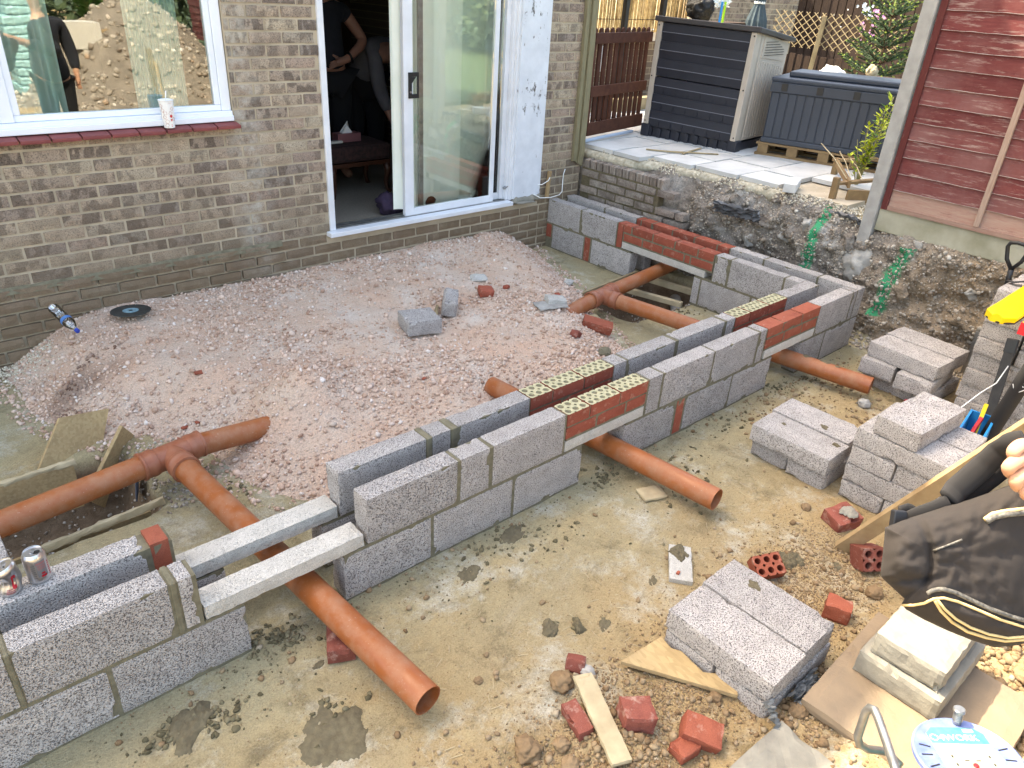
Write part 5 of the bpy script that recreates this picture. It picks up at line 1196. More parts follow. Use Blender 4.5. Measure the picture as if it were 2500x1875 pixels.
# ------------------------------------------------------------------ conifer, trellis, fences and wall in the background
def conifer(loc, H=1.55):
    r_ = thing('young_conifer','young spruce with pale yellow green tips behind the storage box','conifer',loc)
    tk = MB().tube([(0,0,0),(.01,.0,H*.5),(0,.01,H)],[.03,.02,.006],8); tk.build('trunk','bark',r_,smooth=True)
    nd, tp, bk = MB(), MB(), MB()
    def needles(p, q, r0, n, mbx):
        p, q = Vector(p), Vector(q); d = (q-p).normalized(); x = d.cross(Vector((.2,.1,1))).normalized(); z = x.cross(d)
        for k in range(n):
            t = k/n; a = k*2.4+random.uniform(-.4,.4); s_ = p.lerp(q,t); e = (x*math.cos(a)+z*math.sin(a))*.8+d*.75; e.normalize(); l = r0*random.uniform(.8,1.15); wv = d.cross(e).normalized()*.0065
            mbx.add([s_-wv,s_+wv,s_+e*l],[(0,1,2)])
    lv = 0; z = .22
    while z < H-.12:
        f_ = (H-z)/H; nb_ = 7
        for k in range(nb_):
            a = 6.283*k/nb_+lv*.5+random.uniform(-.2,.2); L = (.16+.62*f_)*random.uniform(.8,1.05)
            p0 = Vector((0,0,z)); d = Vector((math.cos(a),math.sin(a),.12+.55*(1-f_))).normalized(); end = p0+d*L+Vector((0,0,.05*L))
            bk.tube([p0,p0.lerp(end,.5)-Vector((0,0,.03*L)),end],[.007,.005,.002],5)
            for s_ in np.linspace(.2,1,max(3,int(L/.075))):
                c_ = p0.lerp(end,s_)-Vector((0,0,.03*L*math.sin(s_*3.1)))
                for sd_ in (-1,1):
                    x = d.cross(Vector((0,0,1))).normalized()*sd_; l2 = (.06+.15*L)*(1.15-s_)*1.2+.04; e = c_+(d*.75+x*.75).normalized()*l2
                    needles(c_,e,.022,34,nd); needles(e,e+(e-c_).normalized()*.022,.013,8,tp)
            needles(p0.lerp(end,.15),end,.024,90,nd); needles(end,end+d*.035,.016,12,tp)
        z += .145; lv += 1
    needles((0,.01,H-.25),(0,.01,H+.02),.022,60,tp)
    for k in range(4):
        a = k*1.6+.3; needles((0,.01,H-.12),(.13*math.cos(a),.01+.13*math.sin(a),H+.0),.02,40,tp)
    for k in range(3): needles((0,0,H-.05),(.02,.02,H+.16),.018,40,tp)
    nd.build('crown','needle',r_); tp.build('young_shoots','needle_tip',r_); bk.build('branches','bark',r_,smooth=True)
conifer((3.30,1.80,.55),1.72)
tag(lump(2.62,1.97,.14,'x',31,'white_rock',.75,'boulder','rock'),'white quartz boulder resting behind the storage box','rock').location.z = 1.50
pk = MB(); pk.box((2.35,1.70,.8),(2.95,2.25,1.42)); tag(pk.build('raised_bed','dark_fence',bevel=.01),'dark timber raised bed behind the storage box','planter')
tag(lump(2.55,1.52,.055,'x',32,'timber_pale',1.1,'ball','ball'),'small tan ball on the raised bed behind the storage box','ball').location.z = 1.60
bb = MB().box((2.35,1.30,.8),(2.95,1.699,1.555)); tag(bb.build('raised_bed','dark_fence',bevel=.01),'taller dark timber bed beside the fence post','planter')
tre = thing('trellis','expanding willow trellis in a diamond lattice before the dark fence','trellis',(4.3,2.6,1.2),world=True)
tx = 4.3; y0, y1, z0, z1 = 2.10, 3.72, 1.66, 2.04; L = .36; stp = .105
k = 0; y = y0-.5
while y < y1+.4:
    for s_, xo in ((1,0),(-1,.012)):
        # clip each lath to the panel
        pa, pb = (y,z0) if s_ == 1 else (y+.44,z0), (y+.44,z1) if s_ == 1 else (y,z1)
        t0, t1 = 0.0, 1.0; dy = pb[0]-pa[0]
        for lim, sg in ((y0,1),(y1,-1)):
            va, vb = (pa[0]-lim)*sg, (pb[0]-lim)*sg
            if va < 0 and vb < 0: t0 = 2; break
            if va < 0: t0 = max(t0, va/(va-vb))
            if vb < 0: t1 = min(t1, va/(va-vb))
        if t0 < t1-.05:
            f3 = lambda t: (tx+xo, pa[0]+dy*t, pa[1]+(pb[1]-pa[1])*t); MB().bar(f3(t0),f3(t1),.008,.008,ext=.015).build('lath','timber_grey',tre)
    y += stp
for i,(y,m_) in enumerate([(2.52,'bark'),(3.08,'timber_grey')]): board('stake',['brown round stake behind the right part of the trellis','grey weathered stake leaning before the trellis'][i],'stake',m_,(tx-.04,y+.02,1.0),(tx-.02,y-.03,2.02),.05,.05)
dfn = thing('board_fence','tall dark brown close board fence behind the trellis','fence',(6.5,3,.8),world=True)
y = 1.2
while y < 4.62:
    MB().box((6.5+.012*(int(y*50)%2),y,.7),(6.52+.012*(int(y*50)%2),y+.138,2.9)).build('board','dark_fence',dfn); y += .125
lpk = thing('low_picket_fence','low dark picket fence with gaps behind the storage box','fence',(5.2,3,.8),world=True)
for k in range(24): MB().box((5.2,1.9+.115*k,.8),(5.22,1.98+.115*k,1.50+.01*(k%3))).build('picket','dark_fence',lpk)
wb = MB().box((5.9,1.4,.8),(6.2,4.9,1.15)); tag(wb.build('white_trough','white_paint'),'white painted edging showing through the low picket fence','edging')
bw_ = thing('back_wall','brown brick wall of the neighbouring building behind the shed','wall',(6.4,5.2,.7),world=True)
MB().box((4.5,5.207,.5),(12,5.5,3.2)).build('mortar_bed','wall_mortar',bw_)
FBK = [rough_box(.215,.1,.065,(2,1,1),.001,.003,150+i,mat='house_brick') for i in range(3)]
for r_ in range(9):
    z = 1.60+.075*r_; x = 4.5+(.1125 if r_%2 else 0)
    while x < 8.4: inst(random.choice(FBK),'brick',bw_,(x+.11,5.25,z)); x += .225
reed = thing('reed_screen','straw coloured reed screen behind the picket gate','screen',(2.6,4.6,.9),world=True)
ra, rb_ = Vector((1.35,4.45,0)), Vector((3.75,4.65,0))
random.seed(5)
rmesh = []
for v in range(6):
    q = MB(); 
    for k in range(9):
        x = (k-4)*.0115+random.uniform(-.003,.003); q.bar((x,random.uniform(-.006,.006),0),(x+random.uniform(-.014,.014),random.uniform(-.006,.006),.95+random.uniform(-.04,.04)),.007,.007,(0,1,0))
    ob = q.build('t','reed'); rmesh.append(ob.data); bpy.data.objects.remove(ob)
nS = 24
for k in range(nS):
    p = ra.lerp(rb_,k/nS); inst(random.choice(rmesh),'reed_bundle',reed,(p.x,p.y,1.72),(0,0,.08),(random.choice((1,-1)),1,1))
for z in (1.86,2.12): MB().bar(ra+Vector((0,-.012,z)),rb_+Vector((0,-.012,z)),.006,.006).build('wire','dark',reed)
for i,x in enumerate((2.13,2.80,1.50)):
    board('pergola_post',['black metal post before the reed screen, left one','black metal post before the reed screen beside the shed','black metal post behind the house corner'][i],'post','black_plastic',(x,4.35,.9),(x+.02,4.35,2.7),.06,.06)
lw = thing('low_wall','low brown wall with a white coping under the reed screen','wall',(3,4.85,.8),world=True); MB().box((1.2,4.80,.8),(4.48,4.95,1.60)).build('wall_body','far_brick',lw); MB().box((1.18,4.78,1.601),(4.49,4.97,1.73)).build('coping','white_paint',lw)
tag(MB().box((2.0,4.2,.80),(4.8,4.34,1.02)).build('sleeper','timber_grey',bevel=.01),'grey timber sleeper seen through the gate pickets','sleeper')
# little things seen through the gate
tag(MB().lathe([(0,0),(.09,0),(.11,.30),(.10,.30),(.09,.02)],18,Matrix.Translation((1.35,3.85,.90))).build('plant_pot','dark'),'dark pot behind the picket gate','pot')
wr = MB().box((.95,3.6,1.42),(1.02,3.62,1.66)); tag(wr.build('label_tag','white_plastic'),'white plastic tag hanging behind the gate','tag')
hs = MB().tube([(.36+.05*math.cos(a),3.45,1.60+.16*math.sin(a)) for a in np.linspace(0,6.28,24)],.012,8); tag(hs.build('hose','conduit',smooth=True),'coiled grey hose hanging behind the gate','hose')
tag(MB().tube([(.42,3.5,.9),(.40,3.45,1.72)],.015,8).build('broom_handle','stem',smooth=True),'thin wooden handle leaning behind the gate','handle')
tag(lump(1.0,4.0,.05,'x',33,'leaf_green',.5,'green_string','string'),'green coil of twine on the ground behind the gate','string').location.z = .93
# black sack and folded parasol behind the shed
tag(lump(3.55,4.35,.17,'x',34,'dark',.9,'rubbish_sack','sack'),'knotted black rubbish sack behind the shed','sack').location.z = 2.02
board('sack_shelf','dark shelf behind the shed lid','shelf','dark_fence',(3.2,4.42,1.84),(4.6,4.42,1.84),.3,.04)
for i,(x,m_) in enumerate([(3.86,'tray_blue'),(3.93,'lime')]): board('ribbon',['blue ribbon hanging behind the shed','lime green ribbon hanging behind the shed'][i],'ribbon',m_,(x,4.25,1.70),(x,4.25,2.10),.035,.012)
rag('white_bag','crumpled white carrier bag behind the shed','bag','white_plastic',(3.85,4.28,2.12),.42,.16,9,(80,0,0),.05)
ps = thing('parasol','folded dark grey parasol standing behind the shed','parasol',(4.6,4.18,.9))
V = []; n = 24; pr = [(.09,.55),(.15,.70),(.12,1.0),(.06,1.19),(.065,1.22),(.05,1.8)]
for r_,z in pr: V += [(r_*(1+.18*(k%2))*math.cos(6.283*k/n),r_*(1+.18*(k%2))*math.sin(6.283*k/n),z) for k in range(n)]
MB().add(V,[(i*n+j,i*n+(j+1)%n,(i+1)*n+(j+1)%n,(i+1)*n+j) for i in range(len(pr)-1) for j in range(n)]).build('canopy','parasol',ps); MB().tube([(0,0,0),(0,0,.8)],.025,10).build('pole','metal_grey',ps); MB().lathe([(.068,1.195),(.074,1.20),(.074,1.22),(.068,1.225)],20).build('strap','white_plastic',ps)
# garland of artificial orchids on the fence
orc = thing('flower_garland','garland of pink and white artificial orchids on the dark fence','flowers',(6.4,3.5,1.9),world=True)
def flower(mbx, c_, r_, k):
    for i in range(5):
        a = 6.283*i/5+random.random(); d = Vector((-.25,math.cos(a),math.sin(a))); x = Vector((0,-math.sin(a),math.cos(a))); c_ = Vector(c_)
        mbx.add([c_,c_+d*r_*.5+x*r_*.35,c_+d*r_,c_+d*r_*.5-x*r_*.35],[(0,1,2,3)],k)
random.seed(12)
for (y,z,n_,k) in [(3.62,2.14,10,1),(3.55,2.06,8,1),(3.44,2.06,9,0),(3.30,2.03,5,0),(3.50,1.98,4,1),(3.44,1.93,9,0),(3.56,1.87,8,0),(3.52,1.80,7,0),(3.48,1.72,4,0)]:
    for _ in range(n_):
        fl = MB(); flower(fl,(6.42+random.uniform(-.04,.02),y+random.gauss(0,.04),z+random.gauss(0,.025)),random.uniform(.022,.038),0); fl.build('flower','petal_white' if k else 'petal_pink',orc)
MB().tube([(6.46,3.65,2.3),(6.46,3.5,2.0),(6.46,3.55,1.85),(6.46,3.46,1.65)],.006,6).build('vine','leaf_green',orc)
for i,(y,z) in enumerate([(3.95,1.85),(4.1,2.0),(4.3,1.95),(3.9,2.08)]): tag(MB().lathe([(0,0),(.012,.004),(0,.008)],8,Matrix.Translation((6.49,y,z)) @ Matrix.Rotation(R(-90),4,'Y')).build('fairy_light','white_plastic'),['fairy light bulb on the dark fence, lowest one','fairy light bulb on the dark fence, second from left','fairy light bulb on the dark fence, leftmost','fairy light bulb on the dark fence, highest one'][i],'light')
# ================================================================== INSIDE THE ROOM
def curtain(name, lab, mat, pts, z0, z1, amp, freq, floor=0):
    n = 150; V = []; m_ = 14
    P_ = [Vector((x,y,0)) for x,y in pts]
    for i in range(n+1):
        t = i/n*(len(P_)-1); k = min(len(P_)-2,int(t)); p = P_[k].lerp(P_[k+1],t-k); d = (P_[k+1]-P_[k]).normalized(); nn = Vector((-d.y,d.x,0))
        w = math.sin(i*freq)+.35*math.sin(i*freq*.37+1)+.4*noise.noise(Vector((i*.05,1,1)))
        for j in range(m_+1):
            s_ = j/m_; a = amp*(.55+.45*(1-s_)); z = z1+(z0-z1)*s_
            q = p+nn*(w*a)+Vector((0,0,z)); 
            if floor: q += nn*(-.10*floor*sm(.8,1,s_)*math.sin(i*.06))+Vector((0,0,.07*floor*sm(.85,1,s_)*(.5+.5*math.sin(i*.045+.6))))
            V.append(q)
    o = MB().add(V,[(i*(m_+1)+j,i*(m_+1)+j+1,(i+1)*(m_+1)+j+1,(i+1)*(m_+1)+j) for i in range(n) for j in range(m_)]).build(name,mat,smooth=True); return tag(o,lab,'curtain')
curtain('door_curtain','pale cream green curtain hanging behind the sliding door glass','curtain_cream',[(-1.91,WY+.155),(-1.70,WY+.15),(-1.3,WY+.16),(-.90,WY+.155)],.475,2.55,.014,.26,1)
curtain('window_blind','pale green pleated blind behind the right part of the window','curtain_green',[(-3.66,WY+.30),(-3.36,WY+.29)],1.28,2.45,.012,.62)
curtain('window_curtain','pale grey curtain behind the left part of the window','curtain_green',[(-4.36,WY+.34),(-4.05,WY+.33)],1.0,2.45,.03,.16)
tag(MB().box((-4.6,WY+.5,.469),(-2.9,WY+1.0,1.25)).build('sideboard','room_dark'),'dark sideboard behind the window','sideboard')
def skin_obj(name, mat, verts, edges, root=0, sub=2, parent=None, roots=()):
    me = bpy.data.meshes.new(name); me.from_pydata([v[0] for v in verts],edges,[]); me.materials.append(MT[mat])
    o = bpy.data.objects.new(name,me); COL.objects.link(o)
    md = o.modifiers.new('skin','SKIN'); md.use_smooth_shade = True; md.branch_smoothing = .4
    for i,v in enumerate(verts):
        r_ = v[1]; me.skin_vertices[0].data[i].radius = (r_,r_) if not hasattr(r_,'__len__') else r_
        me.skin_vertices[0].data[i].use_root = (i == root or i in roots)
    sb_ = o.modifiers.new('sub','SUBSURF'); sb_.levels = sub; sb_.render_levels = sub
    if parent: o.parent = parent
    return o
# person standing in the doorway, back to us, one hand on the hip
FZ = .468
p1 = thing('person','person in dark navy T-shirt and black trousers, hand on hip, standing indoors','person',(-1.72,4.35,FZ))
v = [((0,0,.98),(.17,.13)),((.02,0,1.12),(.155,.12)),((0,.0,1.30),(.17,.125)),((-.03,0,1.44),(.14,.10)),((-.04,.0,1.54),(.055,.055)),((-.05,.0,1.68),(.085,.10)),((-.05,0,1.76),(.05,.06)),
     ((.17,-.0,1.44),.062),((.33,-.08,1.20),.046),((.27,-.13,1.15),.043),((.10,-.20,1.06),.036),((.02,-.20,1.03),.030),
     ((-.21,.02,1.44),.062),((-.26,.02,1.17),.045),((-.26,-.04,.93),.036),((-.26,-.05,.84),.028),
     ((.10,0,.92),(.105,.11)),((.12,.0,.50),.072),((.13,.02,.09),.045),((.13,-.10,.04),.04),((-.10,0,.92),(.105,.11)),((-.12,.02,.50),.072),((-.13,.04,.09),.045),((-.13,-.08,.04),.04)]
e = [(0,1),(1,2),(2,3),(3,4),(4,5),(5,6),(3,7),(7,8),(8,9),(9,10),(10,11),(3,12),(12,13),(13,14),(14,15),(0,16),(16,17),(17,18),(18,19),(0,20),(20,21),(21,22),(22,23)]
for f_ in range(4):      # fingers on the hip
    b0 = len(v); y_ = -.185+.0*f_; v += [((-.03,-.215+.012*f_,1.045-.017*f_),.011),((-.075,-.21+.012*f_,1.03-.018*f_),.009)]; e += [(11,b0),(b0,b0+1)]
b0 = len(v); v += [((.0,-.18,1.075),.011),((-.03,-.17,1.09),.009)]; e += [(11,b0),(b0,b0+1)]
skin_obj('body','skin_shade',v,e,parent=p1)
sh = [((0,0,.94),(.20,.165)),((.02,0,1.10),(.185,.15)),((0,0,1.28),(.195,.15)),((-.03,0,1.42),(.16,.12)),((-.035,0,1.50),(.075,.07)),((.17,0,1.43),.082),((.235,-.03,1.345),.074),((-.20,.02,1.43),.082),((-.245,.02,1.32),.07)]
skin_obj('t_shirt','cloth_navy',sh,[(0,1),(1,2),(2,3),(3,4),(3,5),(5,6),(3,7),(7,8)],parent=p1)
tr_ = [((0,0,.96),(.185,.15)),((.10,0,.88),(.13,.14)),((.12,0,.50),.105),((.13,.02,.08),.085),((-.10,0,.88),(.13,.14)),((-.12,.02,.50),.105),((-.13,.04,.08),.085)]
skin_obj('trousers','cloth_black',tr_,[(0,1),(1,2),(2,3),(0,4),(4,5),(5,6)],parent=p1)
skin_obj('hair','hair',[((-.05,.03,1.70),(.098,.10)),((-.05,.03,1.78),(.07,.08)),((-.04,.08,1.60),(.06,.05))],[(0,1),(0,2)],parent=p1)
w_ = MB().tube([Vector((.115,-.195,1.067))+Vector((-.35,.1,.93)).cross(Vector((math.cos(a),math.sin(a),0))).normalized()*.041 if False else Vector((.12,-.19,1.07))+(Vector((0,math.cos(a),0))+Vector((.35,0,-.93))*math.sin(a))*.042 for a in np.linspace(0,6.283,17)],.011,8).build('watch','dark',p1,smooth=True)
# person bending forward
p2 = thing('person','person in a light grey top bending forward indoors beside the curtain','person',(-1.16,4.60,FZ))
v = [((0,.10,.86),(.16,.14)),((.02,.0,1.02),(.165,.14)),((.05,-.12,1.10),(.165,.13)),((.10,-.28,1.08),(.15,.12)),((.13,-.38,1.05),.055),((.16,-.50,1.06),(.09,.10)),((.17,-.56,1.06),.07),
     ((-.10,-.30,1.06),.06),((-.10,-.36,.80),.045),((-.06,-.46,.58),.034),((-.05,-.50,.52),.026),((.30,-.22,1.06),.06),((.32,-.32,.80),.045),((.26,-.44,.60),.034),((.25,-.48,.54),.026),
     ((.10,.10,.80),(.11,.11)),((.12,.06,.45),.075),((.12,.10,.09),.045),((.12,-.02,.04),.04),((-.10,.12,.80),(.11,.11)),((-.12,.06,.45),.075),((-.12,.10,.09),.045),((-.12,-.02,.04),.04)]
e = [(0,1),(1,2),(2,3),(3,4),(4,5),(5,6),(3,7),(7,8),(8,9),(9,10),(3,11),(11,12),(12,13),(13,14),(0,15),(15,16),(16,17),(17,18),(0,19),(19,20),(20,21),(21,22)]
for hnd,sx_ in ((10,-1),(14,1)):
    hx,hy,hz_ = v[hnd][0]
    for f_ in range(4): b0 = len(v); v += [((hx+.012*f_-.018,hy-.03,hz_-.04),.010),((hx+.012*f_-.018,hy-.04,hz_-.075),.008)]; e += [(hnd,b0),(b0,b0+1)]
    b0 = len(v); v += [((hx-sx_*.03,hy-.01,hz_-.02),.010),((hx-sx_*.04,hy-.025,hz_-.045),.009)]; e += [(hnd,b0),(b0,b0+1)]
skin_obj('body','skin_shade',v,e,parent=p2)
skin_obj('jumper','cloth_grey',[((0,.12,.82),(.20,.18)),((.02,.0,1.02),(.205,.18)),((.05,-.12,1.11),(.20,.165)),((.10,-.28,1.08),(.175,.14)),((-.10,-.30,1.06),.085),((-.10,-.36,.80),.068),((-.06,-.46,.60),.055),((.30,-.22,1.06),.085),((.32,-.32,.80),.068),((.26,-.44,.62),.055)],[(0,1),(1,2),(2,3),(3,4),(4,5),(5,6),(3,7),(7,8),(8,9)],parent=p2)
skin_obj('trousers','cloth_black',[((0,.11,.84),(.18,.16)),((.10,.10,.78),(.13,.13)),((.12,.06,.45),.10),((.12,.10,.08),.08),((-.10,.12,.78),(.13,.13)),((-.12,.06,.45),.10),((-.12,.10,.08),.08)],[(0,1),(1,2),(2,3),(0,4),(4,5),(5,6)],parent=p2)
skin_obj('hair','hair',[((.16,-.50,1.09),(.105,.115)),((.18,-.58,1.10),(.07,.08)),((.15,-.42,1.08),(.08,.06))],[(0,1),(0,2)],parent=p2)
# footstool with things on it
stl = thing('footstool','upholstered footstool with dark curved legs inside the doorway','footstool',(-1.78,3.92,FZ))
MB().box((-.30,-.21,.29),(.30,.21,.43)).build('cushion','stool_fabric',stl,bevel=.035); MB().box((-.29,-.20,.255),(.29,.20,.288)).build('frame','dark_wood',stl)
for sx_ in (-1,1):
    for sy_ in (-1,1): MB().tube([(sx_*.26,sy_*.17,.26),(sx_*.275,sy_*.185,.20),(sx_*.255,sy_*.17,.10),(sx_*.265,sy_*.175,.03),(sx_*.29,sy_*.19,.0)],[.034,.032,.020,.016,.024],10).build('leg','dark_wood',stl,smooth=True)
tb = thing('tissue_box','tissue box with a white tissue on the footstool','tissue box',(-1.80,3.92,FZ+.432)); MB().box((-.11,-.055,0),(.11,.055,.07)).build('box','can_pink',tb,bevel=.003)
MB().add([(-.05,-.02,.07),(.05,-.02,.07),(.05,.03,.07),(-.05,.03,.07),(.01,0,.13),(.02,.01,.165)],[(0,1,4),(1,2,4),(2,3,5),(3,0,4),(4,2,5)]).build('tissue','paper_white',tb)
rc = MB().box((-.10,-.02,0),(.10,.02,.02)); o = rc.build('remote_control','cardboard',bevel=.004,loc=(-1.98,3.86,FZ+.433)); tag(o,'pale remote control on the left of the footstool','remote')
for i,(x,y) in enumerate([(-1.47,4.58),(-1.60,4.50)]):
    q = MB().tube([(0,-.11,.03),(0,0,.035),(0,.12,.045)],[.03,.042,.036],12,flat=.7); o = q.build('shoe','dark',smooth=True,loc=(x,y,FZ)); o.rotation_euler.z = R(-60); tag(o,['dark slipper under the footstool, right one','dark slipper under the footstool, left one'][i],'shoe')
lump(-1.865,WY+.27,.11,'dark purple draught cushion on the floor behind the sliding door',35,'purple',.9,'cushion','cushion').location.z = FZ+.08
tag(MB().tube([(-1.8,WY+.26,.52),(-1.4,WY+.30,.53),(-1.0,WY+.28,.52)],[.05,.055,.05],12).build('draught_excluder','stool_fabric',smooth=True),'dark brown draught excluder behind the sliding door glass','draught excluder')
sh_ = MB().box((-1.30,5.7,FZ),(-.75,6.0,1.42)); tag(sh_.build('shelf_unit','room_dark'),'dark shelf unit behind the standing person','shelf')

# ================================================================== SMALL THINGS
def patch(b, prof, a0, a1, z0, z1, off=.0006, n=8, k=0, sk=0):
    """curved label piece on a lathe profile"""
    def rad(z):
        for (r0,q0),(r1,q1) in zip(prof,prof[1:]):
            if q0 <= z <= q1 and q1 > q0: return r0+(r1-r0)*(z-q0)/(q1-q0)
        return prof[-1][0]
    V = []
    for i in range(n+1):
        a = a0+(a1-a0)*i/n
        for z in (z0,z1): V.append(((rad(z)+off)*math.cos(a+sk*(z-z0)),(rad(z)+off)*math.sin(a+sk*(z-z0)),z))
    b.add(V,[(2*i,2*i+2,2*i+3,2*i+1) for i in range(n)],k)
# paper drink cup on the window sill: camera lies towards angle ca
def ang(p): return math.atan2(-1.99-p[1],-5.144-p[0])
cl = (-3.60,WY-.035,1.312); ca = ang(cl)
cup = thing('drink_cup','white paper drink cup with straw standing on the red sill tiles','cup',cl)
cprof = [(.030,0),(.041,.150)]
MB().lathe([(0,.0),(.030,0),(.041,.150),(.044,.153),(.044,.157),(.040,.158),(.036,.152),(0,.151)],32).build('body','paper_white',cup,smooth='auto')
b = MB()
for (da,z,s_,rt) in [(-.9,.125,.012,.3),(-.75,.10,.012,.2),(-.35,.085,.012,.8),(.45,.085,.012,.3),(.75,.11,.011,.1),(-.55,.062,.011,.2),(-.2,.038,.013,.15),(-.35,.016,.012,.3),(1.0,.05,.011,.4)]:
    def pt(u_,w_):
        zz = z+w_; r_ = .030+.011*zz/.15+.0007; a = ca+da+u_/r_; return Vector((r_*math.cos(a),r_*math.sin(a),zz))
    cs = [(s_*math.cos(rt+k*math.pi/2),s_*math.sin(rt+k*math.pi/2)) for k in range(4)]
    for k in range(4):
        p, q = cs[k], cs[(k+1)%4]; b.bar(pt(*p),pt(*q),.0011,.0011)
for zz in (.143,.138): patch(b,cprof,ca+.2,ca+.75,zz,zz+.0009)
b.build('print','print_line',cup)
b = MB(); patch(b,cprof,ca+.38,ca+.62,.018,.020); patch(b,cprof,ca+.36,ca+.66,.040,.045); patch(b,cprof,ca+.36,ca+.66,.047,.052); patch(b,cprof,ca+.42,ca+.64,.009,.013)
for k in range(18):
    a0 = 2*math.pi*k/18; a1 = 2*math.pi*(k+1)/18; z = .068
    f4 = lambda a: ((.0355)*math.cos(ca+.52+.0085*math.cos(a)/.035),(.0355)*math.sin(ca+.52+.0085*math.cos(a)/.035),z+.0085*math.sin(a))
    c4 = (.0356*math.cos(ca+.52),.0356*math.sin(ca+.52),z); b.add([c4,f4(a0),f4(a1)],[(0,1,2)])
b.build('logo','print_red',cup)
MB().tube([(0,0,.15),(.004,0,.175),(.010,.003,.205)],.0035,10).build('straw','white_plastic',cup,smooth=True)
# drink cans
def can(loc, lab, crushed=False):
    c_ = thing('drink_can',lab,'can',loc); ca = ang(loc)
    pr = [(.024,0),(.030,.006),(.033,.012),(.033,.098),(.031,.104),(.0265,.113),(.027,.115),(.0255,.115),(.0245,.111),(0,.111)]
    n = 36; V = []
    dense = []
    for (r0,z0),(r1,z1) in zip(pr,pr[1:]):
        m_ = 10 if z1-z0 > .05 else 1
        for i in range(m_): dense.append((r0+(r1-r0)*i/m_,z0+(z1-z0)*i/m_))
    dense.append(pr[-1])
    def warp(x,y,z):
        if not crushed: return (x,y,z)
        k = math.exp(-((z-.055)/.026)**2); a = math.atan2(y,x); f_ = 1-.45*k*(.55+.45*math.cos(2*(a-ca-.6)))-.10*k*abs(math.sin(5*a))
        return (x*f_+.012*k, y*f_, z*.94+.012*(x/.033)*sm(.05,.11,z))
    for r_,z in dense: V += [warp(r_*math.cos(6.2832*j/n),r_*math.sin(6.2832*j/n),z) for j in range(n)]
    MB().add(V,[(i*n+j,i*n+(j+1)%n,(i+1)*n+(j+1)%n,(i+1)*n+j) for i in range(len(dense)-1) for j in range(n)]).build('body','aluminium',c_,smooth='auto')
    sidepr = [(.033,0),(.033,.2)]
    lb = MB()
    if not crushed:
        patch(lb,sidepr,ca-.15,ca+.75,.030,.092,.0003,10,1); patch(lb,sidepr,ca-.1,ca+.7,.080,.086,.0006,10,2); patch(lb,sidepr,ca+.0,ca+.65,.060,.076,.0006,10,2)
        for k in range(4): patch(lb,sidepr,ca+.06+.15*k,ca+.13+.15*k,.062,.074,.0009,2,1)
        patch(lb,sidepr,ca+.15,ca+.6,.030,.038,.0008,8,0); patch(lb,sidepr,ca+.2,ca+.5,.041,.047,.0008,6,0)
        for k in range(7): patch(lb,sidepr,ca+.92,ca+1.12,.025+.008*k,.029+.008*k,.0006,3,0)
        for k in range(7): patch(lb,sidepr,ca-.55,ca-.22,.030+.008*k,.032+.008*k,.0006,3,1)
        patch(lb,[(.031,.1),(.0285,.108)],ca-.7,ca+.1,.1005,.1045,.0006,8,2)
        lb.build('label',['can_red','can_grey','can_pink'],c_)
    else:
        for k in range(14):
            a = .6+4.6*k/14; a2 = .6+4.6*(k+1)/14; R0, R1 = .017,.010+.004*math.sin(k/14*3.1)
            q = []
            for (aa,rr) in ((a,R0),(a2,R0),(a2,R1-.004),(a,R1-.004)):
                u_, z = rr*math.cos(aa)*.9, .052+rr*math.sin(aa)*1.5; th = ca+.35+u_/.033; q.append(warp(.0338*math.cos(th),.0338*math.sin(th),z))
            lb.add(q,[(0,1,2,3)],0)
        for k in range(3): V2 = [warp(.0337*math.cos(ca-.5+.2*i),.0337*math.sin(ca-.5+.2*i),.016+.006*k+w) for i in range(5) for w in (0,.004)]; lb.add(V2,[(2*i,2*i+2,2*i+3,2*i+1) for i in range(4)],2)
        lb.build('label',['can_red','can_grey','can_pink'],c_)
    zt = .1115 if not crushed else .1055
    tabm = MB().lathe([(.0045,0),(.008,0),(.008,.0012),(.0045,.0012)],16,Matrix.Translation((.006*math.cos(ca+2.6),.006*math.sin(ca+2.6),zt+.0015))); tabm.lathe([(.0025,0),(.0065,0),(.0065,.0012),(.0025,.0012)],16,Matrix.Translation((-.004*math.cos(ca+2.6),-.004*math.sin(ca+2.6),zt+.0012))); tabm.build('ring_pull','aluminium',c_)
    MB().lathe([(0,0),(.0105,0)],16,Matrix.Translation((.012*math.cos(ca+.9),.012*math.sin(ca+.9),zt+.0004)) @ Matrix.Diagonal((1,.75,1,1))).build('mouth','dark',c_)
can((-5.035,.268,ZT2+.001),'upright silver and red drink can on the inner block wall')
can((-5.118,.262,ZT2+.001),'crushed silver drink can with a red letter at the left edge',True)
# plastic bottle on the hardcore
bz = on(-4.39,2.78)
b0_, b1_ = Vector((-4.445,2.79,.362)), Vector((-4.388,2.545,.285))
bt = thing('plastic_bottle','clear plastic bottle with blue cap lying on the hardcore','bottle',tuple(b0_)); bt.scale = (.80,.80,.80)
bt.rotation_euler = (b1_-b0_).normalized().to_track_quat('Z','Y').to_euler()
prf = [(0,.0),(.030,0),(.040,.012)]
for k in range(5): prf += [(.042,.03+.026*k),(.0385,.043+.026*k)]
prf += [(.042,.165),(.041,.175),(.041,.205),(.042,.215),(.040,.235),(.026,.275),(.015,.295),(.014,.31)]
MB().lathe(prf,28).build('body','pet',bt,smooth='auto'); MB().lathe([(.0415,.176),(.0418,.177),(.0418,.204),(.0415,.205)],28).build('label','blue_label',bt); MB().lathe([(0,.335),(.015,.335),(.016,.332),(.016,.312),(.0145,.312)],20).build('cap','blue_cap',bt)
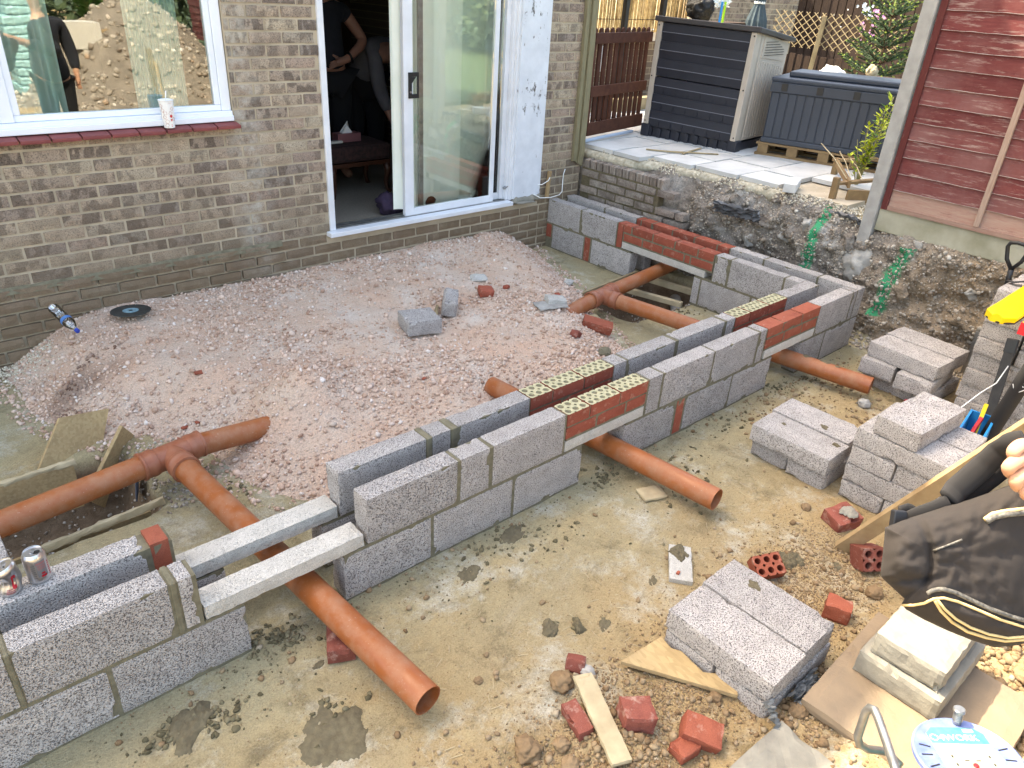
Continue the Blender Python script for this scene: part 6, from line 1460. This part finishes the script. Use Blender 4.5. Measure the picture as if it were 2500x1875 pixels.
# cutting disc
dz = on(-4.05,2.70)
dsc = thing('cutting_disc','worn steel cutting disc lying on the hardcore','cutting disc',(-4.058,2.675,.287),(R(-3),R(2),0))
b = MB(); V = []; nseg = 18; rim = []
for k in range(nseg):
    for t in (0.02,.93): rim.append((.115,6.2832*(k+t)/nseg)) 
    for t in (.935,.995): rim.append((.103,6.2832*(k+t)/nseg))
P2 = [(r_*math.cos(a),r_*math.sin(a)) for r_,a in rim]; n = len(P2); inn = [(.011*math.cos(a),.011*math.sin(a)) for _,a in rim]
for z in (0,.0028): V += [(x,y,z) for x,y in P2]+[(x,y,z) for x,y in inn]
b.add(V,[(i,(i+1)%n,n+(i+1)%n,n+i) for i in range(n)]+[(2*n+i,3*n+i,3*n+(i+1)%n,2*n+(i+1)%n) for i in range(n)]+[(i,2*n+i,2*n+(i+1)%n,(i+1)%n) for i in range(n)]+[(n+i,n+(i+1)%n,3*n+(i+1)%n,3*n+i) for i in range(n)]); b.build('blade','disc_steel',dsc)
MB().lathe([(.012,.0031),(.046,.0031),(.046,.0034),(.012,.0034)],40).build('label','disc_blue',dsc); MB().lathe([(0,.0008),(.0112,.0008)],20).build('bore','dark',dsc)
# bits at the foot of the house corner: peg, cable, drip of plaster
board('wooden_peg','wooden peg against the brick pier beside the white board','peg','wood_raw',(-.385,WY-.03,.475),(-.365,WY-.025,.71),.035,.022,(0,1,0))
tag(MB().tube([(-.52,WY-.01,.60),(-.46,WY-.035,.60),(-.40,WY-.05,.63),(-.385,WY-.055,.66)],.004,8).build('cable','white_plastic',smooth=True),'short white cable end sticking out beside the peg','cable')
tag(MB().tube([(-.55,WY-.03,.525),(-.48,WY-.045,.485),(-.36,WY-.055,.475),(-.24,WY-.045,.482),(-.18,WY-.02,.50),(-.172,WY-.008,.60),(-.165,WY-.006,.66),(-.15,WY-.006,.70)],.004,8).build('cable','white_plastic',smooth=True),'white cable looping along the brick pier','cable')
piece('plaster_chip','flat flake of render on the ledge right of the door sill','plaster',rough_box(.22,.05,.012,(6,3,2),.004,.003,160,mat='concrete_cream'),(-.66,WY-.045,.470),(0,3,4))
V = [];
for i in range(41):
    x = -.81+.34*i/40; k = .012*noise.noise(Vector((x*22,1,3))); V += [(x,WY-.03-k,.47),(x,WY-.034-k,.495+k),(x,WY-.023,.515+k*2)]
MB().add(V,[(3*i+j,3*i+3+j,3*i+4+j,3*i+1+j) for i in range(40) for j in range(2)]).build('crumbled_render','concrete_cream',house,smooth=True)

# ================================================================== FOREGROUND RIGHT
flag = rough_box(.62,.56,.045,(16,14,2),.003,.006,170,chip=.015,mat='flag'); piece('stone_flag','sandy stone flag lying in front of the nearest stack','paving slab',flag,(-2.87,-1.69,.085),(0,0,2))
cs_ = rough_box(.50,.50,.07,(14,14,3),.006,.008,171,chip=.02,mat='concrete_cream'); piece('concrete_slab','pale concrete slab at the bottom edge','paving slab',cs_,(-3.56,-1.655,.052),(0,0,-3))
rag('plastic_sheet','grey plastic scrap between the flag and the nearest stack','plastic sheet','sheet_plastic',(-3.10,-1.40,.07),.20,.05,12,(30,10,4),.03)
rag('plastic_sheet','torn grey plastic strip standing at the slab edge','plastic sheet','sheet_plastic',(-3.32,-1.40,.10),.06,.10,14,(60,20,30),.03)
cbk = rough_box(.40,.285,.10,(16,12,5),.003,.006,172,chip=.014,mat='concrete_cream'); piece('concrete_block','cream concrete block lying on the flag under the bag','concrete block',cbk,(-2.735,-1.615,.158),(0,0,0))
cbk2 = rough_box(.36,.235,.095,(16,10,5),.004,.007,173,chip=.016,mat='concrete_cream'); piece('concrete_block','smaller cream concrete block on top of the other one','concrete block',cbk2,(-2.735,-1.612,.256),(0,0,1))
# perforated brick bats
def holed(loc, rot, L, T, H, cols, rows, lab, mat):
    b, p = core_brick(L,T,H,H*.96,mat,cols,rows); r_ = thing('perforated_brick',lab,'brick',loc,tuple(R(a) for a in rot))
    b.build('body',[mat,mat],r_); p.build('hole_bottom','dark',r_); return r_
holed((-2.225,-1.205,gz(-2.2,-1.2)+.052),(62,0,-35),.105,.10,.10,2,2,'perforated red brick standing on end by the foot of the plank','old_red')
holed((-2.632,-.955,gz(-2.63,-.95)+.040),(28,-8,-30),.125,.095,.065,3,2,'broken perforated red brick behind the nearest stack','red_brick_clean')
# leaning plank with the trestle that carries its top end
board('plank','long rough plank leaning up from the ground across the block stack','plank','wood_raw',(-2.205,-1.085,.01),(-2.13,-1.70,1.17),.068,.030,(-.6,-.6,.45))
board('stake','timber stake outside the right edge holding up the plank','stake','wood_raw',(-2.165,-1.745,0),(-2.165,-1.745,1.30),.05,.05)
# spade, strap, level and bag of levels on the tower
spd = thing('spade','black spade with D handle standing behind the block tower','spade',(.1,-.75,.1),world=True)
MB().tube([(.16,-.80,.10),(.11,-.785,.72),(.10,-.778,.80)],.017,12).build('shaft','black_plastic',spd,smooth=True)
MB().tube([(.10,-.778,.80),(.10,-.735,.855),(.10,-.715,.93),(.10,-.722,.955),(.10,-.76,.965),(.10,-.80,.962),(.10,-.828,.945),(.10,-.83,.92),(.10,-.815,.86),(.10,-.778,.80)],.012,10).build('grip','black_plastic',spd,smooth=True)
MB().box((.10,-.90,.06),(.115,-.72,.36)).build('blade','metal_grey',spd)
tag(MB().tube([(-.20,-.86,.815),(-.23,-.89,.822),(-.18,-.97,.845),(-.05,-1.02,.85),(.05,-.99,.83),(.02,-.90,.815)],.022,10,flat=.22).build('rubber_strap','rubber',smooth=True),'black rubber strap lying on top of the tower','strap')
lv = thing('spirit_level','yellow spirit level with red end cap on the block tower','spirit level',(-1.02,-1.165,.828),(R(0),R(0),R(2)))
MB().box((.012,-.030,-.02),(1.5,.0,.035)).build('body','yellow',lv,bevel=.003); MB().box((-.004,-.032,-.022),(.0115,.002,.037)).build('end_cap','level_red',lv); MB().box((.06,-.0305,-.005),(.11,-.0302,.022)).build('vial','lime',lv); MB().box((.05,-.0301,-.012),(.12,-.03005,.029)).build('vial_frame','white_plastic',lv)
yb_ = thing('level_sleeve','yellow cloth sleeve folded on the block tower','sleeve',(-.965,-1.045,.800),(R(0),R(0),R(1)))
V = []; n = 20
for i in range(n+1):
    for j in range(7):
        x, y = i/n*1.1, (j/6-.5)*.14*sm(-.03,.07,i/n*1.1+.01); V.append((x,y,.042+.004*noise.noise(Vector((x*5,y*12,4)))+.012*(1-(j/3-1)**2)))
F = [(i*7+j,i*7+j+1,(i+1)*7+j+1,(i+1)*7+j) for i in range(n) for j in range(6)]; nV = len(V); V += [(x,y,.008) for x,y,z in V]; F += [tuple(k+nV for k in reversed(q)) for q in F[:]]+[(i*7,(i+1)*7,(i+1)*7+nV,i*7+nV) for i in range(n)]+[(i*7+6,(i+1)*7+6,(i+1)*7+6+nV,i*7+6+nV) for i in range(n)]+[(j,j+1,j+1+nV,j+nV) for j in range(6)]
MB().add(V,F).build('cloth','yellow',yb_,smooth='auto'); MB().tube([(0,-.01,.012),(.03,-.05,.012),(.06,-.068,.012),(1.1,-.07,.012)],.006,8).build('hem','bag_black',yb_); MB().tube([(0,-.01,.012),(.03,.045,.012),(.06,.066,.012),(1.1,.07,.012)],.006,8).build('hem','bag_black',yb_)
# black handle of a tool leaning on the tower and the long black case
tl_ = thing('black_bar','black flat steel bar leaning against the block tower','bar',(-.46,-1.06,.1),world=True)
MB().bar((-.62,-1.12,.06),(-.435,-1.045,.53),.022,.05,(0,1,0)).build('shaft','rubber',tl_); MB().bar((-.445,-1.05,.49),(-.425,-1.04,.57),.034,.058,(0,1,0)).build('end','black_plastic',tl_,bevel=.004)
cse = thing('long_case','long black padded case with white lettering leaning beside the block stack','case',(-1.1,-1.25,.2),world=True)
ca0, ca1 = Vector((-.98,-1.19,.03)), Vector((-1.08,-1.32,.92)); b = MB().tube([ca0.lerp(ca1,t) for t in np.linspace(0,1,12)],[.04]+[.062]*10+[.05],16,flat=.6,up=(0,1,.2)); b.build('body','bag_black',cse,smooth='auto')
dirc = (ca1-ca0).normalized(); sidec = dirc.cross(Vector((0,1,.2))).normalized()
lt = MB(); tocam = (Vector((-5.144,-1.99,2.2))-ca0.lerp(ca1,.62)).normalized(); s2 = dirc.cross(tocam).normalized()
def wr(pts, o_): lt.tube([ca0.lerp(ca1,.60)+dirc*(.10*p[0]+o_)+s2*(-.05*p[1])+tocam*.062 for p in pts],.0022,6)
wr([(0,.3),(.25,-.3)],0); wr([(.25,.3),(0,-.3)],0); wr([(0,-.1),(.22,0),(.2,.25),(.05,.3),(0,.05),(.1,-.3),(.25,-.25)],.035); wr([(0,.3),(0,-.3),(.02,.15),(.15,.3),(.2,.1),(.22,-.3)],.068); wr([(.25,.6),(0,.3),(-.02,-.2),(.25,-.6)],-.03)
lt.build('lettering','print_white',cse)
bx = thing('blue_tray','blue plastic tray with tools wedged between the stacks','tray',(-1.14,-1.18,.0),(0,0,R(8)))
MB().box((-.14,-.06,.002),(.14,.06,.012)).build('floor','tray_blue',bx)
for a,b2 in [((-.14,-.06,.0125),(.14,-.05,.34)),((-.14,.05,.0125),(.14,.06,.34)),((-.14,-.0495,.0125),(-.13,.0495,.34)),((.13,-.0495,.0125),(.14,.0495,.34))]: MB().box(a,b2).build('side','tray_blue',bx)
board('hand_tool','yellow handled tool sticking out of the blue tray','tool','yellow',(-1.16,-1.19,.20),(-1.02,-1.16,.40),.02,.03); board('hand_tool','red handled tool in the blue tray','tool','level_red',(-1.20,-1.17,.20),(-1.10,-1.18,.36),.018,.02)
tag(MB().tube([(-1.28,-1.10,.42),(-1.1,-1.13,.48),(-.95,-1.15,.50),(-.8,-1.14,.55)],.003,6).build('string_line','white_plastic'),'thin white string tied to the black bar','string')
cpx = thing('paint_tin','small white and blue tin between the far stacks','tin',(-.60,-.78,.0)); MB().lathe([(0,.0),(.035,0),(.035,.10),(.033,.104),(0,.104)],20).build('body','blue_label',cpx,smooth='auto'); MB().lathe([(0,.105),(.034,.105),(.036,.112),(.03,.116),(0,.114)],20).build('lid','white_plastic',cpx)
tag(MB().tube([(-.70,-.72,.02),(-.69,-.71,.10)],.028,14).build('red_tin','can_red',smooth='auto'),'small dark red tin before the stack by the bank','tin')
# ------------------------------------------------------------------ rucksack held up at the right edge, in the sun
CP = Vector((-5.144, -1.99, 2.2007))      # survey station from which the bag was measured
def at(px, py, t):       # world point of a measured bearing at its real distance t
    return CP+(_f+_r*((px-1250)/1813.4)-_u*((py-937.5)/1813.4))*t
DT = 1.5
s5 = lambda x,y: (1800+x*.37982,1245+y*.37982)
y2 = lambda x,y: (2080+x*.44118,960+y*.44118)
bag = thing('rucksack','faded black rucksack with cream piping held up at the right edge','rucksack',at(2450,1400,DT),world=True)
OUT = [y2(190,740),y2(270,705),y2(400,665),y2(520,620),y2(640,590),y2(760,550),y2(880,505),y2(1000,440),y2(1180,380),s5(2000,100),s5(2100,400),s5(2080,700),s5(1960,830),s5(1800,870),s5(1650,884),s5(1500,835),s5(1350,775),s5(1200,705),s5(1085,640),s5(1055,605),s5(1075,570),s5(1010,510),s5(965,470),s5(925,430),s5(922,380),s5(935,280),s5(945,180),s5(950,110)]
# resample outline densely
O2 = []
for i in range(len(OUT)):
    p, q = OUT[i], OUT[(i+1)%len(OUT)]
    for k in range(5): O2.append((p[0]+(q[0]-p[0])*k/5,p[1]+(q[1]-p[1])*k/5))
cxy = (sum(p[0] for p in O2)/len(O2),sum(p[1] for p in O2)/len(O2))
def bag_s(px, py):
    a = math.atan2(py-cxy[1],px-cxy[0]); best = None
    dx, dy = px-cxy[0], py-cxy[1]; L = math.hypot(dx,dy)
    if L < 1e-6: return 0
    for i in range(len(O2)):
        x1,y1 = O2[i][0]-cxy[0],O2[i][1]-cxy[1]; x2,y2_ = O2[(i+1)%len(O2)][0]-cxy[0],O2[(i+1)%len(O2)][1]-cxy[1]
        det = dx*(y1-y2_)-dy*(x1-x2)
        if abs(det) < 1e-9: continue
        t = (x1*(y1-y2_)-y1*(x1-x2))/det; u_ = (dx*y1-dy*x1)/det
        if t > 0 and -.001 <= u_ <= 1.001 and (best is None or t > best): best = t
    return min(1,1/best) if best else 1
def bag_h(px, py, s_):
    h = .075*math.sqrt(max(0,1-s_**3.2))
    X_, Y_ = (px-1800)/.37982,(py-1245)/.37982         # zoom coordinates of the creases
    # side pocket fold on the left, main compartment on the right
    h += .012*math.exp(-((X_-1060)/110)**2-((Y_-260)/190)**2)
    crease = X_-(1190+60*math.sin((Y_-100)/130)); h -= .016*math.exp(-(crease/24)**2)*(1 if Y_ < 420 else math.exp(-((Y_-420)/60)**2))
    c2 = (Y_-(470-.10*(X_-950))); h -= .010*math.exp(-(c2/22)**2)*(1-sm(1250,1400,X_))
    c3 = (Y_-(520+.36*(X_-1230))); h += .014*math.exp(-((c3-70)/70)**2)*sm(1180,1300,X_)
    h += .007*noise.noise(Vector((px*.018,py*.030,3)))+.004*noise.noise(Vector((px*.05,py*.06,6)))
    return h
nr = 34; n = len(O2); V = []
for i in range(nr+1):
    s_ = (i/nr)**.85
    for p in O2:
        px, py = cxy[0]+(p[0]-cxy[0])*s_, cxy[1]+(p[1]-cxy[1])*s_
        V.append(at(px,py,DT-bag_h(px,py,s_)*(1 if i < nr else 0)))
F = [(i*n+j,i*n+(j+1)%n,(i+1)*n+(j+1)%n,(i+1)*n+j) for i in range(nr) for j in range(n)]
nV = len(V)
for i in range(nr):
    s_ = (i/nr)**.85
    for p in O2:
        px, py = cxy[0]+(p[0]-cxy[0])*s_, cxy[1]+(p[1]-cxy[1])*s_; V.append(at(px,py,DT+.10*math.sqrt(max(0,1-s_**3))))
F += [(nV+i*n+j,nV+(i+1)*n+j,nV+(i+1)*n+(j+1)%n,nV+i*n+(j+1)%n) for i in range(nr-1) for j in range(n)]+[(nV+(nr-1)*n+j,nr*n+j,nr*n+(j+1)%n,nV+(nr-1)*n+(j+1)%n) for j in range(n)]
MB().add(V,F).build('body','bag_cloth',bag,smooth=True)
def on_bag(pts, off=.003):
    o_ = []
    for i in range(len(pts)-1):
        for k in range(8):
            x = pts[i][0]+(pts[i+1][0]-pts[i][0])*k/8; y = pts[i][1]+(pts[i+1][1]-pts[i][1])*k/8; o_.append((x,y))
    o_.append(pts[-1]); res = []
    for x,y in o_:
        p = s5(x,y); res.append(at(p[0],p[1],DT-bag_h(p[0],p[1],bag_s(*p))-off))
    return res
for pts, w, m_, nm in [([(1065,612),(1130,612),(1200,600),(1265,570),(1330,566),(1420,590),(1540,640),(1690,705),(1900,770)],.0028,'piping','piping'),([(1268,580),(1310,650),(1380,720),(1480,782),(1600,820),(1720,842),(1880,830)],.0032,'piping','piping'),([(1285,576),(1335,640),(1405,700),(1500,755),(1620,800),(1740,822),(1880,812)],.0028,'piping','piping'),([(1225,535),(1260,515),(1320,508),(1400,530),(1500,578),(1620,635),(1760,685),(1900,725)],.0045,'zip','zip'),([(1260,262),(1340,232),(1445,190)],.002,'zip','zip'),([(1590,60),(1640,25),(1720,8),(1880,-10)],.004,'piping','piping'),([(1600,75),(1650,45),(1730,28),(1880,12)],.006,'zip','zip')]:
    q = MB().tube(on_bag(pts),w,8); q.build(nm,m_,bag,smooth=True)
# straps: padded shoulder strap, lower strap, buckle
def strap(pts, w, m_='bag_black', dt=0.0, nm='strap', flat=.35):
    q = [at(*y2(x,y),DT+dt+d_) for x,y,d_ in pts]; r_ = []
    for i in range(len(q)-1):
        for k in range(5): r_.append(q[i].lerp(q[i+1],k/5))
    r_.append(q[-1]); MB().tube(r_,w,12,flat=flat,up=tuple(_f)).build(nm,m_,bag,smooth=True)
strap([(540,590,-.01),(570,540,.0),(640,480,.0),(730,400,-.0),(810,325,-.01),(880,285,-.03),(960,272,-.05)],.026,flat=.4); strap([(560,610,.01),(680,540,.02),(800,450,.02),(880,385,.01),(960,330,-.02)],.020,flat=.5)
strap([(300,700,.02),(370,668,.01),(450,640,.0),(540,600,-.01)],.016); strap([(265,655,.02),(310,640,.03),(340,655,.03),(360,690,.02)],.012)
bk = MB(); c0 = at(*y2(235,690),DT+.01); bk.add([c0+_r*x+_u*y-_f*z for z in (0,.018) for x,y in [(-.014,-.022),(.022,-.022),(.018,.016),(-.008,.018)]],[(0,1,2,3),(7,6,5,4),(0,4,5,1),(1,5,6,2),(2,6,7,3),(3,7,4,0)]); bk.build('buckle','black_plastic',bag,bevel=.003)
# the hand that holds it; the rest of the person stands outside the picture
HT = 1.40
per = thing('person','person at the right edge, only the bare fingers gripping the rucksack show','person',(-3.12,-2.42,.2),world=True)
def hp(x, y, d_=0): return at(*y2(x,y),HT+d_)
v = []; e = []
def ch(pts, root=None):
    for i,(p,r_) in enumerate(pts):
        v.append((tuple(p),r_)); k = len(v)-1
        if i: e.append((k-1,k))
        elif root is not None: e.append((root,k))
    return len(v)-1
pel = Vector((-3.05,-2.45,1.05)); 
ch([(pel,(.16,.12)),(pel+Vector((0,0,.22)),(.15,.11)),(pel+Vector((-.02,.02,.40)),(.16,.11)),(pel+Vector((-.02,.03,.52)),(.07,.07)),(pel+Vector((-.03,.05,.60)),.055),(pel+Vector((-.05,.07,.72)),(.085,.10)),(pel+Vector((-.05,.07,.80)),.05)])
wrist = hp(1130,420,-.0); palm = hp(1020,390,-.0)
sh0 = pel+Vector((-.12,.16,.42)); el = sh0+Vector((.18,.10,-.26))
ch([(sh0,.06),(el,.047),(wrist,.031),(palm,(.028,.040))],2); pi = len(v)-1
for pts, r_ in [([(1000,300,-.02),(930,285,-.04),(888,325,-.045),(905,365,-.02)],.0145),([(1005,360,-.02),(925,365,-.045),(858,412,-.045),(880,448,-.01)],.0148),([(1010,425,-.02),(950,435,-.045),(900,490,-.045),(925,525,-.01)],.0148),([(1015,490,-.02),(985,500,-.04),(955,548,-.04),(975,575,-.01)],.0135)]:
    ch([(hp(*q),r_*(1.1-.09*i_)) for i_,q in enumerate(pts)],pi)
ch([(hp(1000,330,.03),.016),(hp(940,325,.035),.014),(hp(895,345,.03),.011)],pi)      # thumb behind the strap
ch([(pel+Vector((.22,-.10,.42)),.06),(pel+Vector((.27,-.10,.14)),.045),(pel+Vector((.24,.0,-.06)),.034),(pel+Vector((.24,.02,-.14)),.03)],2); li = len(v)-1
for f_ in range(4): ch([(pel+Vector((.225+.012*f_,.03,-.19)),.010),(pel+Vector((.225+.012*f_,.035,-.23)),.008)],li)
ch([(pel+Vector((.215,.04,-.16)),.011),(pel+Vector((.205,.055,-.19)),.009)],li)
for sx_ in (-1,1): ch([(pel+Vector((sx_*.09,0,-.08)),(.10,.10)),(pel+Vector((sx_*.10,.02,-.46)),.07),(Vector((pel.x+sx_*.11,pel.y,.30)),.045),(Vector((pel.x+sx_*.11,pel.y+.10,.24)),.04)],0)
skin_obj('body','glove',v,e,parent=None).name = 'body'
bd0 = bpy.data.objects['body'] if 'body' in bpy.data.objects else None
bodyo = [o for o in bpy.data.objects if o.name.startswith('body') and o.modifiers and o.parent is None][0]; put(bodyo,per)
jk = skin_obj('jacket','cloth_navy',[(tuple(pel+Vector((0,0,-.16))),(.20,.165)),(tuple(pel+Vector((0,0,.22))),(.18,.14)),(tuple(pel+Vector((-.02,.02,.40))),(.185,.135)),(tuple(pel+Vector((-.02,.03,.50))),(.09,.09)),(tuple(sh0),.085),(tuple(el),.07),(tuple(el.lerp(wrist,.55)),.055),(tuple(pel+Vector((.22,-.10,.42))),.085),(tuple(pel+Vector((.27,-.10,.14))),.07),(tuple(pel+Vector((.245,-.02,-.02))),.052)],[(0,1),(1,2),(2,3),(2,4),(4,5),(5,6),(2,7),(7,8),(8,9)]); put(jk,per)
tj = skin_obj('trousers','cloth_black',[(tuple(pel+Vector((0,0,-.03))),(.175,.14))]+[q for sx_ in (-1,1) for q in [(tuple(pel+Vector((sx_*.09,0,-.12))),(.125,.12)),(tuple(pel+Vector((sx_*.10,.02,-.46))),.095),((pel.x+sx_*.11,pel.y,.33),.075)]],[(0,1),(1,2),(2,3),(0,4),(4,5),(5,6)]); put(tj,per)
hr = skin_obj('hair','hair',[(tuple(pel+Vector((-.04,.04,.76))),(.095,.10)),(tuple(pel+Vector((-.03,.02,.70))),(.08,.08))],[(0,1)]); put(hr,per)
# ------------------------------------------------------------------ cable reel
rl_c = Vector((-3.215,-1.895,.345)); reel = thing('cable_reel','blue and cream cable extension reel lying at the bottom right corner','cable reel',tuple(rl_c),(R(-8),R(-6),R(-42)))
MB().lathe([(.0,-.02),(.132,-.02),(.143,-.012),(.143,.0),(.137,.004),(.131,.001),(.0,.001)],56).build('flange','reel_blue',reel,smooth='auto')
MB().lathe([(.10,-.25),(.10,-.021)],40).build('drum','teal',reel,smooth=True); MB().lathe([(0,-.27),(.136,-.27),(.136,-.251),(0,-.251)],48).build('back_flange','teal',reel,smooth='auto')
pl_ = [(-.070,-.110),(.075,-.105),(.082,-.085),(.082,.075),(.060,.100),(-.055,.105),(-.078,.085),(-.080,-.090)]
MB().prism(pl_,.0014,.0032).build('label_plate','reel_label',reel)
MB().prism([(-.077,.048),(.081,.038),(.0815,.075),(.060,.0995),(-.055,.1045),(-.0775,.0845)],.0034,.0038).build('label_band','reel_cyan',reel)
def txt(body, size, loc, mat, parent, rz=0, nm='lettering'):
    cu = bpy.data.curves.new('t','FONT'); cu.body = body; cu.size = size; cu.align_x = 'CENTER'; cu.extrude = .0003
    t_ = bpy.data.objects.new('t',cu); COL.objects.link(t_); dg = bpy.context.evaluated_depsgraph_get(); me = bpy.data.meshes.new_from_object(t_.evaluated_get(dg)); bpy.data.objects.remove(t_)
    me.materials.clear(); me.materials.append(MT[mat]); o = bpy.data.objects.new(nm,me); COL.objects.link(o); o.parent = parent; o.location = loc; o.rotation_euler.z = rz; return o
txt('4WORK',.030,(.004,.054,.0042),'print_white',reel,-.05)
lg = MB().lathe([(.009,.0039),(.0115,.0039)],20,Matrix.Translation((-.062,.068,0))); lg.box((.030,.083,.0039),(.058,.094,.0043)); lg.build('logo','print_white',reel)
rg = MB()
for k in range(3): rg.lathe([(.010,.0034),(.0112,.0034)],20,Matrix.Translation((-.030+.030*k,.026-.003*k,0)))
kind(rg.build('pictogram','can_grey',reel),'stuff')
sl_m = MB()
for (x,y) in [(-.045,0),(-.045,-.028),(-.045,-.066),(.055,-.005),(.055,-.032),(.055,-.07)]: sl_m.box((x-.0022,y-.004,.0033),(x+.0022,y+.004,.0036))
for (x,y) in [(-.012,-.015),(.018,-.017),(-.012,-.052),(.018,-.054)]: sl_m.box((x-.006,y-.0014,.0033),(x+.006,y+.0014,.0036))
kind(sl_m.build('socket_slot','dark',reel),'stuff')
MB().lathe([(0,.0075),(.006,.0075),(.0075,.006),(.0075,.0033)],18,Matrix.Translation((.002,-.034,0))).build('reset_button','level_red',reel)
gr_ = MB()
for a in (2.75,3.05,3.4,.2,-.15): gr_.box((.095,-.0022,.0012),(.124,.0022,.0022),Matrix.Rotation(a,4,'Z'))
kind(gr_.build('vent_slot','dark',reel),'stuff')
MB().lathe([(0,.055),(.014,.055),(.017,.052),(.017,.046),(.012,.043),(.012,.04),(.0135,.037),(.012,.034),(.0135,.031),(.012,.028),(.0135,.025),(.012,.022),(.0135,.019),(.012,.016),(.0135,.013),(.012,.01),(.012,.002),(0,.002)],24,Matrix.Translation((.030,.120,.002))).build('crank_knob','metal_grey',reel,smooth='auto')
h4 = lambda x,y,t: at(2050+x*.35433,1650+y*.35433,t)
fr_ = MB().tube([h4(420,760,1.95),h4(370,600,2.02),h4(310,420,2.10),h4(265,290,2.15),h4(240,235,2.17),h4(208,222,2.19),h4(180,250,2.20),h4(150,340,2.22),h4(125,415,2.24),h4(135,470,2.25),h4(190,505,2.27),h4(280,515,2.28),h4(330,530,2.29),h4(420,620,2.25)],.0125,14)
o = fr_.build('stand_frame','metal_grey',smooth=True); o.parent = reel; o.matrix_parent_inverse = (Matrix.Translation(rl_c) @ reel.rotation_euler.to_matrix().to_4x4()).inverted()
# ================================================================== BEHIND THE CAMERA (mirrored in the panes)
rp_ = thing('rubble_pile','sunlit heap of rubble and earth behind the camera','rubble heap',(-1.4,-5,.2),world=True)
V = []; n = 46
hgt = lambda x,y: max(-.05,1.25*math.exp(-((x+.9)/1.0)**2-((y+5.4)/1.0)**2)+.75*math.exp(-((x+2.0)/.9)**2-((y+5.2)/.9)**2)-.12+.10*fb((x*2.5,y*2.5,1),4))+.3
for j in range(n+1):
    for i in range(n+1): x, y = -4.2+4.3*i/n, -7+3.2*j/n; V.append((x,y,hgt(x,y)))
MB().add(V,[(j*(n+1)+i,j*(n+1)+i+1,(j+1)*(n+1)+i+1,(j+1)*(n+1)+i) for j in range(n) for i in range(n)]).build('earth','rubble_earth',rp_,smooth=True)
P_, Z_ = [], []
for _ in range(1500):
    x, y = U(-4,0), U(-6.8,-4.0); P_.append((x,y,hgt(x,y))); Z_.append(U(.015,.06))
me = stone_mesh(np.array(P_),np.array(Z_),14,.7,.3); me.materials.append(MT['bank_stone']); q = kind(link('rubble',me),'stuff'); put(q,rp_)
cbm = rough_box(.42,.62,.115,(8,10,4),.012,.022,180,mat='cement_bag')
for k in range(14): tag(inst(cbm,'cement_bag',None,(-2.75+random.uniform(-.03,.03),-5.3,.36+.11*k),(0,0,random.uniform(-.05,.05))),'pale blue cement bag stacked behind the camera, seen in the window reflection','cement bag','cement bags behind the camera')
tag(MB().lathe([(0,0),(.22,0),(.27,.6),(.25,.6),(.20,.03)],24,Matrix.Translation((-2.45,-6.9,1.25))).build('yellow_tub','yellow',smooth='auto'),'yellow tub behind the rubble heap','tub')
tag(MB().box((-2.75,-7.2,.2),(-2.1,-6.5,1.245)).build('crate','timber_grey'),'crate under the yellow tub','crate')
tag(MB().box((-2.25,-5.15,1.02),(-1.85,-4.8,1.32)).build('cardboard_box','cardboard'),'white cardboard box on the rubble heap','box')
board('sheet_board','tan board leaning on the rubble heap','board','wood_raw',(-1.55,-4.55,.25),(-1.70,-4.9,1.25),.45,.02,(0,1,.3))
tag(MB().box((-4.6,-5.8,.3),(-3.5,-5.0,1.5)).build('wrapped_pallet','wrap',bevel=.02),'black plastic wrapped pallet load behind the camera','pallet load')
lawn = kind(MB().box((-40,-40,.2),(40,-7.6,.30)).build('lawn','foliage_far'),'structure')
leafy('bush','green garden bush far behind the camera','bush',(-.9,-8.4,.25),[(U(-.7,.7),U(-.7,.7),U(1.2,2.4),30) for _ in range(26)],.20,'leaf_green',17)
lawn2 = kind(MB().box((.62,-40,.70),(40,-.2,.79)).build('lawn','foliage_far'),'structure')
for hx in range(17):
    random.seed(60+hx); hloc = (-7+1.6*hx,-10.5,.3) if hx < 9 else (6.2+.5*(hx%2),-9+1.15*(hx-9),.75)
    r_ = thing('hedge_bush','dense green hedge bush far behind the camera, seen mirrored in the glass','bush',hloc,group='hedge far behind the camera'); lf = MB()
    for _ in range(900):
        a = Vector((random.gauss(0,.55),random.gauss(0,.4),abs(random.gauss(1.3,.75)))); d = Vector((random.gauss(0,1),random.gauss(0,1),random.gauss(0,1))).normalized()*.12; e_ = d.cross(Vector((.3,.5,.8))).normalized()*.06; lf.add([a-d,a-e_,a+d,a+e_],[(0,1,2,3)])
    lf.build('foliage','foliage_far',r_); MB().tube([(0,0,0),(0,0,1.4)],.06,8).build('trunk','bark',r_)
